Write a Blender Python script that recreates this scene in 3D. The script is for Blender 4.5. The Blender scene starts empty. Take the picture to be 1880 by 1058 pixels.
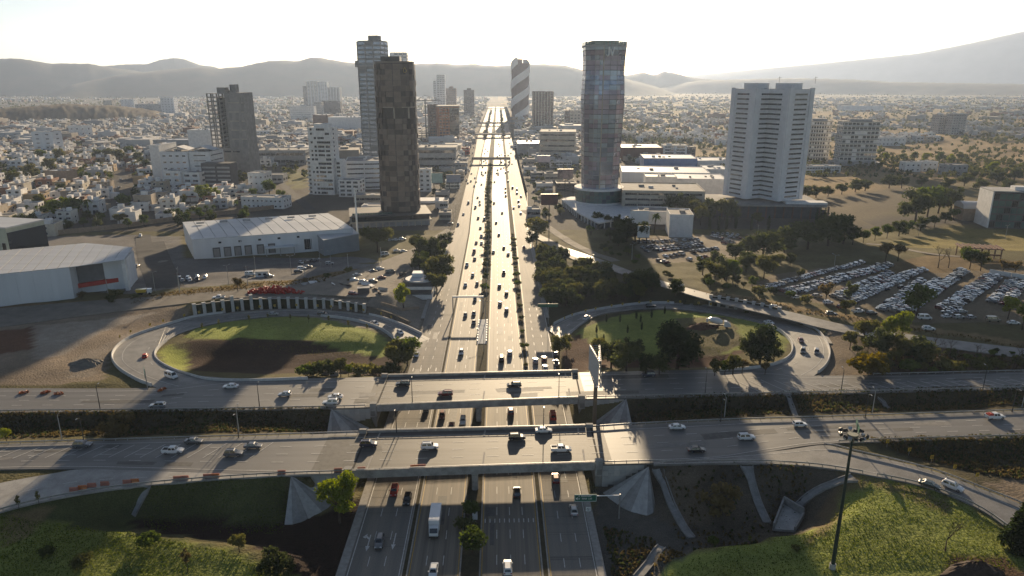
import bpy, bmesh, math, random
import numpy as np
from mathutils import Vector, Matrix
random.seed(11); rng = np.random.default_rng(5)
R = math.radians
SC = bpy.context.scene
COL = SC.collection
# ------------------------------------------------------------------ camera
F = 1280.0; CAMH = 98.0
TH = math.atan(379/F); PS = math.atan(26*math.cos(TH)/F)
FH = np.array([math.sin(PS), math.cos(PS), 0.0]); RT = np.array([math.cos(PS), -math.sin(PS), 0.0])
FW = FH*math.cos(TH) + np.array([0, 0, -math.sin(TH)]); UP = FH*math.sin(TH) + np.array([0, 0, math.cos(TH)])
cam = bpy.data.cameras.new('camera'); camo = bpy.data.objects.new('camera', cam); COL.objects.link(camo)
cam.sensor_width = 36; cam.lens = 36*F/1880; cam.clip_start = 1; cam.clip_end = 60000
camo.location = (0, 0, CAMH); camo.rotation_euler = (math.pi/2 - TH, 0, -PS)
SC.camera = camo
# ------------------------------------------------------------------ sky, sun, exposure
SUN_EL = R(13.2)
sd = FH + RT*(64/(F*math.cos(TH))); SUN_AZ = math.atan2(sd[0], sd[1])
w = bpy.data.worlds.new('World'); SC.world = w; w.use_nodes = True
nt = w.node_tree; bg = nt.nodes['Background']
sky = nt.nodes.new('ShaderNodeTexSky'); sky.sky_type = 'NISHITA'; sky.sun_disc = False
sky.sun_elevation = SUN_EL; sky.sun_rotation = SUN_AZ; sky.altitude = 100; sky.air_density = 0.66; sky.dust_density = 0.4; sky.ozone_density = 0.0
nt.links.new(sky.outputs[0], bg.inputs[0]); bg.inputs[1].default_value = 0.052
sun = bpy.data.lights.new('sun', 'SUN'); suno = bpy.data.objects.new('sun', sun); COL.objects.link(suno)
sun.energy = 5.0; sun.angle = R(0.6); sun.color = (1.0, 0.78, 0.51)
suno.rotation_euler = (math.pi/2 - SUN_EL, 0, math.pi - SUN_AZ)
SC.view_settings.view_transform = 'Standard'; SC.view_settings.look = 'None'
SC.view_settings.exposure = 0.98; SC.view_settings.gamma = 1.0; SC.view_settings.use_curve_mapping = False
HAZE = 0.55e-4; HAZE_COL = (0.58, 0.72, 1.0); HAZE_G = 0.45
SC.cycles.use_denoising = True
SC.cycles.max_bounces = 6; SC.cycles.diffuse_bounces = 2; SC.cycles.glossy_bounces = 3; SC.cycles.transmission_bounces = 3
SC.cycles.volume_bounces = 1; SC.cycles.transparent_max_bounces = 6; SC.cycles.sample_clamp_indirect = 6

# ------------------------------------------------------------------ pixel -> place
def G(px, py, z=0.0):
    d = FW + RT*(px-940)/F + UP*(529-py)/F
    t = (z-CAMH)/d[2]
    return np.array([d[0]*t, d[1]*t, z])
def hgt(x, y, py):
    k = (529-py)/F
    a = np.array([x, y, -CAMH])
    return (k*a.dot(FW) - a.dot(UP))/(UP[2]-k*FW[2])
def pxm(p):
    return F/(np.array([p[0], p[1], p[2]-CAMH]).dot(FW))
def proj(p):
    a = np.array([p[0], p[1], p[2]-CAMH]); d = a.dot(FW)
    return 940+F*a.dot(RT)/d, 529-F*a.dot(UP)/d
# ------------------------------------------------------------------ materials
MATS = {}
def M(name, col=(.5, .5, .5), rough=.75, var=.15, scale=.4, spec=.35, metal=0.0, col2=None, stretch=None, bump=0.0, coat=0.0, fine=0.0, trans=0.0, emit=0.0):
    if name in MATS: return MATS[name]
    m = bpy.data.materials.new(name); m.use_nodes = True; t = m.node_tree; n = t.nodes; L = t.links
    p = n['Principled BSDF']; p.inputs['Roughness'].default_value = rough; p.inputs['Specular IOR Level'].default_value = spec
    p.inputs['Metallic'].default_value = metal
    if coat: p.inputs['Coat Weight'].default_value = coat; p.inputs['Coat Roughness'].default_value = .08
    geo = n.new('ShaderNodeNewGeometry'); src = geo.outputs['Position']
    if stretch:
        mp = n.new('ShaderNodeMapping'); mp.inputs['Scale'].default_value = stretch; L.new(src, mp.inputs[0]); src = mp.outputs[0]
    nz = n.new('ShaderNodeTexNoise'); nz.inputs['Scale'].default_value = scale; nz.inputs['Detail'].default_value = 6; nz.inputs['Roughness'].default_value = .62
    L.new(src, nz.inputs['Vector'])
    cr = n.new('ShaderNodeValToRGB')
    c = np.array(col); d = np.array(col2) if col2 is not None else c*(1-var)
    e = c*(1+var*.6) if col2 is None else c
    cr.color_ramp.elements[0].position = .34; cr.color_ramp.elements[1].position = .66
    cr.color_ramp.elements[0].color = (*d, 1); cr.color_ramp.elements[1].color = (*np.clip(e, 0, 1), 1)
    L.new(nz.outputs[0], cr.inputs[0]); out = cr.outputs[0]
    if fine:
        n2 = n.new('ShaderNodeTexNoise'); n2.inputs['Scale'].default_value = scale*9+1.2; n2.inputs['Detail'].default_value = 3
        L.new(geo.outputs['Position'], n2.inputs['Vector'])
        mr = n.new('ShaderNodeMapRange'); mr.inputs[1].default_value = .3; mr.inputs[2].default_value = .7; mr.inputs[3].default_value = 1-fine; mr.inputs[4].default_value = 1+fine
        L.new(n2.outputs[0], mr.inputs[0])
        mx = n.new('ShaderNodeVectorMath'); mx.operation = 'SCALE'; L.new(out, mx.inputs[0]); L.new(mr.outputs[0], mx.inputs['Scale']); out = mx.outputs[0]
    L.new(out, p.inputs['Base Color'])
    if bump:
        b = n.new('ShaderNodeBump'); b.inputs['Strength'].default_value = bump; b.inputs['Distance'].default_value = .3
        L.new(nz.outputs[0], b.inputs['Height']); L.new(b.outputs[0], p.inputs['Normal'])
    if emit: p.inputs['Emission Color'].default_value = (*col, 1); p.inputs['Emission Strength'].default_value = emit
    MATS[name] = m; return m
def leafmat(name, col, col2):
    col = tuple(c*1.15 for c in col); col2 = tuple(c*1.15 for c in col2)
    if name in MATS: return MATS[name]
    m = bpy.data.materials.new(name); m.use_nodes = True; t = m.node_tree; n = t.nodes; L = t.links
    n.remove(n['Principled BSDF']); out = n['Material Output']
    geo = n.new('ShaderNodeNewGeometry'); nz = n.new('ShaderNodeTexNoise'); nz.inputs['Scale'].default_value = .55; nz.inputs['Detail'].default_value = 4
    L.new(geo.outputs['Position'], nz.inputs['Vector'])
    oi = n.new('ShaderNodeObjectInfo'); ad = n.new('ShaderNodeMath'); ad.operation = 'MULTIPLY_ADD'; ad.inputs[1].default_value = .5; 
    L.new(oi.outputs['Random'], ad.inputs[0]); 
    mr = n.new('ShaderNodeMath'); mr.operation = 'SUBTRACT'; L.new(nz.outputs[0], mr.inputs[0]); mr.inputs[1].default_value = .22; L.new(mr.outputs[0], ad.inputs[2])
    cr = n.new('ShaderNodeValToRGB'); cr.color_ramp.elements[0].position = .15; cr.color_ramp.elements[1].position = .85
    cr.color_ramp.elements[0].color = (*col2, 1); cr.color_ramp.elements[1].color = (*col, 1); L.new(ad.outputs[0], cr.inputs[0])
    df = n.new('ShaderNodeBsdfDiffuse'); tr = n.new('ShaderNodeBsdfTranslucent'); mx = n.new('ShaderNodeMixShader'); mx.inputs[0].default_value = .42
    L.new(cr.outputs[0], df.inputs[0]); 
    hs = n.new('ShaderNodeHueSaturation'); hs.inputs['Value'].default_value = 1.25; hs.inputs['Saturation'].default_value = 1.15; L.new(cr.outputs[0], hs.inputs['Color']); L.new(hs.outputs[0], tr.inputs[0])
    L.new(df.outputs[0], mx.inputs[1]); L.new(tr.outputs[0], mx.inputs[2]); L.new(mx.outputs[0], out.inputs['Surface'])
    MATS[name] = m; return m
def glassmat(name, col, rough=.06, metal=.0, var=.3):
    return M(name, col, rough=rough, var=var, scale=.08, spec=.9, metal=metal)
# ------------------------------------------------------------------ mesh collector
class MB:
    def __init__(s): s.v = []; s.f = []; s.m = []
    def add(s, vs, fs, m=0):
        o = len(s.v); s.v += [tuple(map(float, p)) for p in vs]; s.f += [tuple(i+o for i in f) for f in fs]; s.m += [m]*len(fs); return s
    def box(s, x0, x1, y0, y1, z0, z1, m=0):
        return s.add([(x0,y0,z0),(x1,y0,z0),(x1,y1,z0),(x0,y1,z0),(x0,y0,z1),(x1,y0,z1),(x1,y1,z1),(x0,y1,z1)],
                     [(3,2,1,0),(4,5,6,7),(0,1,5,4),(1,2,6,5),(2,3,7,6),(3,0,4,7)], m)
    def cbox(s, c, u, hw, hd, z0, z1, m=0):   # centre, direction of its long side, half width, half depth
        u = np.array(u[:2])/np.hypot(*u[:2]); n = np.array([-u[1], u[0]]); c = np.array(c[:2])
        q = [c-u*hw-n*hd, c+u*hw-n*hd, c+u*hw+n*hd, c-u*hw+n*hd]
        return s.prism(q, z0, z1, m)
    def prism(s, poly, z0, z1, m=0, mt=None):
        n = len(poly); a = sum(poly[i][0]*poly[(i+1)%n][1]-poly[(i+1)%n][0]*poly[i][1] for i in range(n))
        if a < 0: poly = list(poly)[::-1]
        Z0 = z0 if hasattr(z0, '__len__') else [z0]*n; Z1 = z1 if hasattr(z1, '__len__') else [z1]*n
        if a < 0 and hasattr(z0, '__len__'): Z0 = list(Z0)[::-1]
        if a < 0 and hasattr(z1, '__len__'): Z1 = list(Z1)[::-1]
        vs = [(p[0], p[1], z) for p, z in zip(poly, Z0)] + [(p[0], p[1], z) for p, z in zip(poly, Z1)]
        s.add(vs, [(i, (i+1)%n, n+(i+1)%n, n+i) for i in range(n)] + [tuple(range(n))[::-1]], m)
        s.add(vs[n:], [tuple(range(n))], m if mt is None else mt); return s
    def tube(s, a, b, r, r2=None, n=6, m=0, cap=True):
        a = Vector(a); b = Vector(b); d = b-a
        if d.length < 1e-6: return s
        q = d.to_track_quat('Z', 'Y'); r2 = r if r2 is None else r2; vs = []
        for c, rr in ((a, r), (b, r2)):
            for i in range(n):
                t = 2*math.pi*i/n; vs.append(c + q @ Vector((rr*math.cos(t), rr*math.sin(t), 0)))
        fs = [(i, (i+1)%n, n+(i+1)%n, n+i) for i in range(n)]
        if cap: fs += [tuple(range(n))[::-1], tuple(range(n, 2*n))]
        return s.add(vs, fs, m)
    def strip(s, A, B, m=0):
        n = len(A); return s.add(list(A)+list(B), [(i, i+1, n+i+1, n+i) for i in range(n-1)], m)
    def loft(s, rings, m=0, cap=True):
        k = len(rings[0]); vs = [p for r in rings for p in r]; fs = []
        for j in range(len(rings)-1):
            fs += [(j*k+i, j*k+(i+1)%k, (j+1)*k+(i+1)%k, (j+1)*k+i) for i in range(k)]
        if cap: fs += [tuple(range(k))[::-1], tuple(range((len(rings)-1)*k, len(rings)*k))]
        return s.add(vs, fs, m)
    def mesh(s, name, mats):
        me = bpy.data.meshes.new(name); me.from_pydata(s.v, [], s.f)
        mats = mats if isinstance(mats, (list, tuple)) else [mats]
        for x in mats: me.materials.append(x)
        if len(mats) > 1: me.polygons.foreach_set('material_index', s.m)
        me.update(); return me
    def obj(s, name, mats, parent=None, **kw):
        return put(name, s.mesh(name, mats), parent, **kw)
def put(name, me, parent=None, loc=None, rot=None, scale=None, kind=None):
    o = bpy.data.objects.new(name, me); COL.objects.link(o)
    if parent is not None: o.parent = parent
    if loc is not None: o.location = loc
    if rot is not None: o.rotation_euler = rot if hasattr(rot, '__len__') else (0, 0, rot)
    if scale is not None: o.scale = scale if hasattr(scale, '__len__') else (scale,)*3
    if kind: o['kind'] = kind
    return o
def tag(o, label, cat, group=None):
    o['label'] = label; o['category'] = cat
    if group: o['group'] = group
    return o
def thing(name, label, cat, loc=(0,0,0), rz=0, group=None):
    return tag(put(name, None, loc=loc, rot=rz), label, cat, group)
def struct(name, mb, mats): 
    return mb.obj(name, mats, kind='structure')
KIDS = {}
def copy_tree(src, label=None, group=None, kids=None):
    def rec(o, par):
        c = o.copy(); COL.objects.link(c)
        if par is not None: c.parent = par
        for ch in (kids[o.name] if kids and o.name in kids else []): rec(ch, c)
        return c
    r = rec(src, None)
    if label: r['label'] = label
    if group: r['group'] = group
    return r
def kid_map(root):
    k = {}
    def rec(o):
        k[o.name] = list(o.children)
        for c in o.children: rec(c)
    rec(root); return k
def setmat(o, slot, mat):
    o.material_slots[slot].link = 'OBJECT'; o.material_slots[slot].material = mat
def lerp(a, b, t): return a+(b-a)*t
def resample(pts, step):
    P = np.array(pts, float); d = np.r_[0, np.cumsum(np.linalg.norm(np.diff(P, axis=0), axis=1))]
    n = max(2, int(round(d[-1]/step))+1); s = np.linspace(0, d[-1], n)
    return np.stack([np.interp(s, d, P[:, i]) for i in range(P.shape[1])], 1)
def smooth(pts, n=8):
    P = [np.array(p, float) for p in pts]; P = [2*P[0]-P[1]]+P+[2*P[-1]-P[-2]]; out = []
    for i in range(1, len(P)-2):
        a, b, c, d = P[i-1:i+3]
        for j in range(n):
            t = j/n; out.append(.5*((2*b)+(c-a)*t+(2*a-5*b+4*c-d)*t*t+(3*b-a-3*c+d)*t**3))
    out.append(P[-2]); return np.array(out)
def pip(X, Y, poly):
    ins = np.zeros(X.shape, bool); n = len(poly); j = n-1
    for i in range(n):
        xi, yi = poly[i][0], poly[i][1]; xj, yj = poly[j][0], poly[j][1]
        if yi != yj:
            c = ((yi > Y) != (yj > Y)) & (X < (xj-xi)*(Y-yi)/(yj-yi)+xi); ins ^= c
        j = i
    return ins
def ordinal(i):
    return {1:'first',2:'second',3:'third',4:'fourth',5:'fifth',6:'sixth',7:'seventh',8:'eighth',9:'ninth',10:'tenth'}.get(i, f"{i}{'th' if 10<i%100<14 else {1:'st',2:'nd',3:'rd'}.get(i%10,'th')}")
# ================================================================== road outlines (world)
ZD = 6.5
def line(pts, z=None, step=3.0, sm=True):
    P = [G(p[0], p[1], (z if z is not None else p[2])) for p in pts]
    return resample(smooth(P, 8) if sm else P, step)
near_far = line([(-120,819),(0,815),(300,806),(560,798),(660,795),(870,790),(1075,785),(1160,780),(1340,772),(1600,764),(1880,754),(2050,748)], ZD)
near_near = line([(-120,866),(0,862),(160,861),(400,868),(530,871),(655,868),(870,860),(1090,853),(1300,846),(1420,828),(1515,815),(1700,808),(1880,803),(2050,799)], ZD)
far_far = line([(-120,714),(0,713),(290,712),(420,698),(640,693.5),(850,689),(1042,684.5),(1300,679),(1420,682),(1500,690),(1880,682),(2050,678)], ZD)
far_near = line([(-120,762),(0,758),(300,755),(600,750),(695,747),(870,740),(1060,733),(1150,730.5),(1500,723),(1880,714),(2050,710)], ZD)
rampL_a = line([(-120,915),(0,887),(100,869),(160,861.5),(400,866),(655,866)], ZD-.03)
rampL_b = line([(-120,985),(0,940),(120,912),(250,893),(400,880),(530,872.5),(655,868.5)], ZD-.03)
rampR_a = line([(1200,849,6.47),(1420,829,6.47),(1515,817,6.47),(1560,828,6.45),(1650,848,6.3),(1730,870,6.0),(1800,897,5.6),(1860,920,5.2),(1960,965,4.5)])
rampR_b = line([(1200,853,6.47),(1300,851,6.47),(1400,851,6.47),(1500,857,6.45),(1600,873,6.3),(1700,894,6.0),(1790,930,5.5),(1850,970,5.0),(1930,1040,4.2)])
def loop_pair(outer, inner, n=70):
    a = smooth([G(*p) for p in outer], 8); b = smooth([G(*p) for p in inner], 8)
    L = lambda P: np.r_[0, np.cumsum(np.linalg.norm(np.diff(P, axis=0), axis=1))]
    out = []
    for P in (a, b):
        d = L(P); s = np.linspace(0, d[-1], n); out.append(np.stack([np.interp(s, d, P[:, i]) for i in range(3)], 1))
    z = (out[0][:, 2]+out[1][:, 2])/2; out[0][:, 2] = z; out[1][:, 2] = z
    return out
loopL_o, loopL_i = loop_pair(
    [(300,716,6.46),(250,697,6.42),(213,672,6.2),(208,648,5.8),(240,622,5.2),(310,597,4.6),(365,582,4.2),(450,573,3.6),(560,568,2.7),(670,577,1.6),(735,596,.7),(790,622,.05)],
    [(640,694,6.46),(420,700,6.42),(345,688,6.2),(295,666,5.8),(284,648,5.2),(305,626,4.6),(345,606,4.2),(420,589,3.6),(520,580,2.7),(620,584,1.6),(695,603,.7),(742,640,.05)])
loopR_o, loopR_i = loop_pair(
    [(1490,693,6.46),(1516,672,6.3),(1523,645,6.0),(1505,612,5.4),(1470,594,4.9),(1420,580,4.3),(1350,568,3.7),(1270,559,3.0),(1190,557,2.3),(1110,566,1.6),(1050,580,.8),(1003,603,.05)],
    [(1290,683,6.46),(1390,676,6.3),(1440,662,6.0),(1455,643,5.4),(1447,622,4.9),(1420,602,4.3),(1370,587,3.7),(1290,573,3.0),(1220,567,2.3),(1150,571,1.6),(1090,583,.8),(1032,625,.05)])
XL0, XL1, XA0, XA1, XB0, XB1, XR0, XR1 = -32.2, -20.7, -19.3, -8.6, -4.2, 8.6, 10.2, 20.2
BRL, BRR = -36.0, 23.6      # ends of the bridge spans
# access road on the right (z ~7) and on the left
rdR_a = line([(1040,455,1.0),(1100,475,2.5),(1160,498,4.5),(1230,520,6.5),(1330,546,7),(1440,570,7),(1560,598,7),(1700,618,7),(1880,640,7),(2050,660,7)])
rdR_b = line([(1030,462,1.0),(1090,484,2.5),(1150,506,4.5),(1225,529,6.5),(1320,556,7),(1430,582,7),(1540,609,7),(1690,632,7),(1860,655,7),(2050,680,7)])
rdL_a = line([(-120,574,7),(0,566,7),(160,553,7),(330,541,7),(440,531,7),(560,520,7),(640,500,6),(700,480,4.5),(760,455,3),(820,420,1)])
rdL_b = line([(-120,608,7),(0,600,7),(150,580,7),(300,562,7),(420,549,7),(560,540,7),(690,545,6.3),(740,520,4.5),(775,475,3),(835,425,1)])
# ================================================================== terrain heights: relax between fixed places
GX0, GX1, GY0, GY1, GS = -270.0, 270.0, 60.0, 470.0, 2.0
gx = np.arange(GX0, GX1+.1, GS); gy = np.arange(GY0, GY1+.1, GS); GXX, GYY = np.meshgrid(gx, gy)
fixed = np.zeros(GXX.shape, bool); Z = np.full(GXX.shape, 3.0)
def fix(mask, z):
    global Z, fixed
    fixed |= mask; Z = np.where(mask, z, Z)
def fix_line(pts, width=1.5):
    P = resample(np.array(pts, float), 1.0)
    for p in P:
        m = (np.abs(GXX-p[0]) <= width) & (np.abs(GYY-p[1]) <= width)
        fix(m, p[2])
def seg_fix(A, B, dz, grow=1.02, clip=None):
    A = np.array(A); B = np.array(B)
    for i in range(len(A)-1):
        c = (A[i]+A[i+1]+B[i]+B[i+1])/4
        q = [c+(p-c)*1.0 for p in (A[i], A[i+1], B[i+1], B[i])]
        ctr = [(A[i]+B[i])/2]
        u = (A[i]-B[i]); u = u/np.linalg.norm(u)*grow
        v = (A[i+1]-A[i]); v = v/max(np.linalg.norm(v), 1e-6)*.8
        q = [A[i]+u-v, A[i+1]+u+v, B[i+1]-u+v, B[i]-u-v]
        lo = np.min(q, axis=0); hi = np.max(q, axis=0)
        ix0, ix1 = np.searchsorted(gx, [lo[0]-.1, hi[0]+.1]); iy0, iy1 = np.searchsorted(gy, [lo[1]-.1, hi[1]+.1])
        if ix1 <= ix0 or iy1 <= iy0: continue
        sub = pip(GXX[iy0:iy1, ix0:ix1], GYY[iy0:iy1, ix0:ix1], q)
        if clip is not None: sub &= clip[iy0:iy1, ix0:ix1]
        m = np.zeros(GXX.shape, bool); m[iy0:iy1, ix0:ix1] = sub
        fix(m, c[2]+dz)
# far rim, natural ground
fix(GYY >= 455, 0.0)
fix((np.abs(GXX) >= 262) & (GYY > 195) & (GYY < 380), 7.0)
fix((np.abs(GXX) >= 262) & (GYY <= 195), 5.0)
fix(GYY <= 62, 1.5)
# lows
def pl(*p): return [G(*q) for q in p]
offspan = (GXX < BRL-1) | (GXX > BRR+1)
fix_line(pl((-100,786,3.2),(300,780,3.2),(560,776,2.8),(640,776,.5)))
fix_line(pl((1090,762,.5),(1180,757,2.6),(1500,745,3.2),(2000,732,3.4)))
fix_line(pl((235,955,1.2),(340,968,.6),(480,985,.3),(600,1000,.1),(660,960,0.05)), 3)
fix_line(pl((560,940,.4),(640,930,.2)), 3)
fix_line(pl((-60,975,4.8),(30,985,4.6),(210,985,4.0),(330,1000,3.6),(440,1012,3.4),(540,1052,2.6),(560,1100,2)), 2)
fix_line(pl((-60,1060,3.2),(200,1058,3.4),(420,1100,2.6)), 2)
fix_line(pl((350,665,2.6),(430,662,1.0),(520,656,.6),(640,648,.3),(700,640,.1)), 4)
fix_line(pl((500,676,.9),(640,672,.4),(720,676,.1)), 2)
fix_line(pl((430,612,3.6),(550,604,3.2),(640,612,2.4),(690,630,1.2)), 2)
fix_line(pl((340,628,4.7),(430,625,3.6),(560,625,2.6),(660,632,1.2)), 1)
fix_line(pl((1080,660,.3),(1180,665,.8),(1320,668,1.6)), 3)
fix_line(pl((1150,600,2.2),(1250,590,3.3),(1350,605,4.0),(1410,630,4.6)), 3)
fix_line(pl((1130,630,1.2),(1260,630,2.4),(1370,640,3.6)), 2)
fix_line(pl((1110,930,.3),(1180,965,.2),(1260,1000,.3),(1330,992,.6),(1420,975,.6),(1445,955,.8)), 3)
fix_line(pl((1150,1000,.1),(1170,1058,0.0)), 4)
fix_line(pl((1230,1030,1.6),(1350,1010,3.0),(1500,985,4.2),(1600,940,5.2),(1720,985,5.4),(1880,1050,5.0)), 2)
fix_line(pl((1250,1060,1.8),(1500,1058,3.8),(1700,1058,4.6)), 2)
fix_line(pl((1525,880,5.0),(1545,925,3.6),(1510,965,2.0)), 1)
fix_line(pl((1640,845,5.6),(1700,835,4.2),(1880,850,4.0),(2000,860,4)), 3)
fix(pip(GXX, GYY, [G(*p, .3)[:2] for p in ((1410,980),(1432,915),(1485,940),(1466,982))]), .2)
# upper ground behind the two loop walls
WL = [(360,583,4.2),(420,573,3.9),(470,568,3.5),(530,566,3.0),(600,567,2.3),(668,575,1.6)]
WR = [(1303,562,3.3),(1345,567,3.7),(1390,574,4.1),(1428,581,4.5)]
WALLH_L = [5.0,4.7,4.3,4.0,3.7,3.3]; WALLH_R = [4.3,4.0,3.6,3.2]
def outward(P, d):
    P = np.array(P); T = np.gradient(P, axis=0); N = np.stack([-T[:, 1], T[:, 0], 0*T[:, 0]], 1)
    N /= np.linalg.norm(N, axis=1)[:, None]
    return P+N*d
wl = np.array([G(*p) for p in WL]); wr = np.array([G(*p) for p in WR])
wlt = outward(wl, 6.2); wlt[:, 2] = wl[:, 2]+np.array(WALLH_L)-.25
wrt = outward(wr, 6.2); wrt[:, 2] = wr[:, 2]+np.array(WALLH_R)-.25
# roads
def match(A, B, n=110):
    out = []
    for P in (A, B):
        d = np.r_[0, np.cumsum(np.linalg.norm(np.diff(P, axis=0), axis=1))]; s = np.linspace(0, d[-1], n)
        out.append(np.stack([np.interp(s, d, P[:, i]) for i in range(3)], 1))
    return out
def byx(A, B, n=120):
    xs = np.linspace(max(A[:, 0].min(), B[:, 0].min()), min(A[:, 0].max(), B[:, 0].max()), n); out = []
    for P in (A, B):
        o = np.argsort(P[:, 0]); out.append(np.stack([xs, np.interp(xs, P[o, 0], P[o, 1]), np.interp(xs, P[o, 0], P[o, 2])], 1))
    return out
rdR_a, rdR_b = match(rdR_a, rdR_b); rdL_a, rdL_b = match(rdL_a, rdL_b)
seg_fix(rdR_a, rdR_b, -.3); seg_fix(rdL_a, rdL_b, -.3)
fix_line(wlt, 1.4); fix_line(wrt, 1.4)
for q_ in (wl, wr): fix_line(outward(q_, 1.6)-[0,0,.3], 1.6)
seg_fix(loopL_o, loopL_i, -.35); seg_fix(loopR_o, loopR_i, -.35)
near_far, near_near = byx(near_far, near_near); far_far, far_near = byx(far_far, far_near)
rampL_a, rampL_b = match(rampL_a, rampL_b, 60); rampR_a, rampR_b = match(rampR_a, rampR_b, 60)
seg_fix(near_far, near_near, -.35, 1.6, offspan); seg_fix(far_far, far_near, -.35, 1.6, offspan)
seg_fix(rampL_a, rampL_b, -.38, 1.4, offspan); seg_fix(rampR_a, rampR_b, -.38, 1.4, offspan)
AP = dict(nl=G(534,876,6.25), nr=G(1191,858,6.25), fl=G(608,751,6.25), fr=G(1150,733,6.25))
CONE = dict(
 nl=[(522,962,.4),(540,961,.3),(560,956,.2),(580,946,.2),(600,934,.15),(618,918,.1),(640,906,.05)],
 nr=[(1203,922,.6),(1201,938,.35),(1190,946,.2),(1165,942,.2),(1140,931,.15),(1122,918,.1),(1108,906,.05)],
 fl=[(596,802,2.2),(612,806,1.2),(630,808,.7),(650,806,.4),(668,797,.2),(678,786,.1)],
 fr=[(1166,790,2.2),(1150,793,1.2),(1130,793,.7),(1110,789,.4),(1098,782,.2),(1090,776,.1)])
CONEW = {k: np.array([G(*p) for p in v]) for k, v in CONE.items()}
for k, v in CONEW.items():
    q = [AP[k]]+list(v)+[np.array([BRL if k[1] == 'l' else BRR, v[-1][1], 0]), np.array([BRL if k[1] == 'l' else BRR, AP[k][1]+.6, 0])]
    m = pip(GXX, GYY, q); fix(m, 0.05)
for a, b, y0, y1 in ((AP['nl'][0], BRL, 149, 186), (BRR, AP['nr'][0], 149, 190), (AP['fl'][0], BRL, 172, 186.4), (BRR, AP['fr'][0], 174, 190.3)):
    lim = np.interp(GXX, near_far[:, 0], near_far[:, 1]); yn = np.interp(GXX, near_near[:, 0], near_near[:, 1]); fn_ = np.interp(GXX, far_near[:, 0], far_near[:, 1])
    if y0 == 149: fix((GXX > a) & (GXX < b) & (GYY > yn-.5) & (GYY < lim+2.2), .05)
    else: fix((GXX > a+6) & (GXX < b-0) & (GYY > lim) & (GYY < fn_), .05)
fix((GXX > BRL-.5) & (GXX < BRR+.3), -.3)
def relax(Z, fixed, it):
    Z = Z.copy(); free = ~fixed
    for k in range(it):
        P = np.pad(Z, 1, mode='edge')
        A = (P[:-2, 1:-1]+P[2:, 1:-1]+P[1:-1, :-2]+P[1:-1, 2:])*.25
        Z = np.where(free, Z+1.0*(A-Z), Z)
    return Z
# coarse start
c = 4; h, w_ = Z.shape; hp, wp = -(-h//c)*c, -(-w_//c)*c
Zp = np.pad(np.where(fixed, Z, 0), ((0, hp-h), (0, wp-w_))).reshape(hp//c, c, wp//c, c).sum((1, 3)); Np = np.pad(fixed*1., ((0, hp-h), (0, wp-w_))).reshape(hp//c, c, wp//c, c).sum((1, 3))
zc = relax(np.where(Np > 0, Zp/np.maximum(Np, 1), 3.0), Np > 0, 900)
up = np.repeat(np.repeat(zc, c, 0), c, 1)[:h, :w_]
Z = relax(np.where(fixed, Z, up), fixed, 400)
# roughness of the open ground
def vnoise(X, Y, s, seed):
    r = np.random.default_rng(seed); N = 64; g = r.random((N, N))
    x = X/s; y = Y/s; xi = np.floor(x).astype(int); yi = np.floor(y).astype(int); fx = x-xi; fy = y-yi
    fx = fx*fx*(3-2*fx); fy = fy*fy*(3-2*fy)
    a = g[yi % N, xi % N]; b = g[yi % N, (xi+1) % N]; c_ = g[(yi+1) % N, xi % N]; d = g[(yi+1) % N, (xi+1) % N]
    return (a*(1-fx)+b*fx)*(1-fy)+(c_*(1-fx)+d*fx)*fy
soft = (~fixed)
Z = Z+soft*((vnoise(GXX, GYY, 7, 1)-.5)*.55+(vnoise(GXX, GYY, 17, 2)-.5)*.8)*np.clip((GYY-60)/40, 0, 1)
def zt(x, y):
    u = np.clip((np.asarray(x, float)-GX0)/GS, 0, len(gx)-1.001); v = np.clip((np.asarray(y, float)-GY0)/GS, 0, len(gy)-1.001)
    i = u.astype(int); j = v.astype(int); fx = u-i; fy = v-j
    z = (Z[j, i]*(1-fx)+Z[j, i+1]*fx)*(1-fy)+(Z[j+1, i]*(1-fx)+Z[j+1, i+1]*fx)*fy
    ex = np.maximum(np.abs(np.asarray(x, float))-270, 0)
    return z*np.clip(1-ex/260, 0, 1)
def GT(px, py):
    z = 3.0
    for k in range(14):
        p = G(px, py, z); z = .5*z+.5*float(zt(p[0], p[1]))
    return np.array([p[0], p[1], z])
# ================================================================== ground sheet with colour zones
xs = np.unique(np.r_[gx, -np.geomspace(272, 10400, 46), np.geomspace(272, 10400, 46)])
ys = np.unique(np.r_[-250, -120, 0, 30, 50, gy, np.geomspace(473, 13000, 92)])
XX, YY = np.meshgrid(xs, ys); ZZ = zt(XX, YY)
ZZ = ZZ + np.where((np.abs(XX) > 300) & (YY > 500), 0, 0)
C = np.zeros(XX.shape+(3,))
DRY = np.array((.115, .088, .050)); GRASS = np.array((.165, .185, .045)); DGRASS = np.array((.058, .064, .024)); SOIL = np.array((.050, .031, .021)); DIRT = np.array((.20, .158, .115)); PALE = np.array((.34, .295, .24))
SCRUB = np.array((.105, .092, .042)); TAN = np.array((.235, .168, .085)); CITY = np.array((.088, .078, .064)); PAVE = np.array((.17, .16, .15)); RED = np.array((.12, .062, .038)); FIELD = np.array((.09, .085, .035))
C[:] = SCRUB
farm = vnoise(XX, YY, 160, 7); farm2 = vnoise(XX, YY, 60, 9)
dist = YY
def zone(poly, col, z=0.0, amt=1.0, mask=None):
    q = [G(p[0], p[1], z)[:2] for p in poly]; m = pip(XX, YY, q)
    if mask is not None: m &= mask
    C[m] = C[m]*(1-amt)+np.array(col)*amt
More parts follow.
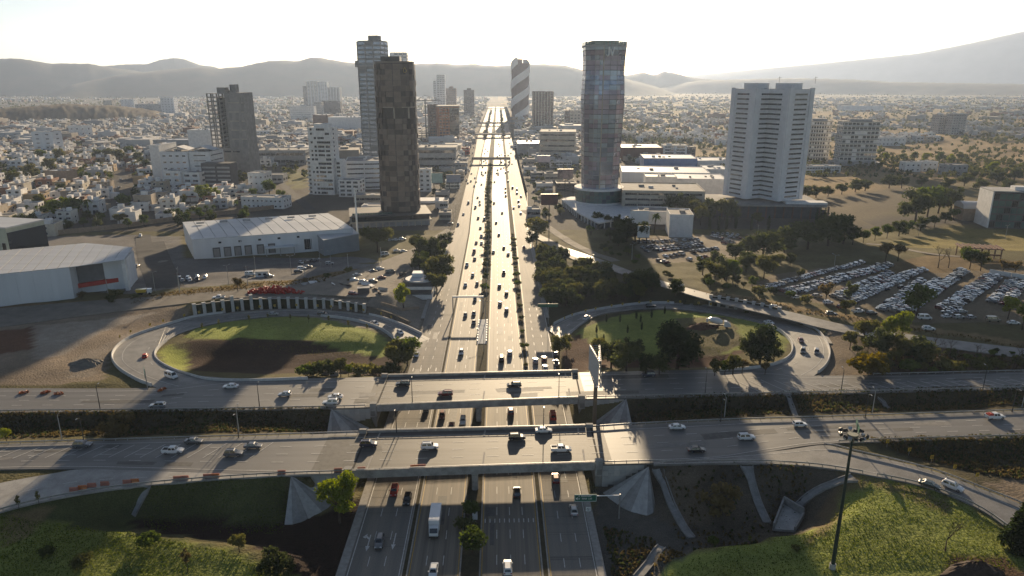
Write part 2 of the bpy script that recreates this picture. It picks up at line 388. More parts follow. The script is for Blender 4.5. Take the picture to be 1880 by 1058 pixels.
# plain beyond: city ground left and centre, dry fields right
C[YY > 470] = CITY
right = (YY > 520) & (XX > 260)
t = np.clip((farm-.35)*4, 0, 1)[..., None]
C = np.where(right[..., None], SCRUB*(1-t)+TAN*t, C)
C = np.where(((YY > 1500) & (np.abs(XX) < 9000) & (farm2 > .62) & (XX > 0))[..., None], TAN, C)
C = np.where(((YY > 2500) & (farm > .68))[..., None], np.array((.05, .058, .03)), C)
# near zones
zone([(-200,620),(150,575),(330,560),(365,585),(205,640),(190,700),(-200,716)], DIRT, 6.5)
zone([(-200,640),(0,606),(80,600),(60,640),(-200,680)], RED, 6.5)
zone([(60,600),(150,590),(300,570),(200,600),(110,650),(60,660)], PALE, 6.5, .6)
zone([(140,655),(165,640),(230,610),(300,592),(200,640),(170,690),(120,690)], PALE*.8, 6.5, .5)
zone([(-200,508),(240,540),(330,530),(700,500),(700,480),(640,478),(300,520),(240,520),(-200,560)], PAVE*.9, 6)
zone([(-200,585),(0,576),(330,545),(560,522),(660,492),(655,484),(560,506),(330,533),(200,548),(-200,566)], TAN*.7, 7)
zone([(400,545),(560,512),(650,505),(720,470),(830,420),(850,440),(790,560),(745,600),(690,585),(560,565),(430,570)], PALE*.7, 6)
zone([(335,625),(360,606),(440,586),(520,578),(620,583),(700,606),(740,640),(720,655),(650,640),(560,626),(440,630)], GRASS*1.25, 3)
zone([(290,640),(310,628),(340,640),(345,690),(300,672)], GRASS*1.3+np.array((.02,.01,0)), 5)
zone([(345,640),(440,632),(560,628),(700,650),(742,640),(740,692),(420,698),(350,690)], SOIL, 1.5)
zone([(1035,640),(1060,600),(1090,585),(1150,572),(1225,568),(1300,576),(1380,592),(1425,605),(1450,630),(1435,660),(1380,650),(1200,645),(1130,650)], GRASS*1.1, 3)
zone([(1240,580),(1330,580),(1350,600),(1370,630),(1300,650),(1240,625)], np.array((.10,.075,.05)), 4, .8)
zone([(1030,640),(1060,610),(1130,655),(1300,660),(1380,655),(1290,684),(1040,688)], SOIL*1.1+np.array((.015,.004,0)), 1)
for q in ([(-200,765),(620,752),(640,796),(-200,818)], [(1150,735),(2100,712),(2100,748),(1150,782)]): zone(q, np.array((.062,.050,.028)), 4.5)
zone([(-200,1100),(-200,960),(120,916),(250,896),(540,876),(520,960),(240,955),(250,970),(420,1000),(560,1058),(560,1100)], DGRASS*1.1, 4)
zone([(-200,1100),(-200,985),(30,960),(220,975),(420,1005),(560,1060),(560,1100)], GRASS, 4)
zone([(0,955),(110,925),(60,975),(0,1000)], TAN*.7, 5.5, .8)
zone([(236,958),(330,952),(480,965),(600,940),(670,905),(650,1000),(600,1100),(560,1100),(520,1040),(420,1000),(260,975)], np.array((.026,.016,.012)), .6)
zone([(1100,862),(1215,862),(1370,856),(1500,862),(1540,880),(1530,960),(1430,985),(1260,1000),(1110,985),(1085,930)], np.array((.088,.074,.055)), 3)
zone([(1225,870),(1330,865),(1290,900),(1310,950),(1240,945)], np.array((.16,.125,.085)), 3, .7)
zone([(1085,900),(1220,960),(1300,1000),(1200,1100),(1110,1100)], np.array((.075,.070,.060)), .3)
zone([(1200,1100),(1215,1030),(1280,1000),(1420,985),(1520,965),(1545,905),(1580,884),(1700,905),(1800,950),(1960,1060),(1960,1150),(1200,1150)], GRASS*1.15, 4)
zone([(1540,878),(1600,880),(1700,905),(1760,935),(1740,945),(1600,897),(1545,900),(1540,960),(1480,1000),(1500,940)], np.array((.14,.10,.055)), 5, .75)
zone([(1730,1058),(1735,1030),(1790,1018),(1860,1030),(1900,1060),(1800,1090)], np.array((.10,.06,.035)), 5)
zone([(1560,812),(2100,800),(2100,900),(1870,915),(1700,850)], np.array((.060,.052,.03)), 5)
zone([(1800,880),(2000,870),(2000,940),(1880,925)], DIRT*.9, 5)
zone([(1440,690),(1530,600),(1580,610),(1640,680),(1640,688)], DIRT*.85, 6.5)
zone([(1640,688),(1560,620),(1880,655),(2100,670),(2100,680),(1880,684)], np.array((.085,.062,.038)), 6.5)
zone([(1375,530),(1420,500),(1560,480),(1700,484),(1900,500),(2100,510),(2100,600),(1700,595),(1500,560)], np.array((.155,.125,.085)), 6)
zone([(1240,525),(1500,566),(1900,628),(2100,645),(2100,655),(1880,636),(1480,575),(1240,532)], TAN*.8, 7)
zone([(1000,470),(1130,490),(1240,520),(1290,555),(1020,590),(1000,600),(985,520)], np.array((.062,.055,.030)), 3)
zone([(1165,450),(1190,430),(1290,425),(1380,440),(1420,455),(1360,475),(1200,490)], np.array((.20,.165,.12)), 2)
zone([(1600,450),(1700,430),(1760,405),(1900,420),(2100,440),(2100,480),(1800,470)], np.array((.17,.14,.045)), 3)
zone([(1480,370),(1600,345),(1720,345),(1700,380),(1560,420),(1500,400)], np.array((.14,.115,.075)), 0)
zone([(1600,490),(1700,470),(1900,490),(1900,500),(1600,505)], TAN*.6, 5)
zone([(-200,515),(-200,430),(240,420),(330,425),(340,475),(660,470),(700,480),(300,530)], PAVE*.75, 4)
zone([(500,320),(560,315),(565,345),(545,350)], FIELD*1.6, 0)
mk = np.zeros(XX.shape, bool)
hw = (XX > -34) & (XX < 22) & (YY < 3000)
C[hw] = np.array((.075, .065, .045))
# keep the soft noise out of flat grey
C *= 1.22*(.82+.36*vnoise(XX, YY, 9, 21))[..., None]*(.86+.28*vnoise(XX, YY, 31, 22))[..., None]
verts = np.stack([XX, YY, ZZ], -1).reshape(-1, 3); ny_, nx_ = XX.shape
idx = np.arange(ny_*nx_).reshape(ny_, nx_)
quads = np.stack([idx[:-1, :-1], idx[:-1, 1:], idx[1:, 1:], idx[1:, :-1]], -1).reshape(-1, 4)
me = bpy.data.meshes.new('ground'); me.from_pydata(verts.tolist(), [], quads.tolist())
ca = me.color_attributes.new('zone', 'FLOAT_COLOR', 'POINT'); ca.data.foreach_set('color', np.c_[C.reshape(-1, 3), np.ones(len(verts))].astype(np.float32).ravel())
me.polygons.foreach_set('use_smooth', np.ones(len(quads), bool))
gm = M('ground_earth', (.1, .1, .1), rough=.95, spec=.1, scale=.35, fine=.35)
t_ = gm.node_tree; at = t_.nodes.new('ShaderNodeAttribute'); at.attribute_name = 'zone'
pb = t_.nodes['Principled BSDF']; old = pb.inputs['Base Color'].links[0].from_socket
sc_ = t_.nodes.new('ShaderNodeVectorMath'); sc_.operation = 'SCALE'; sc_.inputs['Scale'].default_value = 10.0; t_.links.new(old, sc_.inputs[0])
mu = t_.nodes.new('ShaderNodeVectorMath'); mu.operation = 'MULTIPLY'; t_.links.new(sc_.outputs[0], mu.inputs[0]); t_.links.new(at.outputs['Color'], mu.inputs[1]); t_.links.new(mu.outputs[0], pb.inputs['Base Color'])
nb = t_.nodes.new('ShaderNodeTexNoise'); nb.inputs['Scale'].default_value = 1.6; nb.inputs['Detail'].default_value = 5
gg = t_.nodes.new('ShaderNodeNewGeometry'); t_.links.new(gg.outputs['Position'], nb.inputs['Vector'])
bp = t_.nodes.new('ShaderNodeBump'); bp.inputs['Strength'].default_value = .9; bp.inputs['Distance'].default_value = .35
t_.links.new(nb.outputs[0], bp.inputs['Height']); t_.links.new(bp.outputs[0], pb.inputs['Normal'])
me.materials.append(gm); put('ground', me, kind='structure')
# ------------------------------------------------------------------ hills
hm = M('hill_scrub', (.050, .058, .030), rough=.95, var=.35, scale=.004, spec=.1, col2=(.085, .075, .045))
hd = M('hill_dry', (.105, .095, .06), rough=.95, var=.3, scale=.004, spec=.1, col2=(.15, .12, .075))
def ridge(name, prof, dist, depth, seed, mat=hm):
    P = np.array(prof, float); n = 150; px = np.linspace(P[0, 0], P[-1, 0], n); py = np.interp(px, P[:, 0], P[:, 1])
    k = np.array([.25, .5, .25]); py = np.convolve(np.pad(py, 1, mode='edge'), k, 'valid')
    r = np.random.default_rng(seed); m = 26; vs = []
    for i in range(n):
        d = FH*F*1.0 + RT*(px[i]-940)*math.cos(TH); d = d/np.linalg.norm(d)
        for j in range(m):
            s = j/(m-1); dd = dist-depth*.5+depth*s
            H = hgt(d[0]*dist, d[1]*dist, py[i])
            base = math.sin(math.pi*s)**1.15
            sp = .5+.5*math.sin(i*.33+seed+3*s+1.5*math.sin(i*.11+seed))
            k_ = base*(1-.22*sp*(1-base)) if base < .999 else 1.0
            vs.append((d[0]*dd, d[1]*dd, -8+(H+8)*k_ + (r.random()-.5)*6*(base > .1)))
    fs = [(i*m+j, (i+1)*m+j, (i+1)*m+j+1, i*m+j+1) for i in range(n-1) for j in range(m-1)]
    mb = MB(); mb.add(vs, fs); o = struct(name, mb, mat)
    o.data.polygons.foreach_set('use_smooth', np.ones(len(o.data.polygons), bool)); return o
ridge('hills', [(110,172),(150,148),(190,122),(240,118),(275,118),(300,110),(325,106.5),(345,109),(372,120),(395,122),(410,128),(440,146),(480,172)], 7900, 1200, 1)
ridge('hills', [(-400,140),(-150,118),(0,109),(30,107),(60,110),(95,117),(170,117),(190,121),(225,127),(300,137),(370,150),(430,174)], 6900, 1600, 2)
ridge('hills', [(80,176),(130,156),(180,146),(230,136),(300,129),(370,124),(405,126),(450,122),(490,113),(520,111),(550,113),(580,104),(610,110),(640,115),(700,118),(760,118),(815,116),(840,120),(870,117),(895,121),(940,120),(960,118),(1010,118),(1040,121),(1075,130),(1140,143),(1200,158),(1250,176)], 6000, 1800, 3)
ridge('hills', [(940,182),(1000,160),(1060,141),(1100,137),(1150,139),(1180,133),(1190,136),(1207,138),(1215,131),(1240,135),(1270,143),(1300,146),(1340,148),(1400,152),(1450,158),(1500,170)], 7300, 1400, 4, hd)
ridge('hills', [(1150,184),(1220,158),(1280,149),(1360,146),(1450,144),(1520,145),(1580,147),(1640,151),(1800,153.5),(1900,155),(2000,157),(2150,170)], 6900, 1300, 5, hd)
ridge('volcano', [(1120,168),(1180,150),(1270,139),(1330,133),(1400,126),(1500,117),(1600,107),(1680,98),(1750,84),(1800,73),(1840,63),(1880,55),(1950,46),(2050,36),(2150,34),(2300,50)], 11800, 2600, 6, M('volcano_ash', (.26,.25,.23), rough=.95, var=.15, scale=.003, spec=.1))  # pale base colour stands in for thicker haze over the distant volcano
# low wooded rise on the left
ridge('hills', [(-300,208),(-60,202),(40,197),(110,192),(200,195),(270,202),(300,211)], 2300, 500, 8, M('rise_scrub', (.08, .07, .042), rough=.95, var=.4, scale=.02, spec=.1, col2=(.13, .09, .05)))
# ================================================================== road surfaces
conc_hw = M('highway_concrete', (.25,.215,.17), rough=.68, spec=.27, scale=.8, stretch=(1,.01,1), col2=(.11,.098,.082), fine=.12)
conc_fr = M('frontage_concrete', (.25,.222,.185), rough=.76, spec=.2, scale=.3, stretch=(1,.05,1), col2=(.165,.155,.14), fine=.14)
asph = M('ring_asphalt', (.18,.173,.16), rough=.55, spec=.45, scale=.5, stretch=(.02,1,1), col2=(.13,.123,.113), fine=.14)
asph2 = M('bridge_asphalt', (.125,.116,.10), rough=.62, spec=.35, scale=.6, stretch=(.02,1,1), col2=(.06,.056,.05), fine=.2)
asph3 = M('yard_asphalt', (.075,.072,.068), rough=.85, spec=.15, scale=.3, col2=(.05,.048,.045), fine=.2)
conc_new = M('ramp_concrete', (.37,.36,.335), rough=.65, spec=.35, scale=.25, col2=(.24,.23,.215), fine=.1)
conc_loop = M('loop_concrete', (.255,.243,.225), rough=.6, spec=.4, scale=.2, col2=(.15,.145,.135), fine=.14)
kerb_c = M('kerb_concrete', (.33,.31,.28), rough=.8, scale=1.0, var=.2)
white_p = M('white_paint', (.72,.71,.67), rough=.6, scale=2.5, col2=(.42,.41,.38))
yellow_p = M('yellow_paint', (.55,.34,.05), rough=.6, scale=2.0, col2=(.36,.22,.06))
dirt_m = M('median_earth', (.085,.070,.042), rough=.95, scale=.6, col2=(.05,.045,.026), spec=.1, fine=.3)
path_m = M('dirt_road', (.24,.215,.18), rough=.9, scale=.2, col2=(.17,.15,.125), spec=.15, fine=.2)
def slab(name, A, B, mat, th=.5, dz=0.0):
    n = len(A); mb = MB(); A = np.array(A)+[0,0,dz]; B = np.array(B)+[0,0,dz]
    mb.strip(A, B); lo = [0,0,-th]; mb.strip(A+lo, A); mb.strip(B, B+lo)
    me_ = mb.mesh(name, mat); bm = bmesh.new(); bm.from_mesh(me_); bmesh.ops.recalc_face_normals(bm, faces=bm.faces)
    up_ = sum(f.normal.z*f.calc_area() for f in bm.faces)
    if up_ < 0: bmesh.ops.reverse_faces(bm, faces=bm.faces)
    bm.to_mesh(me_); bm.free(); return put(name, me_, kind='structure')
def ypair(x0, x1, y0, y1, z=0.0, n=2, fn=None):
    ys_ = np.linspace(y0, y1, n); return [(x0 if not callable(x0) else x0(y), y, z) for y in ys_], [(x1 if not callable(x1) else x1(y), y, z) for y in ys_]
YN, YF = 70.0, 2900.0
xl0 = lambda y: XL0+ (0 if y < 300 else min((y-300)/200, 1)*2.2) - max(0, min((y-500)/200, 1))*2.0 - max(0, min((y-900)/600, 1))*8
xr1 = lambda y: XR1 + max(0, min((y-480)/160, 1))*6.5 + max(0, min((y-900)/600, 1))*10
xa0 = lambda y: XA0 - max(0, min((y-460)/180, 1))*3.2
xl1 = lambda y: XL1 - max(0, min((y-460)/180, 1))*3.2
xb0 = lambda y: XB0 - max(0, min((y-460)/180, 1))*1.8
xa1 = lambda y: XA1 - max(0, min((y-300)/200, 1))*1.2 - max(0, min((y-460)/180, 1))*3
xb1 = lambda y: XB1 - max(0, min((y-240)/60, 1))*.9
xr0 = lambda y: XR0 + max(0, min((y-240)/60, 1))*.7
YS_N = 90
slab('left_frontage_road', *ypair(xl0, xl1, YN, YF, n=YS_N), conc_fr)
slab('left_highway', *ypair(xa0, xa1, YN, YF, n=YS_N), conc_hw)
slab('right_highway', *ypair(xb0, xb1, YN, YF, n=YS_N), conc_hw)
slab('right_frontage_road', *ypair(xr0, xr1, YN, YF, n=YS_N), conc_fr)
slab('central_median', *ypair(lambda y: xa1(y)+.3, lambda y: xb0(y)-.3, YN, YF, z=.10, n=YS_N), dirt_m)
slab('left_median', *ypair(lambda y: xl1(y)+.3, lambda y: xa0(y)-.3, YN, YF, z=.12, n=YS_N), dirt_m)
slab('right_median', *ypair(lambda y: xb1(y)+.3, lambda y: xr0(y)-.3, YN, YF, z=.12, n=YS_N), dirt_m)
for f0, s in ((xl1, 0), (xa0, -1), (xa1, 0), (xb0, -1), (xb1, 0), (xr0, -1)):
    o_ = .3*s
    slab('kerb', *ypair(lambda y: f0(y)+o_, lambda y: f0(y)+o_+.3, YN, 900, z=.17, n=YS_N), kerb_c)
slab('left_pavement', *ypair(lambda y: xl0(y)-1.9, lambda y: xl0(y)-.02, YN, 225, z=.16, n=30), kerb_c)
slab('right_pavement', *ypair(lambda y: xr1(y)+.02, lambda y: xr1(y)+1.7, YN, 228, z=.16, n=30), kerb_c)
slab('right_pavement', *ypair(lambda y: xr1(y)+.02, lambda y: xr1(y)+1.5, 285, 480, z=.16, n=30), kerb_c)
slab('left_pavement', *ypair(lambda y: xl0(y)-1.6, lambda y: xl0(y)-.02, 285, 470, z=.16, n=30), kerb_c)
slab('near_ring_road', near_far, near_near, asph); slab('far_ring_road', far_far, far_near, asph)
brk = lambda A, B: byx(A[(A[:,0] > BRL-4) & (A[:,0] < BRR+5)], B[(B[:,0] > BRL-4) & (B[:,0] < BRR+5)], 30)
slab('near_bridge_surface', *brk(near_far+[0,-.25,0], near_near+[0,.25,0]), asph2, .02, .03); slab('far_bridge_surface', *brk(far_far+[0,-.25,0], far_near+[0,.25,0]), asph2, .02, .03)
slab('left_ramp', rampL_a, rampL_b, conc_new); slab('right_ramp', rampR_a, rampR_b, conc_loop)
slab('left_loop_ramp', loopL_o, loopL_i, conc_loop, dz=-.02); slab('right_loop_ramp', loopR_o, loopR_i, conc_loop, dz=-.02)
slab('right_access_road', *match(rdR_a, rdR_b, 60), conc_loop); slab('left_access_road', *match(rdL_a, rdL_b, 60), path_m)
# side street up to the warehouses, and the lit slip road on the right of the highway
def street(name, pts, w_, mat, z=.06):
    P = resample(smooth(pts, 6), 6.0); T = np.gradient(P, axis=0); N = np.stack([-T[:,1], T[:,0], 0*T[:,0]], 1); N /= np.linalg.norm(N, axis=1)[:, None]
    A = P+N*w_/2; B = P-N*w_/2
    for Q in (A, B): Q[:, 2] = zt(Q[:, 0], Q[:, 1])+z
    m_ = np.maximum(A[:, 2], B[:, 2]); A[:, 2] = m_; B[:, 2] = m_
    return slab(name, A, B, mat, .3)
street('slip_road', [GT(968,425),GT(990,436),(*GT(1020,452)[:2],0),GT(1050,470),GT(1075,482)], 7, conc_fr, .12)
street('warehouse_street', [GT(262,432),GT(268,470),GT(285,515),GT(290,530)], 9, asph3, .1)
street('warehouse_street', [GT(288,445),GT(300,480),GT(322,528)], 8, asph3, .1)
street('suburb_street', [G(205,400),G(213,370),G(222,335),G(228,310)], 9, asph3, .08)
street('suburb_street', [G(490,318),G(530,350),G(570,385)], 8, asph3, .08)
street('suburb_street', [G(-60,374),G(120,366),G(290,352)], 7, asph3, .08)
street('suburb_street', [G(-60,316),G(120,310),G(290,298)], 8, asph3, .08)
street('park_path', [GT(1590,448),GT(1640,452),GT(1700,465),GT(1770,472)], 4, path_m, .1)
street('cross_street', [GT(960,385),GT(1010,420),GT(1065,455),GT(1130,480)], 6, path_m, .1)
# ------------------------------------------------------------------ painted markings (one sheet per colour)
mk = MB(); my = MB()
def dash_y(x, y0, y1, on, off, w_=.15, z=.03, mb=mk):
    y = y0
    while y < y1:
        mb.add([(x-w_/2,y,z),(x+w_/2,y,z),(x+w_/2,min(y+on,y1),z),(x-w_/2,min(y+on,y1),z)], [(0,1,2,3)]); y += on+off
def solid_fn(fn, y0, y1, w_, mb, z=.03, n=60):
    ys_ = np.linspace(y0, y1, n); mb.strip([(fn(y)+w_/2, y, z) for y in ys_], [(fn(y)-w_/2, y, z) for y in ys_])
for k in (1, 2): dash_y(XA0+(XA1-XA0)*k/3, 72, 460, 3.2, 5.6)
for k in (1, 2): dash_y(XL0+.6+(XL1-XL0-.9)*k/3, 72, 330, 3.2, 5.6)
for k in (1, 2, 3): dash_y(XB0+.4+(XB1-XB0-.8)*k/4, 72, 460, 3.2, 5.6)
for k in (1, 2): dash_y(XR0+(XR1-XR0)*k/3, 72, 300, 3.0, 5.6)
for fn in (lambda y: xl0(y)+.45, lambda y: xl1(y)-.35): solid_fn(fn, YN, 200, .18, mk)
solid_fn(lambda y: xr1(y)-.3, YN, 640, .16, mk); solid_fn(lambda y: xr0(y)+.25, YN, 640, .18, my)
for fn in (lambda y: xa0(y)+.3, lambda y: xa1(y)-.25, lambda y: xb0(y)+.25, lambda y: xb1(y)-.3): solid_fn(fn, YN, 640, .18, my)
# slowing bars on the right carriageway, and bars on the left frontage
for k in range(0, 22, 2): 
    x = XB0+.6+k*.56
    if x < XB1-.5: mk.add([(x,139.5,.03),(x+.2,139.5,.03),(x+.2,141.0,.03),(x,141.0,.03)], [(0,1,2,3)])
for k in range(4): dash_y(XL0+1.6+k*2.7, 228, 231, 3, 9, .3)
def arrow(x, y, left=False):
    z = .03
    mk.add([(x-.12,y,z),(x+.12,y,z),(x+.12,y+4,z),(x-.12,y+4,z)], [(0,1,2,3)]); mk.add([(x-.5,y,z),(x,y-1.8,z),(x+.5,y,z)], [(0,1,2)])
    if left:
        mk.add([(x-.12,y+2.3,z),(x-.12,y+2.9,z),(x-.9,y+3.9,z),(x-1.0,y+3.2,z)], [(0,1,2,3)]); mk.add([(x-.7,y+4.4,z),(x-1.7,y+3.2,z),(x-.9,y+2.7,z)], [(0,1,2)])
arrow(-29.2, 131.5, True); arrow(-23.6, 132)
def along(A, B, f, on, off, w_, mb=mk, x0=None, x1=None, z=.035):
    P = np.array(A)*(1-f)+np.array(B)*f; P = resample(P, .5); n = len(P); i = 0; st_on = max(1, int(on*2)); st_off = int(off*2)
    while i < n-1:
        Q = P[i:i+st_on+1]
        if len(Q) > 1 and (x0 is None or Q[0,0] > x0) and (x1 is None or Q[-1,0] < x1):
            T = Q[-1]-Q[0]; N = np.array([-T[1], T[0], 0]); N /= np.linalg.norm(N)
            mb.strip(Q+N*w_/2+[0,0,z], Q-N*w_/2+[0,0,z])
        i += st_on+st_off if off else st_on
for A, B in ((near_far, near_near), (far_far, far_near)):
    z_ = .075
    along(A, B, .13, 8, 0, .15, z=z_); along(A, B, .33, 3, 6, .15, z=z_); along(A, B, .52, 3, 6, .15, z=z_); along(A, B, .72, 3, 6, .15, z=z_); along(A, B, .93, 8, 0, .15, mk, z=z_)
for A, B in ((loopL_o, loopL_i), (loopR_o, loopR_i)):
    along(A, B, .12, 8, 0, .15); along(A, B, .88, 8, 0, .15); along(A, B, .5, 3, 6, .15)
along(rampR_a, rampR_b, .2, 8, 0, .15); along(rampR_a, rampR_b, .85, 8, 0, .15); along(rampL_a, rampL_b, .5, 3, 5, .15, x1=-45)
def hatch(A, B, x0, x1, step, f0, f1, lean):
    x = x0
    while x < x1:
        ya = np.interp(x, A[:,0], A[:,1]); yb = np.interp(x, B[:,0], B[:,1]); p = lerp(ya, yb, f0); q = lerp(ya, yb, f1); w_ = .22
        mk.add([(x,p,ZD+.075),(x+w_,p,ZD+.075),(x+lean+w_,q,ZD+.075),(x+lean,q,ZD+.075)], [(0,1,2,3)][::1] if p < q else [(3,2,1,0)]); x += step
hatch(far_far, far_near, 75, 215, 4.2, .42, .9, 5); hatch(near_far, near_near, -128, -56, 4.0, .2, .62, -3.4)
struct('lane_markings', mk, white_p); struct('kerb_lines', my, yellow_p)
# construction joints across the concrete of highway and rings as thin dark strips
jm = M('joint_tar', (.03,.028,.025), rough=.9); jb = MB()
for (A, B, xs_) in ((near_far, near_near, (-36.5, 24.5)), (far_far, far_near, (-36.5, 24.2))):
    for x in xs_:
        ya = np.interp(x, A[:,0], A[:,1])-.3; yb = np.interp(x, B[:,0], B[:,1])+.3
        jb.add([(x,yb,ZD+.06),(x+.5,yb,ZD+.06),(x+.9,ya,ZD+.06),(x+.4,ya,ZD+.06)], [(0,1,2,3)])
jl = MB()
for (A, B, x) in ((near_far, near_near, -4.5), (near_far, near_near, -33), (near_far, near_near, 21), (far_far, far_near, -5.2), (far_far, far_near, 21)):
    ya = np.interp(x, A[:,0], A[:,1]); yb = np.interp(x, B[:,0], B[:,1])
    for (f0, f1) in ((.02, .2), (.62, .98)):
        jl.add([(x,lerp(ya,yb,f1),ZD+.09),(x+.45,lerp(ya,yb,f1),ZD+.09),(x+.75,lerp(ya,yb,f0),ZD+.09),(x+.3,lerp(ya,yb,f0),ZD+.09)], [(0,1,2,3)])
struct('bridge_joints', jb, jm); struct('bridge_joint_caps', jl, kerb_c)
cr = MB()
for k in range(160):
    y = random.uniform(72, 330); cr.add([(XL0+.1,y,.025),(XL1-.1,y,.025),(XL1-.1,y+.07,.025),(XL0+.1,y+.07,.025)], [(0,1,2,3)]) if k < 50 else cr.add([(XR0+.1,y,.025),(XR1-.1,y,.025),(XR1-.1,y+.07,.025),(XR0+.1,y+.07,.025)], [(0,1,2,3)]) if k < 100 else None
struct('concrete_joints', cr, M('joint_dirt', (.09,.082,.072), rough=.9))

# repair patches and worn strips in the asphalt
pm = [M('patch_dark', (.11,.105,.095), rough=.7, scale=.8, var=.3, fine=.2), M('patch_pale', (.205,.195,.18), rough=.7, scale=.8, var=.25, fine=.2)]
pr = random.Random(21); pb_m = MB()
for A, B, z_ in ((near_far, near_near, ZD), (far_far, far_near, ZD)):
    for k in range(20):
        x = pr.uniform(-130, 150); f0 = pr.choice([.15, .34, .53, .74])+pr.uniform(-.01, .02); f1 = f0+pr.uniform(.06, .16); L_ = pr.uniform(3, 22); onb = BRL-3 < x < BRR+3 or BRL-3 < x+L_ < BRR+3; z = z_+(.042 if onb else .012)+k*.0008; P = []
        for s_, ff in ((0, f0), (0, f1), (1, f1), (1, f0)):
            xx = x+L_*s_+pr.uniform(-.4, .4); P.append((xx, lerp(np.interp(xx, A[:,0], A[:,1]), np.interp(xx, B[:,0], B[:,1]), ff), z))
        pb_m.add(P, [(0,1,2,3)], 0 if pr.random() < .6 else 1)
A, B = near_far, near_near; xs_ = np.linspace(-46, -37.5, 9); P = [(x+pr.uniform(-.3,.3), np.interp(x, A[:,0], A[:,1])-1.2, ZD+.034) for x in xs_]; Q = [(x+pr.uniform(-.3,.3), np.interp(x, B[:,0], B[:,1])+1.0+pr.uniform(0,1.2), ZD+.034) for x in xs_]; pb_m.strip(P, Q, 0)
for k in range(26):
    x = pr.choice([XA0+1.7, XA0+5.3, XB0+2, XB0+5, XB0+8.2, XR0+2, XR0+6, XL0+3, XL0+7])+pr.uniform(-.5,.5); y = pr.uniform(75, 330); w2 = pr.uniform(.4, 1.3); l2 = pr.uniform(3, 14); zz = .006+.0006*k; pb_m.add([(x-w2,y,zz),(x+w2,y+pr.uniform(-.2,.2),zz),(x+w2,y+l2,zz),(x-w2,y+l2,zz)], [(0,1,2,3)], 0 if pr.random() < .7 else 1)
struct('asphalt_patches', pb_m, pm)
# ================================================================== the two overpasses
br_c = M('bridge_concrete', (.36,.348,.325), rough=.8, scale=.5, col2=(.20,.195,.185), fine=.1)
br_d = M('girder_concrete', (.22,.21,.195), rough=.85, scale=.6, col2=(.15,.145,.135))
pan_c = [M('panel_pale', (.42,.41,.39), rough=.85, scale=.6, var=.15), M('panel_grey', (.37,.365,.35), rough=.85, scale=.6, var=.15), M('panel_warm', (.44,.42,.385), rough=.85, scale=.6, var=.15)]
slope_c = [M('revetment_pale', (.42,.41,.39), rough=.9, scale=.7, var=.2, fine=.1), M('revetment_grey', (.29,.282,.267), rough=.9, scale=.7, var=.2, fine=.1)]
steel = M('galvanised_steel', (.42,.42,.42), rough=.45, metal=.7, var=.2, scale=1.5)
dark_steel = M('dark_steel', (.05,.052,.055), rough=.5, metal=.4, var=.2)
def offs(P, d):
    P = np.array(P); T = np.gradient(P, axis=0); N = np.stack([-T[:,1], T[:,0], 0*T[:,0]], 1); N /= np.linalg.norm(N, axis=1)[:, None]; return P+N*d
def ribbon(P, z0, z1, t, m=0, mb=None):
    mb = mb or MB(); a = offs(P, t/2); b = offs(P, -t/2); rings = []
    for i in range(len(P)): rings.append([(*a[i][:2], a[i][2]+z0), (*b[i][:2], b[i][2]+z0), (*b[i][:2], b[i][2]+z1), (*a[i][:2], a[i][2]+z1)])
    return mb.loft(rings[::-1], m)
def cut(P, x0, x1, n=14):
    xs_ = np.linspace(x0, x1, n); return np.stack([xs_, np.interp(xs_, P[:,0], P[:,1]), np.interp(xs_, P[:,0], P[:,2])], 1)
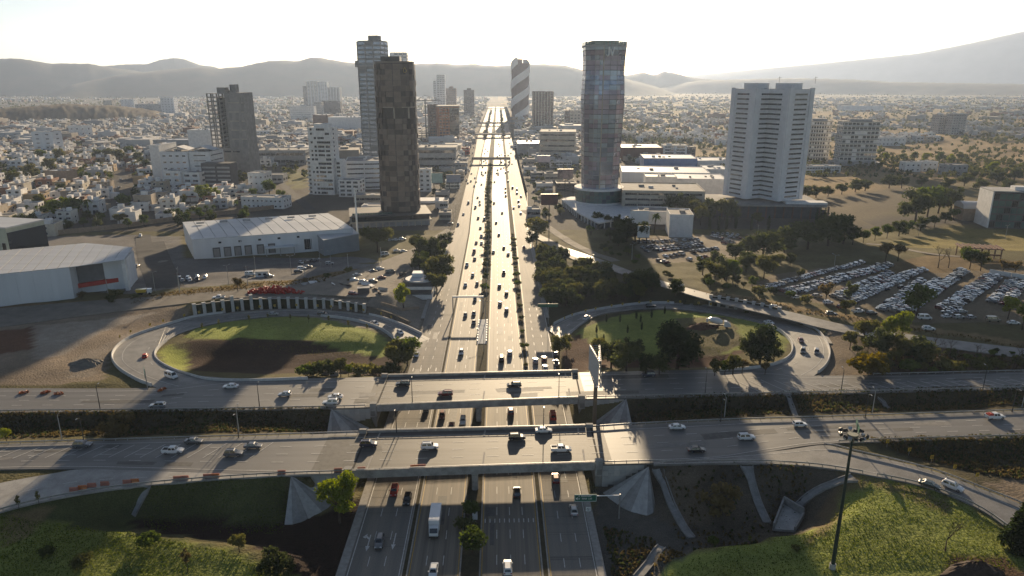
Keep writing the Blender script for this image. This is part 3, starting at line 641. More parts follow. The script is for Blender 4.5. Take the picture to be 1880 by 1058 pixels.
def overpass(label, FARP, NEARP, apl, apr, keyl, keyr):
    c = cut(NEARP, BRL, BRR, 3)[1]
    t = thing('overpass', label, 'bridge', (c[0], c[1], 0)); O = np.array([c[0], c[1], 0])
    def part(name, mb, mat, par=None, **k):
        mb.v = [(x-O[0], y-O[1], z) for x, y, z in mb.v]; return mb.obj(name, mat, par or t, **k)
    fe, ne = cut(FARP, BRL, BRR), cut(NEARP, BRL, BRR)
    mb = MB(); n = len(fe)
    md = [lerp(ne[i], fe[i], .84) for i in range(n)]; rings = [[(*ne[i][:2], 5.55), (*ne[i][:2], 5.98), (*fe[i][:2], 5.98), (*fe[i][:2], 5.9), (*md[i][:2], 5.55)] for i in range(n)]; mb.loft(rings); part('deck', mb, br_c)
    for k in range(5):
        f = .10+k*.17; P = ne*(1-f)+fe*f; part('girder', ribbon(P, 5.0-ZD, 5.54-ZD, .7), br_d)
    for P, s in ((ne, 1), (fe, -1)):
        fa = part('parapet', ribbon(offs(P, -.05*s), (5.05 if s > 0 else 5.95)-ZD, 7.25-ZD, .42), br_c)
        part('hand_rail', ribbon(offs(P, -.05*s), 7.42-ZD, 7.52-ZD, .12), steel, fa)
        mbp = MB()
        for x in np.linspace(BRL+1, BRR-1, 26):
            y = np.interp(x, P[:,0], P[:,1]); mbp.box(x-.06, x+.06, y-.06, y+.06, 7.24, 7.43)
        part('rail_post', mbp, steel, fa, kind='stuff')
    for f in (.06, .44, .80):
        p = np.array([-6.25, lerp(np.interp(-6.25, NEARP[:,0], NEARP[:,1]), np.interp(-6.25, FARP[:,0], FARP[:,1]), f)])
        mb = MB(); k = .35; q = [(-.8+k,-.9),(.8-k,-.9),(.8,-.9+k),(.8,.9-k),(.8-k,.9),(-.8+k,.9),(-.8,.9-k),(-.8,-.9+k)]
        mb.prism([(p[0]+a, p[1]+b) for a, b in q], -.2, 4.3); part('pier', mb, br_c)
    mb = MB(); y0 = np.interp(-6.25, NEARP[:,0], NEARP[:,1])+.5; y1 = np.interp(-6.25, FARP[:,0], FARP[:,1])-.5
    mb.loft([[(-7.3,y,4.97),(-7.05,y,4.31),(-5.45,y,4.31),(-5.2,y,4.97)] for y in (y0, y1-3)]); part('pier_cap', mb, br_c)
    for side, ax in (('l', apl), ('r', apr)):
        xb = BRL if side == 'l' else BRR; s = -1 if side == 'l' else 1; xo = xb+.35*s; xe = ax[0]
        a, b = cut(NEARP, min(xo, xe), max(xo, xe), 8), cut(FARP, min(xo, xe), max(xo, xe), 8)
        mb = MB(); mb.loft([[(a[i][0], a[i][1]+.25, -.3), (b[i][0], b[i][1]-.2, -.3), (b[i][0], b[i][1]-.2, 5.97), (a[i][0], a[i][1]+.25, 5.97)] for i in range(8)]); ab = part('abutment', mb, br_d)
        # bearing shelf block at the end of the span
        y = np.interp(xo, NEARP[:,0], NEARP[:,1]); mb = MB(); mb.box(xo-.2 if s > 0 else xo-1.7, xo+1.7 if s > 0 else xo+.2, y-.25, y+1.2, 3.3, 7.6); mb.box(xo+.3*s-.02 if s > 0 else xo-1.5, xo+1.5 if s > 0 else xo-.28, y-.32, y-.2, 3.7, 5.2, 1)
        part('end_block', mb, [br_c, br_d])
        y = np.interp(xo, FARP[:,0], FARP[:,1]); mb = MB(); mb.box(xo-.2 if s > 0 else xo-1.7, xo+1.7 if s > 0 else xo+.2, y-.6, y+.3, 5, 7.7); part('end_block', mb, br_c)
        # facing panels in running bond
        W = abs(xe-xo)-1.8; x0 = xo+1.72*s; cols = int(W/1.5)
        wob = random.Random(3)
        for i in range(cols):
            for j in range(4):
                h0 = -.2+j*1.58 + (.79 if i % 2 else 0); h1 = min(h0+1.54, 5.95)
                if i % 2 and j == 0: pass
                u0 = x0+s*i*1.5; u1 = x0+s*(i*1.5+1.46); ya = np.interp((u0+u1)/2, NEARP[:,0], NEARP[:,1])
                # skip what the cone covers entirely
                fr_ = (i+1)/cols
                if h1 < 6.0*(fr_-.25)/.75-.6: continue
                mb = MB(); d = wob.uniform(.0, .05); mb.box(min(u0,u1), max(u0,u1), ya+.1-d, ya+.24, h0, h1); part('facing_panel', mb, pan_c[(i*7+j*3+int(wob.random()*2)) % 3], ab)
        # long side of the abutment seen under the span
        key = keyl if side == 'l' else keyr; base = CONEW[key]
        mb = MB(); A = ax+np.array([0, .05, .1])
        fan = put('slope_cone', None, t)
        pts = resample(base, 1.9)
        for i in range(len(pts)-1):
            m = MB(); p, q = pts[i].copy(), pts[i+1].copy(); p[2] = .1; q[2] = .1
            nrm = np.cross(p-A, q-A); nrm /= np.linalg.norm(nrm); nrm = nrm if nrm[2] > 0 else -nrm
            lo = lambda P_: P_-np.array([0, 0, .35])
            k = .05+.22*(i//2 % 2); P1, P2, P0 = p+nrm*k, q+nrm*(.27-k), A+nrm*.05
            m.add([P0, P1, P2, lo(P0), lo(P1)-[0,0,.3], lo(P2)-[0,0,.3]], [(0,1,2),(5,4,3),(0,3,4,1),(1,4,5,2),(2,5,3,0)])
            part('slope_slab', m, slope_c[(i//2+i) % 2], fan)
    return t
overpass('nearer grey concrete road bridge crossing over the highway', near_far, near_near, AP['nl'], AP['nr'], 'nl', 'nr')
overpass('farther grey concrete road bridge over the highway, next to the loops', far_far, far_near, AP['fl'], AP['fr'], 'fl', 'fr')
# ------------------------------------------------------------------ guard rails, barriers
post_me = MB().box(-.07,.07,-.07,.07,-.5,.78).mesh('rail_post', steel)
def guard_rail(label, P, step=3.0):
    P = np.array(P); t = thing('guard_rail', label, 'guard rail', P[len(P)//2], 0, 'guard rails along the roads'); O = P[len(P)//2]
    mb = ribbon(resample(P, 2.5), .45, .78, .12); mb.v = [tuple(np.array(v)-O) for v in mb.v]; mb.obj('rail_beam', steel, t)
    for p in resample(P, step): put('rail_post', post_me, t, loc=p-O)
def sub(P, x0, x1): return P[(P[:,0] >= x0) & (P[:,0] <= x1)]
guard_rail('guard rail along the nearer ring road, right of the near bridge above the bare slope', np.r_[sub(near_near, BRR+2, 40)+[0,.3,0], sub(rampR_b, 40, 90)+[0,.4,0]])
guard_rail('guard rail on the outer side of the right exit ramp beside the lawn', sub(rampR_b, 91, 150)+[0,.3,0])
guard_rail('guard rail between exit ramp and ring road on the right', sub(rampR_a, 84, 160)+[0,-.2,0])
guard_rail('guard rail below the nearer ring road at the far right', sub(near_near, 88, 175)+[0,.3,0])
guard_rail('guard rail beside the pale ramp at lower left above the dark grass', sub(rampL_b, -140, BRL-1)+[0,.3,0])
guard_rail('guard rail on the north edge of the nearer ring road, left', sub(near_far, -140, BRL-2)+[0,-.3,0])
guard_rail('guard rail on the north edge of the nearer ring road, right', sub(near_far, BRR+2, 175)+[0,-.3,0])
guard_rail('guard rail on the south edge of the farther ring road, left', sub(far_near, -150, BRL-2)+[0,.3,0])
guard_rail('guard rail on the south edge of the farther ring road, right', sub(far_near, BRR+2, 185)+[0,.3,0])
guard_rail('guard rail on the north edge of the farther ring road at the far right', sub(far_far, 120, 185)+[0,-.3,0])
barrier_m = M('barrier_concrete', (.50,.49,.47), rough=.55, scale=.8, var=.15, spec=.5)
def barrier(label, P):
    P = resample(np.array(P), 3.0); O = P[len(P)//2].copy(); t = thing('concrete_barrier', label, 'barrier', O, 0, 'concrete barriers of the loop ramps')
    P = P-O
    for i in range(len(P)-1):
        a, b = P[i], P[i+1]; b2 = a+(b-a)*.985; T = (b2-a); N = np.array([-T[1], T[0], 0]); N /= np.linalg.norm(N); m = MB()
        m.loft([[p-N*.32+[0,0,-.2], p-N*.32+[0,0,.12], p-N*.13+[0,0,.95], p+N*.13+[0,0,.95], p+N*.32+[0,0,.12], p+N*.32+[0,0,-.2]] for p in (a, b2)]); m.obj('barrier_block', barrier_m, t)
barrier('pale barrier round the outer edge of the left loop', loopL_o[2:36]+[0,0,-.02]); barrier('pale barrier round the inner edge of the left loop', loopL_i[4:32])
barrier('pale barrier round the outer edge of the right loop', loopR_o[2:30]); barrier('pale barrier on the inner edge of the right loop beside the lawn', loopR_i[2:30])
barrier('pale barrier where the left loop meets the frontage road', loopL_i[52:68]); barrier('pale barrier on the outer edge of the left loop near the highway', loopL_o[56:68])
barrier('pale barrier between right loop and highway thicket', loopR_o[44:68])
# pale kerb verge inside the walls is the ramp's own pavement
slab('loop_verge', *match(offs(loopL_o[30:62], -.3)+[0,0,.12], offs(loopL_o[30:62], -1.9)+[0,0,.12], 40), kerb_c, .3)
slab('loop_verge', *match(offs(loopR_o[14:46], -.3)+[0,0,.12], offs(loopR_o[14:46], -1.9)+[0,0,.12], 40), kerb_c, .3)
# ------------------------------------------------------------------ planted retaining walls of the loops
pil_m = M('pillar_concrete', (.46,.45,.43), rough=.8, scale=.8, var=.15); grn_m = M('green_wall', (.030,.038,.016), rough=.95, scale=2.2, col2=(.012,.016,.008), spec=.1); cap_m = M('wall_cap', (.36,.35,.33), rough=.85)
yel = M('yellow_sign', (.62,.42,.04), rough=.5, var=.1); blk = M('sign_black', (.02,.02,.02), rough=.6)
def planted_wall(label, P, hs, n, tall):
    P = np.array(P); cum = np.r_[0, np.cumsum(np.linalg.norm(np.diff(P, axis=0), axis=1))]; s = np.linspace(0, cum[-1], n+1)
    Q = np.stack([np.interp(s, cum, P[:, i]) for i in range(3)], 1); H_ = np.interp(s, cum, hs); Q = offs(Q, 1.0); O = Q[n//2].copy()
    t = thing('retaining_wall', label, 'retaining wall', O)
    for i in range(n+1):
        q = Q[i]-O; T = Q[min(i+1, n)]-Q[max(i-1, 0)]; ang = math.atan2(T[1], T[0]); h = H_[i]+(1.9 if i in tall else .55)
        m = MB(); m.box(-.62,.62,-.75,.5,-.6,h); m.box(-.72,.72,-.85,.6,h+.004,h+.2); m.obj('pillar', pil_m, t, loc=q, rot=ang)
        if i < n:
            q2 = Q[i+1]-O; T = q2-q; L_ = np.linalg.norm(T[:2]); ang = math.atan2(T[1], T[0]); h0, h1 = H_[i], H_[i+1]
            m = MB(); m.loft([[(.66,-.12,-.6),(.66,.45,-.6),(.66,.45,h0),(.66,-.12,h0)], [(L_-.66,-.12,T[2]-.6),(L_-.66,.45,T[2]-.6),(L_-.66,.45,h1+T[2]),(L_-.66,-.12,h1+T[2])]]); m.obj('green_panel', grn_m, t, loc=q, rot=ang)
            m = MB(); m.loft([[(.66,-.2,h0+.003),(.66,.5,h0+.003),(.66,.5,h0+.18),(.66,-.2,h0+.18)], [(L_-.66,-.2,h1+T[2]+.003),(L_-.66,.5,h1+T[2]+.003),(L_-.66,.5,h1+T[2]+.18),(L_-.66,-.2,h1+T[2]+.18)]]); m.obj('wall_cap', cap_m, t, loc=q, rot=ang)
    return Q
WQL = planted_wall('long curved wall of pale pillars and dark green planted panels behind the left loop', wl, WALLH_L, 19, (4, 6))
WQR = planted_wall('curved wall of pale pillars and dark green planted panels behind the right loop', wr, WALLH_R, 8, ())
# plain dark stone walls that continue them
stone_m = M('stone_wall', (.14,.115,.085), rough=.95, scale=1.2, col2=(.075,.062,.045), fine=.3)
P = [loopL_o[i] for i in range(50, 64)]; h_ = np.linspace(3.3, .8, len(P)); mb = MB(); a = offs(P, 1.0); b = offs(P, 3.4)
for Q_ in (a,): mb.strip(np.array(Q_)-[0,0,.4], b+np.stack([0*h_, 0*h_, h_], 1))
mb.strip(b+np.stack([0*h_, 0*h_, h_], 1), offs(P, 4.2)+np.stack([0*h_, 0*h_, h_-.02], 1)); tag(mb.obj('stone_slope', stone_m), 'sloping brown stone bank beside the end of the left loop', 'stone bank')
# ------------------------------------------------------------------ chevron markers along the loops
def chevron(p, ang, label, group):
    t = thing('chevron_sign', label, 'chevron sign', p, ang, group)
    MB().tube((0,0,-.3), (0,0,1.2), .05, n=5).obj('sign_post', steel, t)
    pl_ = MB().box(-.42,.42,-.04,.0,1.2,2.2).obj('sign_plate', yel, t)
    m = MB()
    for k in (-.22, .08): m.add([(k-.1,-.045,2.1),(k+.06,-.045,2.1),(k+.28,-.045,1.7),(k+.06,-.045,1.3),(k-.1,-.045,1.3),(k+.12,-.045,1.7)], [(0,5,2,1),(5,4,3,2)])
    m.obj('chevron', blk, pl_)
for i in range(17):
    p = loopL_o[int(20+i*2.55)]; T = loopL_o[int(21+i*2.55)]-p; q = p+np.array([-T[1], T[0], 0])/np.linalg.norm(T[:2])*(.6 if 29 < 20+i*2.55 < 62 else 1.6); q[2] = max(p[2], p[2] if 29 < 20+i*2.55 < 62 else zt(q[0], q[1])+.2)
    chevron(q, math.atan2(T[1], T[0]), f'yellow chevron board, {ordinal(i+1)} from the ring road round the left loop', 'chevron boards round the left loop')
for i in range(12):
    j = int(38+i*2.5); p = loopR_o[j]; T = loopR_o[j+1]-p; q = p+np.array([-T[1], T[0], 0])/np.linalg.norm(T[:2])*1.8; q[2] = zt(q[0], q[1])+.3
    chevron(q, math.atan2(T[1], T[0])+math.pi, f'yellow chevron board before the thicket, {ordinal(12-i)} from the highway along the right loop', 'chevron boards round the right loop')
for i, (x, y) in enumerate([(1591,815),(1628,821),(1668,836),(1709,850),(1751,868),(1792,883)]):
    q = GT(x, y); chevron(q, .1, f'yellow chevron board beside the right exit ramp, {ordinal(i+1)} along the ramp', 'chevron boards of the exit ramp')
# ------------------------------------------------------------------ drainage chutes on the slopes
ch_m = M('chute_concrete', (.30,.295,.28), rough=.9, scale=.8, col2=(.2,.195,.185))
CHUTES = []
def chute(label, pts, w_=1.5, flare=True):
    P = np.array([GT(*p) for p in pts]); P = resample(P, 2.0); O = P[0].copy(); t = thing('drain_chute', label, 'drainage channel', O, 0, 'concrete drainage chutes on the slopes')
    P[:, 2] = zt(P[:, 0], P[:, 1]); CHUTES.extend([(q[0], q[1]) for q in resample(P, .8)]); wd = np.full(len(P), w_/2)
    if flare: wd[:2] *= [1.9, 1.3]
    T = np.gradient(P, axis=0); N = np.stack([-T[:,1], T[:,0], 0*T[:,0]], 1); N /= np.linalg.norm(N, axis=1)[:, None]
    f = MB(); w1 = MB(); w2 = MB(); r = []; ra = []; rb = []
    for p, n_, k in zip(P-O, N, wd):
        u = np.array([0,0,1.]); a, b = p+n_*k, p-n_*k
        r.append([a-u*.3, b-u*.3, b+u*.16, a+u*.16]); ra.append([a-u*.3+n_*.0, a+u*.42, a+n_*.22+u*.42, a+n_*.22-u*.3]); rb.append([b-n_*.22-u*.3, b-n_*.22+u*.42, b+u*.42, b-u*.3])
    f.loft(r).obj('channel_bed', ch_m, t); w1.loft(ra).obj('channel_side', ch_m, t); w2.loft(rb).obj('channel_side', ch_m, t)
chute('pale concrete chute down the dark grass slope at lower left', [(266,894),(258,915),(250,932),(243,946)])
chute('long concrete chute beside the near bridge cone on the right', [(1208,862),(1220,890),(1232,925),(1250,960),(1269,988)])
chute('concrete chute down the bare slope, between the long one and the basin', [(1371,857),(1380,885),(1392,925),(1408,960)])
chute('angled concrete chute running down to the square basin', [(1568,878),(1535,886),(1510,896),(1480,915),(1453,937)])
chute('concrete strip along the foot of the right lawn at the bottom edge', [(1215,1004),(1196,1030),(1170,1062)], 1.6, False)
chute('narrow chute on the grass bank between the ring roads, near the right loop', [(1446,726),(1454,745),(1461,765)], .9, False)
chute('curved chute on the grass bank between the ring roads, further right', [(1612,726),(1623,735),(1630,750)], .8, False)
# basin
q = [G(1420,971,.75), G(1438,924,.75), G(1475,946,.75), G(1459,974,.75)]; O = sum(q)/4; t = thing('drain_basin', 'square concrete drainage basin at the foot of the angled chute', 'drainage basin', O)
MB().prism([(v-O)[:2] for v in q], -.9, 0).obj('basin_floor', slope_c[0], t)
for a, b, h in ((0,1,1.5),(1,2,1.9),(2,3,.9)): ribbon(np.array([q[a]-O, lerp(q[a], q[b], .5)-O, q[b]-O]), -1, h, .4).obj('basin_wall', ch_m, t)
# ================================================================== buildings
W_WHITE = M('render_white', (.70,.69,.67), rough=.85, scale=.35, var=.14, fine=.06)
W_GREY = M('render_grey', (.34,.34,.34), rough=.85, scale=.3, var=.2, fine=.08)
W_DARK = M('render_dark', (.075,.075,.08), rough=.7, scale=.3, var=.25)
W_BEIGE = M('render_beige', (.45,.40,.33), rough=.85, scale=.3, var=.18, fine=.06)
W_PALE = M('panel_bluegrey', (.63,.65,.67), rough=.6, scale=.15, var=.1, stretch=(1,1,.1))
W_BROWN = M('render_brown', (.13,.075,.055), rough=.8, scale=.3, var=.25)
W_ORANGE = M('render_orange', (.34,.13,.06), rough=.8, scale=.3, var=.12)
W_CONC = M('raw_concrete', (.27,.265,.255), rough=.9, scale=.25, col2=(.19,.185,.18), fine=.1)
W_BLUE = M('cladding_blue', (.06,.14,.32), rough=.6, scale=.3, var=.15)
W_RUST = M('cladding_rust', (.17,.085,.06), rough=.8, scale=.4, var=.2, stretch=(1,1,.05))
W_RED = M('paint_red', (.42,.03,.02), rough=.5, var=.12)
W_SAND = M('brick_sand', (.33,.25,.18), rough=.9, scale=.5, var=.2, fine=.1)
ROOF = M('roof_membrane', (.30,.29,.275), rough=.9, scale=.2, col2=(.2,.19,.18), fine=.15)
ROOF_W = M('roof_sheet_white', (.50,.51,.52), rough=.5, scale=.25, stretch=(.06,1,1), col2=(.40,.41,.42), spec=.5)
ROOF_R = M('roof_tile_red', (.20,.07,.05), rough=.85, scale=.8, var=.25)
GL = glassmat('glass_dark', (.020,.026,.034)); GL2 = glassmat('glass_blue', (.045,.065,.09), rough=.1); GLG = glassmat('glass_green', (.07,.13,.12), rough=.12)
GLJ = [glassmat('glass_mauve', (.30,.275,.36), rough=.3, metal=.7), glassmat('glass_slate', (.27,.31,.41), rough=.26, metal=.7), glassmat('glass_steel', (.34,.39,.47), rough=.3, metal=.7), glassmat('glass_rose', (.32,.275,.34), rough=.3, metal=.6), glassmat('glass_sage', (.31,.36,.41), rough=.3, metal=.5)]
UNIT = {}
def winmesh(w, h, glass, frame, sill=True):
    k = (round(w, 2), round(h, 2), glass.name, frame.name)
    if k in UNIT: return UNIT[k]
    m = MB(); m.box(-w/2-.12, w/2+.12, -.1, .02, -.14, -.001, 1); m.box(-w/2-.12, w/2+.12, -.07, .02, h+.001, h+.12, 1)
    m.box(-w/2-.1, -w/2, -.07, .02, 0, h, 1); m.box(w/2, w/2+.1, -.07, .02, 0, h, 1); m.box(-w/2, w/2, -.03, .02, 0, h, 0)
    if w > 2.2:
        for i in range(1, int(w/1.6)+1): x = -w/2+i*w/(int(w/1.6)+1); m.box(x-.05, x+.05, -.06, -.03, 0, h, 1)
    UNIT[k] = m.mesh('window', [glass, frame]); return UNIT[k]
def wins(t, p0, ang, W, zs, bays, ww, wh, glass=GL, frame=W_WHITE, skip=0.0, name='window', margin=0.0, seed=1):
    r = random.Random(seed); me_ = winmesh(ww, wh, glass, frame); c, s = math.cos(ang), math.sin(ang)
    for z in zs:
        for b in range(bays):
            if r.random() < skip: continue
            x = margin+(b+.5)*(W-2*margin)/bays
            put(name, me_, t, loc=(p0[0]+c*x, p0[1]+s*x, z), rot=ang)
def site(pxl, pxr, pyb, near=False):
    p = GT((pxl+pxr)/2, pyb) if near else G((pxl+pxr)/2, pyb); return p, (pxr-pxl)/pxm(p)
def block(name, label, cat, pxl, pxr, pyb, pyt, depth, rot=0, wall=W_WHITE, roof=ROOF, floors=0, bays=0, ww=1.6, wh=1.5, glass=GL, frame=None, near=False, parapet=.9, group=None, fh=None, sides=True, extra=True, skip=0.0):
    p, W = site(pxl, pxr, pyb, near); H = hgt(p[0], p[1], pyt)-p[2]; t = thing(name, label, cat, p, rot, group); frame = frame or wall
    MB().box(-W/2, W/2, 0, depth, -1, H).obj('wall', wall, t)
    m = MB()
    for a in ((-W/2-.12, W/2+.12, -.12, .25), (-W/2-.12, W/2+.12, depth-.25, depth+.12), (-W/2-.12, -W/2+.25, .251, depth-.251), (W/2-.25, W/2+.12, .251, depth-.251)): m.box(*a, H-.3, H+parapet*.8)
    m.obj('parapet', wall, t)
    rf = MB().box(-W/2+.26, W/2-.26, .26, depth-.26, H, H+.06).obj('roof', roof, t)
    if extra and W > 6 and depth > 6:
        r = random.Random(label); 
        for k in range(min(4, 1+int(W*depth/300))):
            x = r.uniform(-W*.35, W*.35); y = r.uniform(depth*.25, depth*.7); a, b, h_ = r.uniform(.8, 2.2), r.uniform(.8, 1.8), r.uniform(.8, 2.2); MB().box(x-a, x+a, y-b, y+b, H+.05, H+h_).obj('roof_unit', r.choice([W_GREY, W_WHITE, W_CONC]), rf)
    if floors:
        f_ = H/floors; zs = [f_*(i+.32) for i in range(floors)]
        wins(t, (-W/2, 0), 0, W, zs, bays, min(ww, W/bays*.92), min(wh, f_*.62), glass, frame, skip=skip, margin=W*.03)
        if sides:
            nb = max(1, int(depth/(W/bays))) if bays > 1 else 1
            side = -1 if p[0] > 0 else 1      # the side the viewer sees
            w_ = min(ww, depth/nb*.9) if bays > 1 else depth*.85
            if side > 0: wins(t, (W/2, 0), math.pi/2, depth, zs, nb, w_, min(wh, f_*.62), glass, frame, skip=skip, seed=2)
            else: wins(t, (-W/2, depth), -math.pi/2, depth, zs, nb, w_, min(wh, f_*.62), glass, frame, skip=skip, seed=2)
    return t, W, H
def quadshed(name, label, cat, base, h, ridge, wall, roof, slope_axis=0):
    """four ground corners (front-left, front-right, back-right, back-left), eaves height, ridge extra"""
    O = base[0].copy(); t = thing(name, label, cat, O); q = [b-O for b in base]
    m = MB(); m.prism([p[:2] for p in q], -1, h); m.obj('wall', wall, t)
    up_ = np.array([0,0,1.])
    fl, fr, br, bl = [p*[1,1,0]+up_*(h+.02) for p in q]
    ml, mr = (fl+bl)/2+up_*ridge, (fr+br)/2+up_*ridge
    def ov(a, c): d = (a-c)*[1,1,0]; return a+d/np.linalg.norm(d)*.4
    cen = (fl+fr+br+bl)/4; fl, fr, br, bl = [ov(p, cen) for p in (fl, fr, br, bl)]; ml = (fl+bl)/2*[1,1,0]+up_*(h+.02+ridge); mr = (fr+br)/2*[1,1,0]+up_*(h+.02+ridge)
    # standing-seam roof sheets, side by side
    N = max(3, min(14, int(np.linalg.norm(fr-fl)/6)))
    rf = put('roof', None, t)
    for k in range(N):
        a, b = k/N+.002, (k+1)/N-.002
        for (e0, e1, r0, r1) in ((fl, fr, ml, mr), (bl, br, ml, mr)):
            P = [lerp(e0, e1, a), lerp(e0, e1, b), lerp(r0, r1, b), lerp(r0, r1, a)]; th = up_*(.3+.03*(k % 2))
            mm = MB(); mm.add(P+[p+th for p in P], [(3,2,1,0),(4,5,6,7),(0,1,5,4),(1,2,6,5),(2,3,7,6),(3,0,4,7)]); mm.obj('roof_sheet', roof, rf)
    m = MB(); m.add([fl, bl, ml, fr, br, mr], [(0,2,1),(3,4,5)]); m.obj('gable', wall, t)
    return t, q, O
# ------------------------------------------------------------------ white twin towers with banded windows
def twin_half(t, c, s, ang, H, z0, floors=22):
    """square tower turned by ang, its corner towards the viewer"""
    ca, sa = math.cos(ang), math.sin(ang); e = [np.array([ca, sa]), np.array([-sa, ca])]
    C4 = [np.array(c)+e[0]*a*s/2+e[1]*b*s/2 for a, b in ((-1,-1),(1,-1),(1,1),(-1,1))]
    MB().prism([p for p in C4], z0, H).obj('tower_body', W_TW, t)
    fh = (H-z0-3)/floors
    for k in range(4):
        a, b = C4[k], C4[(k+1)%4]; u = (b-a)/s; n = np.array([u[1], -u[0]]); g = math.atan2(u[1], u[0])
        # corner fins frame a shallow recess between them
        for (f0, f1) in ((0, .16), (.84, 1.0)):
            MB().prism([a+u*s*f0+n*.0, a+u*s*f1, a+u*s*f1+n*.7, a+u*s*f0+n*.7], z0, H+.8).obj('corner_fin', W_TW, t)
        if k in (0, 3, 1):
            wins(t, a+n*.02, g, s, [z0+2.2+fh*i for i in range(floors)], 1, s*.5, 1.25, GL, W_TW2, name='window_band')
            for i in range(floors):
                z = z0+1.0+fh*i; q0, q1 = a+u*s*.17, a+u*s*.83
                MB().prism([q0, q1, q1+n*.28, q0+n*.28], z, z+.7).obj('spandrel', W_TW2, t)
    top = np.array(c)
    MB().cbox(top, e[0], s*.22, s*.3, H-.5, H+4.2).obj('lift_house', W_TW, t); MB().cbox(top, e[0], s*.48, s*.48, H, H+.12).obj('roof', ROOF, t)
W_TW = M('tower_white', (.70,.70,.72), rough=.8, scale=.2, var=.08); W_TW2 = M('tower_offwhite', (.63,.63,.65), rough=.8, scale=.2, var=.1)
p1 = G(1427, 397); p0 = G(1363, 386)
t = thing('apartment_tower', 'white twin residential tower with dark window bands, on a dark podium by the car park', 'tower', (p1[0], p1[1]+10, 0))
s1 = 25.0; H1 = hgt(p1[0]+1, p1[1], 164)
twin_half(t, (3, 2), s1, R(26), H1, 12); twin_half(t, (p0[0]-p1[0]+.5, 12.5), s1*.97, R(25), H1, 12)
pod = MB().cbox((-10, 4), (1, -.1), 40, 22, -1, 9).obj('podium', W_DARK, t)
MB().cbox((-10, 4), (1, -.1), 43, 24.5, 9.02, 10.4).obj('podium_roof', ROOF, t); MB().cbox((18, -14), (1, -.1), 15, 5, 10.42, 11.8).obj('entrance_canopy', W_WHITE, t)
for i in range(13):
    x = -44+i*6.4; MB().box(x-.5, x+.5, -19.4-x*.1, -18.4-x*.1, -1, 9.0).obj('podium_column', W_BROWN, t)
for i in range(12): put('window', winmesh(4.6, 5.5, GL2, W_DARK), t, loc=(-41+i*6.4, -17.7-(-41+i*6.4)*.1, 1), rot=-.1)
for x in (-3, 24): MB().tube((x, 6, H1+4), (x, 6, H1+9), .12).tube((x-1.5, 6, H1+7.6), (x+1.5, 6, H1+8.4), .1).obj('antenna', dark_steel, t)
# ------------------------------------------------------------------ faceted glass tower with the two letters
pj = G(1104, 388); t = thing('glass_tower', 'tall faceted glass tower with JV letters at its top, on a round glass drum', 'tower', (pj[0], pj[1]+17, 0))
Hj = hgt(pj[0], pj[1]+5, 83)
prof = [(17, 15.4), (.30*Hj, 16.0), (.5*Hj, 16.8), (.66*Hj, 17.6), (.72*Hj, 17.6), (.845*Hj, 16.7), (.93*Hj, 17.0), (.965*Hj, 17.6), (Hj, 17.7)]
ang8 = [R(a) for a in (-148, -118, -97, -60, -28, 28, 62, 118, 152)]; 
def ring_at(z, k=1.0): r = np.interp(z, [p[0] for p in prof], [p[1] for p in prof])*k; return [np.array([r*1.0*math.cos(a), r*.95*math.sin(a), z]) for a in ang8]
zs8 = [17+(Hj-17)*i/30 for i in range(31)]
MB().loft([[tuple(p) for p in ring_at(z, .985)] for z in zs8]).obj('core', W_DARK, t)
rj = random.Random(4); npan = 0; rest = MB()
for i in range(30):
    a, b = ring_at(zs8[i]), ring_at(zs8[i+1])
    for k in range(9):
        p, q, r_, s_ = a[k], a[(k+1)%9], b[(k+1)%9], b[k]
        for h in range(2):
            P = [lerp(p, q, h/2+.012), lerp(p, q, (h+1)/2-.012), lerp(s_, r_, (h+1)/2-.012), lerp(s_, r_, h/2+.012)]
            P[2] = lerp(P[1], P[2], .94); P[3] = lerp(P[0], P[3], .94)
            n = np.cross(P[1]-P[0], P[3]-P[0]); n /= np.linalg.norm(n); P = [v+n*rj.uniform(.02, .11) for v in P]
            blkid = vnoise(np.array([(k*2+h)*.8+.5]), np.array([i*1.7]), 1.6, 31)[0]
            mi = 0 if blkid < .38 else 1 if blkid < .55 else 2 if blkid < .66 else 3 if blkid < .76 else 1
            if 5 < i < 15 and blkid > .72 or i in (29,): mi = 4
            P2 = [v-n*.12 for v in P]; fs = [(0,1,2,3),(4,7,6,5),(0,4,5,1),(1,5,6,2),(2,6,7,3),(3,7,4,0)]
            if k in (0,1,2,3,8) or (k == 4 and i > 20):
                MB().add(P+P2, fs).obj('glass_panel', GLJ[mi], t); npan += 1
            else: rest.add(P+P2, fs, mi)
rest.obj('glass_panel', GLJ, t, kind='stuff')
for k in (0, 1, 2, 3, 4):
    m = MB()
    for i in range(0, 30, 3):
        a, b = ring_at(zs8[i], 1.012)[k], ring_at(zs8[i+3], 1.012)[k]; m.tube(a, b, .18 if k != 2 else .42, n=4)
    m.obj('mullion', W_BEIGE if k == 2 else W_GREY, t)
for i in range(1, 30): MB().loft([[tuple(p-[0,0,.22]) for p in ring_at(zs8[i], 1.009)], [tuple(p+[0,0,.22]) for p in ring_at(zs8[i], 1.009)]]).obj('floor_line', W_DARK if i % 3 else W_GREY, t)
cr_ = ring_at(Hj, 1.03); cr2 = ring_at(Hj, .97)
MB().loft([[tuple(p-[0,0,1.2]) for p in cr_], [tuple(p+[0,0,.1]) for p in cr_]]).obj('crown_band', W_GREY, t)
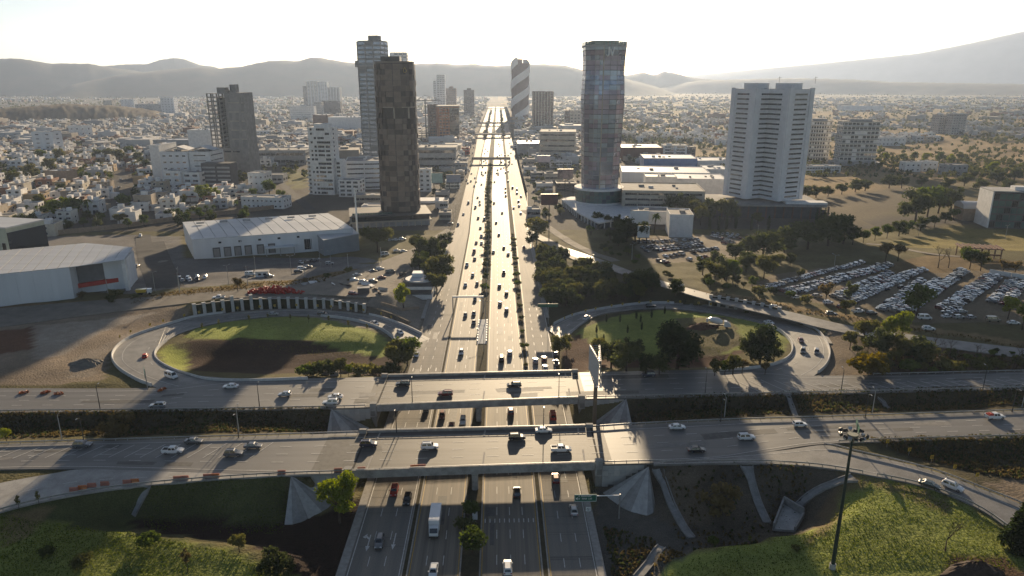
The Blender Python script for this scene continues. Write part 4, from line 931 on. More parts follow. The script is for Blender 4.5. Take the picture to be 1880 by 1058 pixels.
for k in range(9):
    a, b = cr_[k], cr_[(k+1)%9]
    for h in range(4):
        P = [lerp(a, b, h/4+.02), lerp(a, b, (h+1)/4-.02)]; MB().add([P[0]+[0,0,.12], P[1]+[0,0,.12], P[1]+[0,0,2.6], P[0]+[0,0,2.6]]+[v*[.99,.99,1] for v in (P[0]+[0,0,.12], P[1]+[0,0,.12], P[1]+[0,0,2.6], P[0]+[0,0,2.6])], [(0,1,2,3),(7,6,5,4),(0,4,5,1),(3,2,6,7),(1,5,6,2),(0,3,7,4)]).obj('balustrade_pane', GLG, t)
MB().box(-10,10,-8,9,Hj+.1,Hj+3.4).obj('roof_house', W_BROWN, t)
def facing(a, b, zlo):  # frame on facet from a to b
    u = (b-a)*[1,1,0]; u /= np.linalg.norm(u); return u, np.array([u[1], -u[0], 0])
a, b = ring_at(Hj-8)[2], ring_at(Hj-8)[3]; u, n = facing(a, b, 0); o = lerp(a, b, .40)+n*1.5
def stroke(name, pts, w_, par):
    m = MB()
    for (x0, z0), (x1, z1) in zip(pts[:-1], pts[1:]): A = o+u*x0+[0,0,z0]; B = o+u*x1+[0,0,z1]; m.tube(A, B, w_/2, n=4)
    m.obj(name, M('letter_white', (.8,.8,.78), rough=.4, var=.05), par)
lt = put('letter_sign', None, t)
stroke('letter_j', [(-1.0,6.6),(-1.0,1.4),(-1.5,.5),(-2.5,.3),(-3.3,.9)], 1.15, lt); stroke('letter_v', [(.1,5.0),(1.5,.4),(3.1,6.6)], 1.15, lt)
def drum(name, r0, z0, z1, mat, par, n=40, r1=None): r1 = r1 or r0; return MB().loft([[(r0*math.cos(2*math.pi*i/n), r0*math.sin(2*math.pi*i/n), z0) for i in range(n)], [(r1*math.cos(2*math.pi*i/n), r1*math.sin(2*math.pi*i/n), z1) for i in range(n)]]).obj(name, mat, par)
drum('drum_floor', 19.6, 4.8, 6.2, W_WHITE, t); drum('drum_roof', 19.9, 15.6, 17.2, W_WHITE, t); drum('drum_core', 18.0, 6, 15.6, W_DARK, t)
for i in range(36):
    a0, a1 = 2*math.pi*(i+.04)/36, 2*math.pi*(i+.96)/36
    for (z0, z1) in ((6.3, 9.2), (9.4, 12.3), (12.5, 15.5)):
        MB().loft([[(19*math.cos(x), 19*math.sin(x), z0), (19*math.cos(x), 19*math.sin(x), z1), (18.8*math.cos(x), 18.8*math.sin(x), z1), (18.8*math.cos(x), 18.8*math.sin(x), z0)] for x in (a0, a1)]).obj('drum_pane', GLG if (i*7+int(z0)) % 5 else GL2, t)
pq = [(G(1033,377)-[*pj[:2],0])[:2]-[0,17], (G(1062,402)-[*pj[:2],0])[:2]-[0,17], (G(1098,421)-[*pj[:2],0])[:2]-[0,17], (G(1205,402)-[*pj[:2],0])[:2]-[0,17], (G(1190,372)-[*pj[:2],0])[:2]-[0,17], (-20, 24)]
MB().prism(pq, -1, 4.0).obj('podium', GL2, t); MB().prism([np.array(p)*1.03 for p in pq], 4.02, 5.0, 0).obj('podium_roof', W_WHITE, t)
for (i, j) in ((0,1),(1,2),(2,3)):
    A, B = np.array(pq[i])*1.012, np.array(pq[j])*1.012; n = int(np.linalg.norm(B-A)/6)
    for k in range(n+1): x = lerp(A, B, k/n); MB().box(x[0]-.35, x[0]+.35, x[1]-.35, x[1]+.35, -1, 4.0).obj('podium_column', W_WHITE, t)
# ------------------------------------------------------------------ brown chequered round-fronted tower
pb_ = G(733, 412); t = thing('panel_tower', 'dark brown round-fronted tower clad in chequered panels, left of the highway', 'tower', (pb_[0], pb_[1]+13, 0))
Hb = hgt(pb_[0], pb_[1], 117); rx, ry = 13.6, 12.5
CH = [M('cladding_bronze', (.18,.14,.118), rough=.45, var=.25, metal=.3, scale=.3), M('cladding_umber', (.118,.094,.083), rough=.4, var=.25, metal=.3, scale=.3), M('cladding_black', (.045,.038,.036), rough=.35, var=.2, scale=.3), M('cladding_taupe', (.20,.165,.14), rough=.5, var=.2, metal=.2, scale=.3)]
sup = lambda a, k=1.0: np.array([rx*k*np.sign(math.cos(a))*abs(math.cos(a))**.72, ry*k*np.sign(math.sin(a))*abs(math.sin(a))**.72])
z_lo, z_hi, NR, NC = 9.0, Hb, 28, 24
mb = MB(); mb.loft([[(*sup(2*math.pi*i/48, .97), z) for i in range(48)] for z in (-1, z_hi+.5)]); mb.obj('tower_core', CH[2], t)
rest = MB(); cnt = 0; rb = random.Random(9); fh = (z_hi-z_lo)/NR
for i in range(NR):
    for k in range(NC):
        a0 = 2*math.pi*(k+.02)/NC; a1 = 2*math.pi*(k+.98)/NC; front = math.pi*.98 < (a0+a1)/2 < math.pi*2.02
        lob = i in (18, 19) and 1.36*math.pi < (a0+a1)/2 < 1.9*math.pi
        if lob: continue
        v = rb.random(); base = 3 if (i+k) % 2 else 1; mi = 0 if v < .3 else base if v < .75 else 2
        if i > 20: mi = rb.choice([0, 1, 0, 2, 0, 1])
        d = 1.0+rb.choice([0, 0, .012, .028])+(.02 if i % 2 == k % 2 else 0); z0, z1 = z_lo+fh*i+.06, z_lo+fh*(i+1)-.06; m = MB()
        am = (a0+a1)/2; m.loft([[(*sup(x, d), z0), (*sup(x, d), z1), (*sup(x, .96), z1), (*sup(x, .96), z0)] for x in (a0, am, a1)])
        if front and cnt < 298: m.obj('cladding_panel', CH[mi], t); cnt += 1
        else: rest.add(m.v, m.f, mi)
rest.obj('cladding_panel', CH, t, kind='stuff')
for i in range(1, NR):
    if i not in (18, 19): MB().loft([[(*sup(2*math.pi*j/48, 1.012 if i % 2 else 1.03), z_lo+fh*i+dz) for j in range(48)] for dz in (-.14, .14)]).obj('floor_line', CH[2] if i % 2 else CH[0], t)
zl = z_lo+fh*18
for a in (1.5, 1.72): p = sup(a*math.pi, .99); MB().tube((*p, zl), (*p, zl+2*fh), .5, n=8).obj('lobby_column', W_BEIGE, t)
MB().loft([[(*sup(x*math.pi, d), z) for d, z in ((1.03, zl+2*fh-.1), (1.03, zl+2*fh+.5), (.9, zl+2*fh+.5), (.9, zl+2*fh-.1))] for x in np.linspace(1.36, 1.9, 10)]).obj('lobby_canopy', W_BEIGE, t)
MB().loft([[(*sup(2*math.pi*i/48, 1.0), z) for i in range(48)] for z in (z_hi+.51, z_hi+1.6)]).obj('roof_rim', CH[3], t)
MB().box(-9, 4, -3, 7, z_hi+1.5, z_hi+5).obj('roof_house', CH[2], t)
p = sup(1.66*math.pi, 1.05); m = MB(); P = [(0,2.6),(.7,1.4),(1.05,.5),(.8,-.4),(0,-.8),(-.8,-.4),(-1.05,.5),(-.7,1.4)]
for i in range(8): (x0, y0), (x1, y1) = P[i], P[(i+1)%8]; m.tube((p[0]+x0, p[1]-.3, z_hi-5+y0), (p[0]+x1, p[1]-.3, z_hi-5+y1), .17, n=4)
m.obj('drop_emblem', M('emblem_gold', (.5,.36,.12), rough=.4, metal=.5), t)
# its podium with roof terrace
for z in (0, 4.2): MB().cbox((-8, -4), (1, .22), 27, 17, z-.9+(.95 if z else 0), z+3.2).obj('podium_storey', GL if z else W_GREY, t)
for z in (3.25, 7.45): MB().cbox((-8, -4), (1, .22), 28.5, 18.5, z, z+.85).obj('podium_slab', W_DARK if z > 5 else W_BEIGE, t)
for i in range(12): x = -32+i*4.4; MB().box(x-.35, x+.35, -21.5+x*.22, -20.8+x*.22, -1, 3.2).obj('podium_column', W_BEIGE, t)
for i in range(16): x = -31+i*1.7; MB().box(x, x+1.6, -16+x*.22, -15.8+x*.22, 8.32, 9.7).obj('terrace_pane', GLG, t)
# ------------------------------------------------------------------ tall grey apartment tower behind it
def gridtower(name, label, pxl, pxr, pyb, pyt, depth, rot, floors, bays, wall, slab_, glass, seed=1, slabout=.5, side=True):
    p, W = site(pxl, pxr, pyb); H = hgt(p[0], p[1], pyt); t = thing(name, label, 'tower', p, rot); fh = H/floors
    MB().box(-W/2, W/2, 0, depth, -1, H).obj('wall', wall, t)
    for i in range(floors):
        z = fh*i; MB().box(-W/2-slabout*.4, W/2+slabout*.4, -slabout, depth+.2, z-.18, z+.55).obj('floor_slab', slab_, t)
    for b in range(bays+1):
        x = -W/2+W*b/bays; MB().box(x-.45, x+.45, -slabout-.08, .1, 0, H).obj('pier', slab_ if b else wall, t)
    wins(t, (-W/2, 0), 0, W, [fh*(i+.3) for i in range(floors)], bays, W/bays-1.6, fh*.55, glass, wall, seed=seed, skip=.06)
    if side:
        s = -1 if p[0] > 0 else 1
        wins(t, (W/2, 0) if s > 0 else (-W/2, depth), s*math.pi/2, depth, [fh*(i+.3) for i in range(floors)], 2, depth/2-2, fh*.55, glass, wall, seed=seed)
    MB().box(-W/2+.6, W/2-.6, .6, depth-.6, H, H+.9).obj('roof', ROOF, t); return t, W, H
W_TG = M('tower_grey', (.21,.215,.22), rough=.7, scale=.2, var=.12); W_TG2 = M('tower_slab_grey', (.30,.30,.30), rough=.75, scale=.2, var=.12)
t, W, H = gridtower('apartment_tower', 'tallest grey apartment tower with pale balcony bands, behind the brown tower', 668, 712, 322, 76, 20, R(-14), 31, 3, W_TG, W_TG2, GLJ[1])
MB().box(-W*.1, W*.3, 5, 15, H, H+6).obj('roof_house', W_TG, t); MB().box(-W/2-3, W/2+1, -1.2, 14, H*.815, H*.83).obj('cantilever_slab', W_TG2, t); MB().box(-W/2-3, -W/2-.1, -1.2, 8, H*.831, H*.862).obj('cantilever_room', W_TG, t)
for i in range(8): put('window', winmesh(3.0, 3.2, GLJ[4], W_TG), t, loc=(-W/2+2+i*(W-4)/7, -.75, 2+ (i % 3)*4.6))
gridtower('apartment_tower', 'slim grey tower rising between the tall grey and brown towers', 722, 752, 236, 97, 30, 0, 24, 4, W_PALE, W_GREY, GL2, 3, .4)
# ------------------------------------------------------------------ unfinished concrete tower
p, W = site(395, 462, 326); H = hgt(p[0], p[1], 172); t = thing('unfinished_tower', 'unfinished raw concrete tower with open floors and a blank panelled side', 'tower', p, R(-6))
Hp = hgt(p[0], p[1], 272); MB().box(-W/2, W/2, 0, 26, -1, Hp).obj('base_block', W_CONC, t)
for k in range(3): put('window', winmesh(7, 1.6, GL, W_CONC), t, loc=(-W/2+7+k*9.5, 0, Hp-4.5))
wl_, fh = W*.52, (H-Hp)/13
for i in range(14):
    z = Hp+fh*i; MB().box(-W/2, -W/2+wl_, 0, 22, z-.2, z+.28).obj('floor_slab', W_CONC, t)
for k in range(4):
    for y in (.6, 9, 21): MB().box(-W/2+k*(wl_-1)/3, -W/2+k*(wl_-1)/3+1, y-.5, y+.5, Hp, H).obj('column', W_CONC, t)
MB().box(-W/2+wl_*.3, -W/2+wl_, 12, 13, Hp, H-fh).obj('core_wall', W_DARK, t)
for i in range(13):
    z = Hp+fh*i; MB().box(-W/2, -W/2+wl_*.55, -.1, .06, z+.28, z+1.2).obj('parapet_panel', W_CONC, t)
    m = MB(); x0 = -W/2+wl_*.62; m.loft([[(x0, 1.5, z+.3), (x0, 1.5, z+1.5), (x0, 1.9, z+1.5), (x0, 1.9, z+.3)], [(x0+wl_*.36, 1.5, z+1.9), (x0+wl_*.36, 1.5, z+3.1), (x0+wl_*.36, 1.9, z+3.1), (x0+wl_*.36, 1.9, z+1.9)]]); m.obj('ramp_beam', W_CONC, t)
x0 = -W/2+wl_; MB().box(x0, W/2, .5, 24, Hp, H+1).obj('blank_wall', W_CONC, t)
PK = [M('panel_concrete', (.25,.245,.24), rough=.9, scale=.3, var=.15), M('panel_concrete_dark', (.205,.20,.20), rough=.9, scale=.3, var=.15)]
for i in range(6):
    for k in range(4):
        a = x0+.4+k*(W/2-x0-.8)/4; b = a+(W/2-x0-.8)/4-.25; z0 = Hp+1+i*(H-Hp-2)/6; MB().box(a, b, .25, .49, z0, z0+(H-Hp-2)/6-.4).obj('wall_panel', PK[(i+k+(i*k) % 3) % 2], t)
MB().box(x0-1, x0+2.5, .1, 12, Hp, H+3).obj('wall_pier', W_CONC, t)
for i in range(1, 6): MB().box(x0+2.51, W/2, .0, .24, Hp+i*(H-Hp)/6-.25, Hp+i*(H-Hp)/6+.25).obj('wall_beam', W_BEIGE, t)
m = MB(); m.loft([[(W/2-9.5, y, Hp+1), (W/2-6.5, y, Hp+1), (W/2-1.2, y, H-1), (W/2-3.4, y, H-1)] for y in (-.1, .2)]); m.obj('diagonal_beam', W_CONC, t)
MB().box(-W/2+wl_*.5, -W/2+wl_*.95, 4, 12, H, H+6).obj('lift_shaft', W_CONC, t); MB().box(x0+3, x0+9, 6, 14, H, H+9).obj('lift_shaft', W_CONC, t); MB().box(x0+3.2, x0+4.6, 5.7, 6, H+3, H+8).obj('shaft_opening', W_DARK, t)
# ------------------------------------------------------------------ white apartment tower with terraces
p, W = site(573, 616, 358); H = hgt(p[0], p[1], 234); t = thing('apartment_block', 'white stepped apartment tower with small dark windows and balconies', 'tower', p, R(-10)); W2 = W
MB().box(-W/2, W/2, 0, 16, -1, H).obj('wall', W_WHITE, t); fh = H/16
MB().box(-W/2-4, -W/2-.01, 3, 15, -1, H*.55).obj('balcony_stack', W_WHITE, t); MB().box(-W/2-2, -W/2-.01, 5, 15, H*.55, H*.95).obj('balcony_stack', W_WHITE, t)
rw = random.Random(6)
for i in range(16):
    z = fh*(i+.25)
    for (x, w_) in ((-.36, .08), (-.2, .1), (.05, .28), (.34, .18)):
        if rw.random() < .28: continue
        big = i in (1, 3, 7, 8, 12, 15); put('window', winmesh(round(W*w_*(1.25 if big else 1), 1), fh*.5, GL, W_WHITE), t, loc=(x*W, 0, z))
    if i in (3, 7, 8, 9, 12): MB().box(-.1*W, W*.5+.4, -1.1, -.01, fh*i-.1, fh*i+.9).obj('balcony', W_WHITE, t)
    if i < 9: MB().box(-W/2-4.6, -W/2+1, 1.8, 2.99, fh*i+.1, fh*i+1.0).obj('balcony', W_WHITE, t); put('window', winmesh(2.8, fh*.45, GL, W_WHITE), t, loc=(-W/2-2, 3, fh*i+1.1))
    put('window', winmesh(2.2, fh*.4, GL, W_WHITE), t, loc=(W/2, 6, z), rot=math.pi/2)
MB().box(-W*.25, W*.4, 1.5, 10, H, H+3).obj('roof_house', W_WHITE, t)
MB().box(W/2+.01, W/2+6, 5, 15, -1, H*.52).obj('annex', W_WHITE, t)
for i in range(8): put('window', winmesh(3, fh*.5, GL, W_WHITE), t, loc=(W/2+3, 5, fh*(i+.25)))
block('apartment_block', 'low white apartment block with open balconies, right of the white stepped tower', 'apartments', 622, 662, 362, 332, 14, R(-8), floors=4, bays=3, ww=4, wh=1.8)
# ------------------------------------------------------------------ spiral tower
p = G(955, 214); r = 26; t = thing('spiral_tower', 'round tower wrapped in wide white spiral bands, right of the far highway', 'tower', p); H = hgt(p[0], p[1], 109); r = 17/pxm((p[0], p[1], 90))
drum('tower_core', r*.93, -1, H*.93, W_BROWN, t, 32)
for i in range(26): drum('floor_slab', r*.955, H*.93*i/26, H*.93*i/26+1.1, W_BROWN, t, 24)
for s in range(2):
    for seg in range(3):
        rings = []
        for j in range(19):
            u = (seg+j/18)/3; th_ = math.pi*s + u*2*math.pi*1.55 - 2.2; z = -6+u*H*1.02; hh = H*.07
            c_, s_ = math.cos(th_), math.sin(th_); top = min(z+hh, H*1.0+ (4 if s else 0)); lo = min(max(z-hh, 0), top-.5)
            rings.append([(r*1.02*c_, r*1.02*s_, lo), (r*1.02*c_, r*1.02*s_, top), (r*.95*c_, r*.95*s_, top), (r*.95*c_, r*.95*s_, lo)])
        MB().loft(rings).obj('spiral_band', W_WHITE, t)
MB().box(-r*.3, r*.2, -r*.4, r*.4, H*.93, H*1.0).obj('roof_house', W_BROWN, t)
# ------------------------------------------------------------------ the other towers
def fins(t, W, H, n, mat, d=.8):
    for k in range(n+1): x = -W/2+W*k/n; MB().box(x-W*.02, x+W*.02, -d, -.01, 0, H).obj('fin', mat, t)
t, W, H = block('office_tower', 'dark red-brown tower with pale vertical ribs, right of the spiral tower', 'tower', 978, 1015, 236, 169, 40, 0, W_BROWN, floors=14, bays=6, ww=5, wh=2.6, frame=W_BROWN); fins(t, W, H, 7, W_BEIGE, 1.2)
t, W, H = block('office_tower', 'orange and dark glass office block left of the far highway', 'office block', 806, 844, 264, 197, 30, R(12), W_ORANGE, floors=12, bays=6, ww=3.8, wh=2.6, frame=W_ORANGE); MB().box(W*.05, W/2+.3, -.6, -.01, 2, H-1).obj('glass_front', GL, t)
for k in range(12): MB().box(W*.05, W/2+.35, -.75, -.61, 2+k*(H-4)/12, 2.6+k*(H-4)/12).obj('mullion_band', W_DARK, t)
MB().box(-W/2-.5, W/2+1.2, -.9, 30.5, H+.8, H+2.4).obj('roof_rim', W_BEIGE, t)
block('office_tower', 'brown block under construction against the orange office block', 'office block', 790, 806, 262, 193, 26, R(12), W_BROWN, floors=12, bays=3, ww=3, wh=2.4)
block('office_tower', 'far stepped tower with a taller right half, left of the highway', 'tower', 803, 818, 206, 138, 34, 0, W_PALE, floors=20, bays=3, ww=7, wh=3); block('office_tower', 'lower half joined to the left of the far stepped tower', 'tower', 796.5, 802.6, 206, 149, 34, 0, W_PALE, floors=18, bays=1, ww=7, wh=3)
t, W, H = block('office_tower', 'far brown tower with a domed cap beside the stepped tower', 'tower', 820, 838, 208, 163, 30, 0, W_BROWN, floors=12, bays=4, ww=5, wh=3); MB().loft([[(W*k*math.cos(a*.7854), 14+W*k*math.sin(a*.7854), H+z) for a in range(8)] for k, z in ((.24, 0), (.22, 5), (.12, 8))]).obj('dome', W_BROWN, t)
t, W, H = block('office_tower', 'far dark block nearest the highway vanishing point', 'tower', 852, 871, 214, 166, 30, 0, W_DARK, floors=14, bays=4, ww=5, wh=2.6, frame=W_GREY); MB().box(-W*.2, W*.2, 8, 18, H, H+6).obj('roof_house', W_DARK, t)
FARG = 'far pale towers on the left'
for i, (a, b, yt, lab, fl) in enumerate([(559,566,158,'narrow dark end tower of the far pale cluster',16),(566,585,150,'left and taller pale tower of the far cluster',18),(586,603,151,'middle pale ribbed tower of the far cluster',18),(603,625,161,'right and lower grey tower of the far cluster',15)]):
    t, W, H = block('apartment_tower', lab, 'tower', a, b, 196, yt, 40, 0, (W_GREY, W_WHITE, W_PALE, W_GREY)[i], floors=fl, bays=3, ww=9, wh=2.6, group=FARG); fins(t, W, H, 4, (W_DARK, W_BEIGE, W_WHITE, W_PALE)[i], 2)
GEN = [ # name, label, cat, l, r, base, top, depth, rot, wall, floors, bays, ww, wh, glass
 ('hotel_block','white slab hotel with small square windows in the far left suburb','building',534,578,221,196,24,0,W_WHITE,6,12,2,2),
 ('office_block','dark slab block beside the white hotel','building',592,626,212,186,24,0,W_DARK,6,8,2,2),
 ('office_block','grey apartment slab left of the dark slab block','building',578,592,214,188,24,0,W_GREY,6,4,2,2),
 ('retail_shed','long white shop shed behind the white stepped tower','shop building',604,668,242,216,50,0,W_WHITE,0,0,1,1),
 ('retail_shed','shop shed with a brown photo-covered front behind the white tower','shop building',576,604,240,212,50,0,W_BROWN,0,0,1,1),
 ('retail_block','long low glazed shop row in front of the unfinished tower suburb','shop building',470,562,303,277,40,0,W_GREY,2,10,5,3),
 ('parking_garage','blue-grey parking garage with long dark slots below the grey tower','parking garage',638,704,348,297,40,R(8),W_PALE,6,2,15,1.2),
 ('retail_block','grey shopping block with a barrel roof, right of the brown tower','shop building',768,838,312,272,44,0,W_GREY,3,7,6,3),
 ('retail_block','flat brown-roofed hall behind the grey shopping block','shop building',768,846,288,268,50,0,W_BEIGE,0,0,1,1),
 ('office_block','narrow white office block beside the brown tower','building',769,792,352,312,14,0,W_WHITE,5,2,2.4,1.8),
 ('retail_block','small grey showroom by the left frontage road','shop building',835,858,318,300,20,0,W_GREY,2,3,3,2),
 ('office_block','blue-grey office block with small lit windows below the white tents','building',300,352,338,280,30,R(-4),W_PALE,5,4,3,1.4),
 ('office_block','pale panelled block between white tents and concrete tower','building',353,392,338,280,30,R(-4),W_WHITE,6,1,12,1.0),
 ('mall_block','large white store behind the white tents','shop building',350,392,290,240,30,0,W_WHITE,0,0,1,1),
 ('mall_block','long purple-grey store with white roof edge behind the tents','shop building',285,352,288,258,30,0,W_GREY,2,5,5,2),
 ('mall_block','low white store at the left end of the tents','shop building',283,300,335,268,40,0,W_WHITE,0,0,1,1),
 ('white_block','tall white blank block at the end of the suburb lane','building',457,488,354,319,16,R(-8),W_WHITE,3,3,1.6,1.4),
 ('white_block','long low white block with row of small dark openings by the lane','building',441,524,383,364,14,R(-10),W_WHITE,2,9,1.5,1.2),
 ('parking_garage','far mall parking garage with sunlit slabs, right of the highway','parking garage',990,1056,292,243,60,R(-6),W_BEIGE,5,5,10,2),
 ('mall_block','low far mall with bright skylight strips right of the highway','shop building',950,1034,284,264,50,0,W_GREY,0,0,1,1),
 ('office_block','small pale block beyond the mall parking garage','building',1046,1066,232,203,30,0,W_BEIGE,5,3,4,2.5),
 ('office_block','small dark block left of the pale block beyond the mall','building',1038,1046,232,204,30,0,W_BROWN,5,2,4,2.5),
 ('retail_shed','long rust-red shed with a pale roof behind the glass tower','shop building',1140,1216,294,272,60,R(-4),W_RUST,0,0,1,1),
 ('office_block','white office block with dark window ribbons behind the sheds','building',1217,1260,290,268,26,R(-6),W_WHITE,4,2,11,2.2),
 ('office_block','dark end block joined to the ribboned office','building',1260,1276,290,271,24,R(-6),W_DARK,4,2,3,2),
 ('retail_shed','long pale ribbed-roof shed in front of the bright blue store','shop building',1142,1300,340,318,55,R(-8),W_PALE,0,0,1,1),
 ('retail_shed','pale low shed left of the white angular hall','shop building',1296,1336,328,312,40,R(-6),W_WHITE,0,0,1,1),
 ('retail_shed','bright blue store behind the long pale shed','shop building',1182,1278,314,292,50,R(-6),W_BLUE,0,0,1,1),
 ('retail_shed','pale low warehouse right of the blue store','shop building',1280,1345,310,296,40,0,W_PALE,0,0,1,1),
 ('parking_garage','wide beige parking deck with dark slots, right of the glass tower','parking garage',1142,1290,392,352,46,R(-7),W_BEIGE,4,6,9,1.5),
 ('mall_block','white drum-like box on the beige parking deck','shop building',1184,1240,362,326,22,R(-7),W_WHITE,0,0,1,1),
 ('mall_block','white angular hall behind the parking deck','shop building',1240,1332,360,330,40,R(-7),W_WHITE,0,0,1,1),
 ('cinema_hall','large white slanted cinema wall facing the car park','building',1228,1270,436,396,24,R(-8),W_WHITE,0,0,1,1),
 ('low_hall','low pale hall between the white screens and the cinema wall','building',1172,1228,412,390,20,R(-8),W_WHITE,0,0,1,1),
 ('office_block','grey far apartment block with ribbed sides standing in dry fields','building',1720,1744,246,212,24,0,W_GREY,8,5,2.5,1.8),
 ('office_block','right wing of the grey far apartment block in dry fields','building',1744.5,1770,248,210,20,0,W_GREY,8,5,2.5,1.8),
 ('low_block','long white two-storey block beside the terraced apartments','building',1476,1545,318,306,16,R(6),W_WHITE,2,12,2.5,1.4),
 ('low_block','long grey shed in the far right suburb','building',1546,1622,204,195,40,0,W_PALE,0,0,1,1),
 ('villa','white two-storey villa right of the terraced apartments','house',1610,1662,268,253,18,0,W_WHITE,2,7,2.2,1.5),
 ('villa','white cubic villa beside the dark tree belt at right','house',1660,1690,316,299,12,0,W_WHITE,2,3,2,1.4),
 ('villa','white L-shaped villa next to the cubic villa','house',1692,1720,315,298,12,0,W_WHITE,2,3,2,1.4),
 ('villa','grey stone villa at the far end of the right villas','house',1735,1775,322,304,14,0,W_GREY,2,4,2,1.4),
 ('apartment_block','far left suburb apartment slab, leftmost of the pale row','building',192,208,206,185,26,0,W_BEIGE,5,3,3,2),
 ('apartment_block','far left suburb apartment slab, second of the pale row','building',224,248,204,183,26,0,W_PALE,5,4,3,2),
 ('apartment_block','tall pale block of the far left suburb','building',298,322,212,180,26,0,W_PALE,7,4,3,2),
 ('apartment_block','wide grey slab of the far left suburb','building',250,298,208,192,26,0,W_GREY,4,8,3,2),
 ('clinic_block','blue-white blocky building among left suburb trees','building',62,104,282,243,18,R(-8),W_PALE,5,2,5,1.4),
 ('clinic_block','white stepped house with dark windows above the left trees','building',128,162,258,232,16,R(-8),W_WHITE,3,3,3,1.8),
 ('white_block','white three-storey modern house with wide openings below the tents','house',303,336,347,315,14,R(-8),W_WHITE,3,2,4,1.8),
 ('white_block','white framed terrace house next to the three-storey modern house','house',337,370,347,318,14,R(-8),W_WHITE,3,2,5,2.0),
 ('shed_hall','brown brick hall in the left suburb trees','building',83,125,338,315,16,R(-10),W_SAND,0,0,1,1)]
for (nm, lb, ct, a, b, yb, yt, dp, ro, wa, fl, ba, ww, wh) in GEN: block(nm, lb, ct, a, b, yb, yt, dp, ro, wa, ROOF_W if 'shed' in nm or 'mall' in nm else ROOF, floors=fl, bays=max(ba, 1), ww=ww, wh=wh)
# white tents
p, W = site(305, 392, 338); t = thing('tent_roof', 'white double tent roof above the blue-grey office block', 'tent', (p[0], p[1]+14, 0)); z = hgt(p[0], p[1]+14, 272)
for s in (-1, 1):
    x0 = W*.25*s; m = MB(); m.loft([[(x0-W*.25, y, z-1.5), (x0, y, z+2.2), (x0+W*.25, y, z-1.5), (x0+W*.25, y, z-1.8), (x0, y, z+1.9), (x0-W*.25, y, z-1.8)] for y in (-6, 12)]); m.obj('tent_sheet', W_WHITE, t)
    for k in (-.24, 0, .24): MB().tube((x0+W*k, -5, z-11), (x0+W*k, -5, z-1.6 if k else z+1.5), .25).obj('tent_mast', steel, t)
p, W = site(373, 428, 345); Hh = hgt(p[0], p[1], 300); t = thing('louvre_block', 'black louvred parking block in front of the concrete tower', 'building', p, R(-5)); MB().box(-W/2, W/2, 0, 14, -1, Hh).obj('wall', W_DARK, t)
for i in range(5):
    for k in range(2): MB().box(-W/2+1+k*W/2, -W/2+W/2-1+k*W/2, -.35, -.02, 3+i*(Hh-4)/5, 4.6+i*(Hh-4)/5).obj('louvre', W_GREY, t)
# terraced apartment towers on the right
for (a, b, yb, yt, lab) in ((1477,1521,296,223,'terraced white apartment tower right behind the twin tower'), (1540,1606,304,224,'wider terraced white apartment tower standing alone in dry fields')):
    p, W = site(a, b, yb); H = hgt(p[0], p[1], yt); t = thing('terraced_tower', lab, 'tower', p, R(-6)); n = 10; fh = H/n
    MB().box(-W/2+1, W/2-1, 1, 22, -1, H).obj('wall', W_WHITE, t)
    for i in range(n+1): k = (i % 2)*.8; MB().box(-W/2-k, W/2+k, -k, 22.5, fh*i-.25, fh*i+.55).obj('floor_slab', W_GREY if i % 2 else W_CONC, t)
    wins(t, (-W/2+1, 1), 0, W-2, [fh*i+1.2 for i in range(n)], 9, (W-2)/9-.9, fh*.55, GL, W_WHITE, skip=.15, seed=int(a)); wins(t, (-W/2+1, 22), -math.pi/2, 21, [fh*i+1.2 for i in range(n)], 4, 3, fh*.5, GL, W_WHITE)
    MB().box(-W*.3, W*.3, 5, 15, H+.5, H+3).obj('roof_house', W_GREY, t)
    if a > 1500: MB().box(-W*.6, W*.62, -6, 24, -1, 4).obj('podium', W_GREY, t)
# glass office and barrel shed at the right edge
p, W = site(1818, 1915, 420, True); H = hgt(p[0], p[1], 356)-p[2]; t = thing('glass_office', 'glazed office block with white frame at the right edge', 'office block', p, R(-12)); MB().box(-W/2, W/2, 0, 20, -2, H).obj('wall', W_DARK, t)
for i in range(5):
    for k in range(9): put('window', winmesh(W/9-.5, H/5-1.0, GLG if (i*5+k*3) % 4 else GL, W_DARK), t, loc=(-W/2+(k+.5)*W/9, 0, i*H/5+.6))
MB().box(-W/2-.8, -W/2-.01, -.8, 20.5, -2, H+.8).obj('frame_post', W_WHITE, t); MB().box(-W/2-.8, W/2+.5, -.8, 20.5, H+.81, H+1.5).obj('roof', W_GREY, t); MB().box(-W*.1, W*.1, 5, 12, H+1.5, H+4).obj('roof_house', W_WHITE, t)
p, W = site(1768, 1817, 406, True); H = hgt(p[0], p[1], 384)-p[2]; t = thing('barrel_shed', 'brick shed with curved white roof beside the glazed office', 'shed', p, R(-10)); MB().box(-W/2, W/2, 0, 16, -2, H).obj('wall', W_SAND, t)
MB().loft([[(x, 8-8.3*math.cos(a), H+4.4*math.sin(a)) for a in np.linspace(0, math.pi, 12)] for x in (-W/2-.3, W/2+.3)]).obj('roof', ROOF_W, t); put('window', winmesh(3, 2.6, GL, W_SAND), t, loc=(0, 0, 0))
p, W = site(1768, 1832, 474, True); t = thing('steel_pavilion', 'rusty red steel frame pavilion on the right lawn', 'pavilion', p, R(-16))
for x in np.linspace(-W/2, W/2, 7):
    for y in (0, 8): MB().box(x-.25, x+.25, y-.25, y+.25, -1, 5).obj('post', W_BROWN, t)
MB().box(-W/2-1, W/2+1, -1, 9, 5.01, 5.5).obj('roof', W_RUST, t); MB().box(-W/2, W/2, .3, .5, 1.5, 2.3).obj('beam', W_RUST, t)
for k in range(8): MB().box(-W/2+k*W/7-.2, -W/2+k*W/7+.2, -1.2, 9.2, 5.52, 6.0).obj('roof_beam', W_BROWN, t)
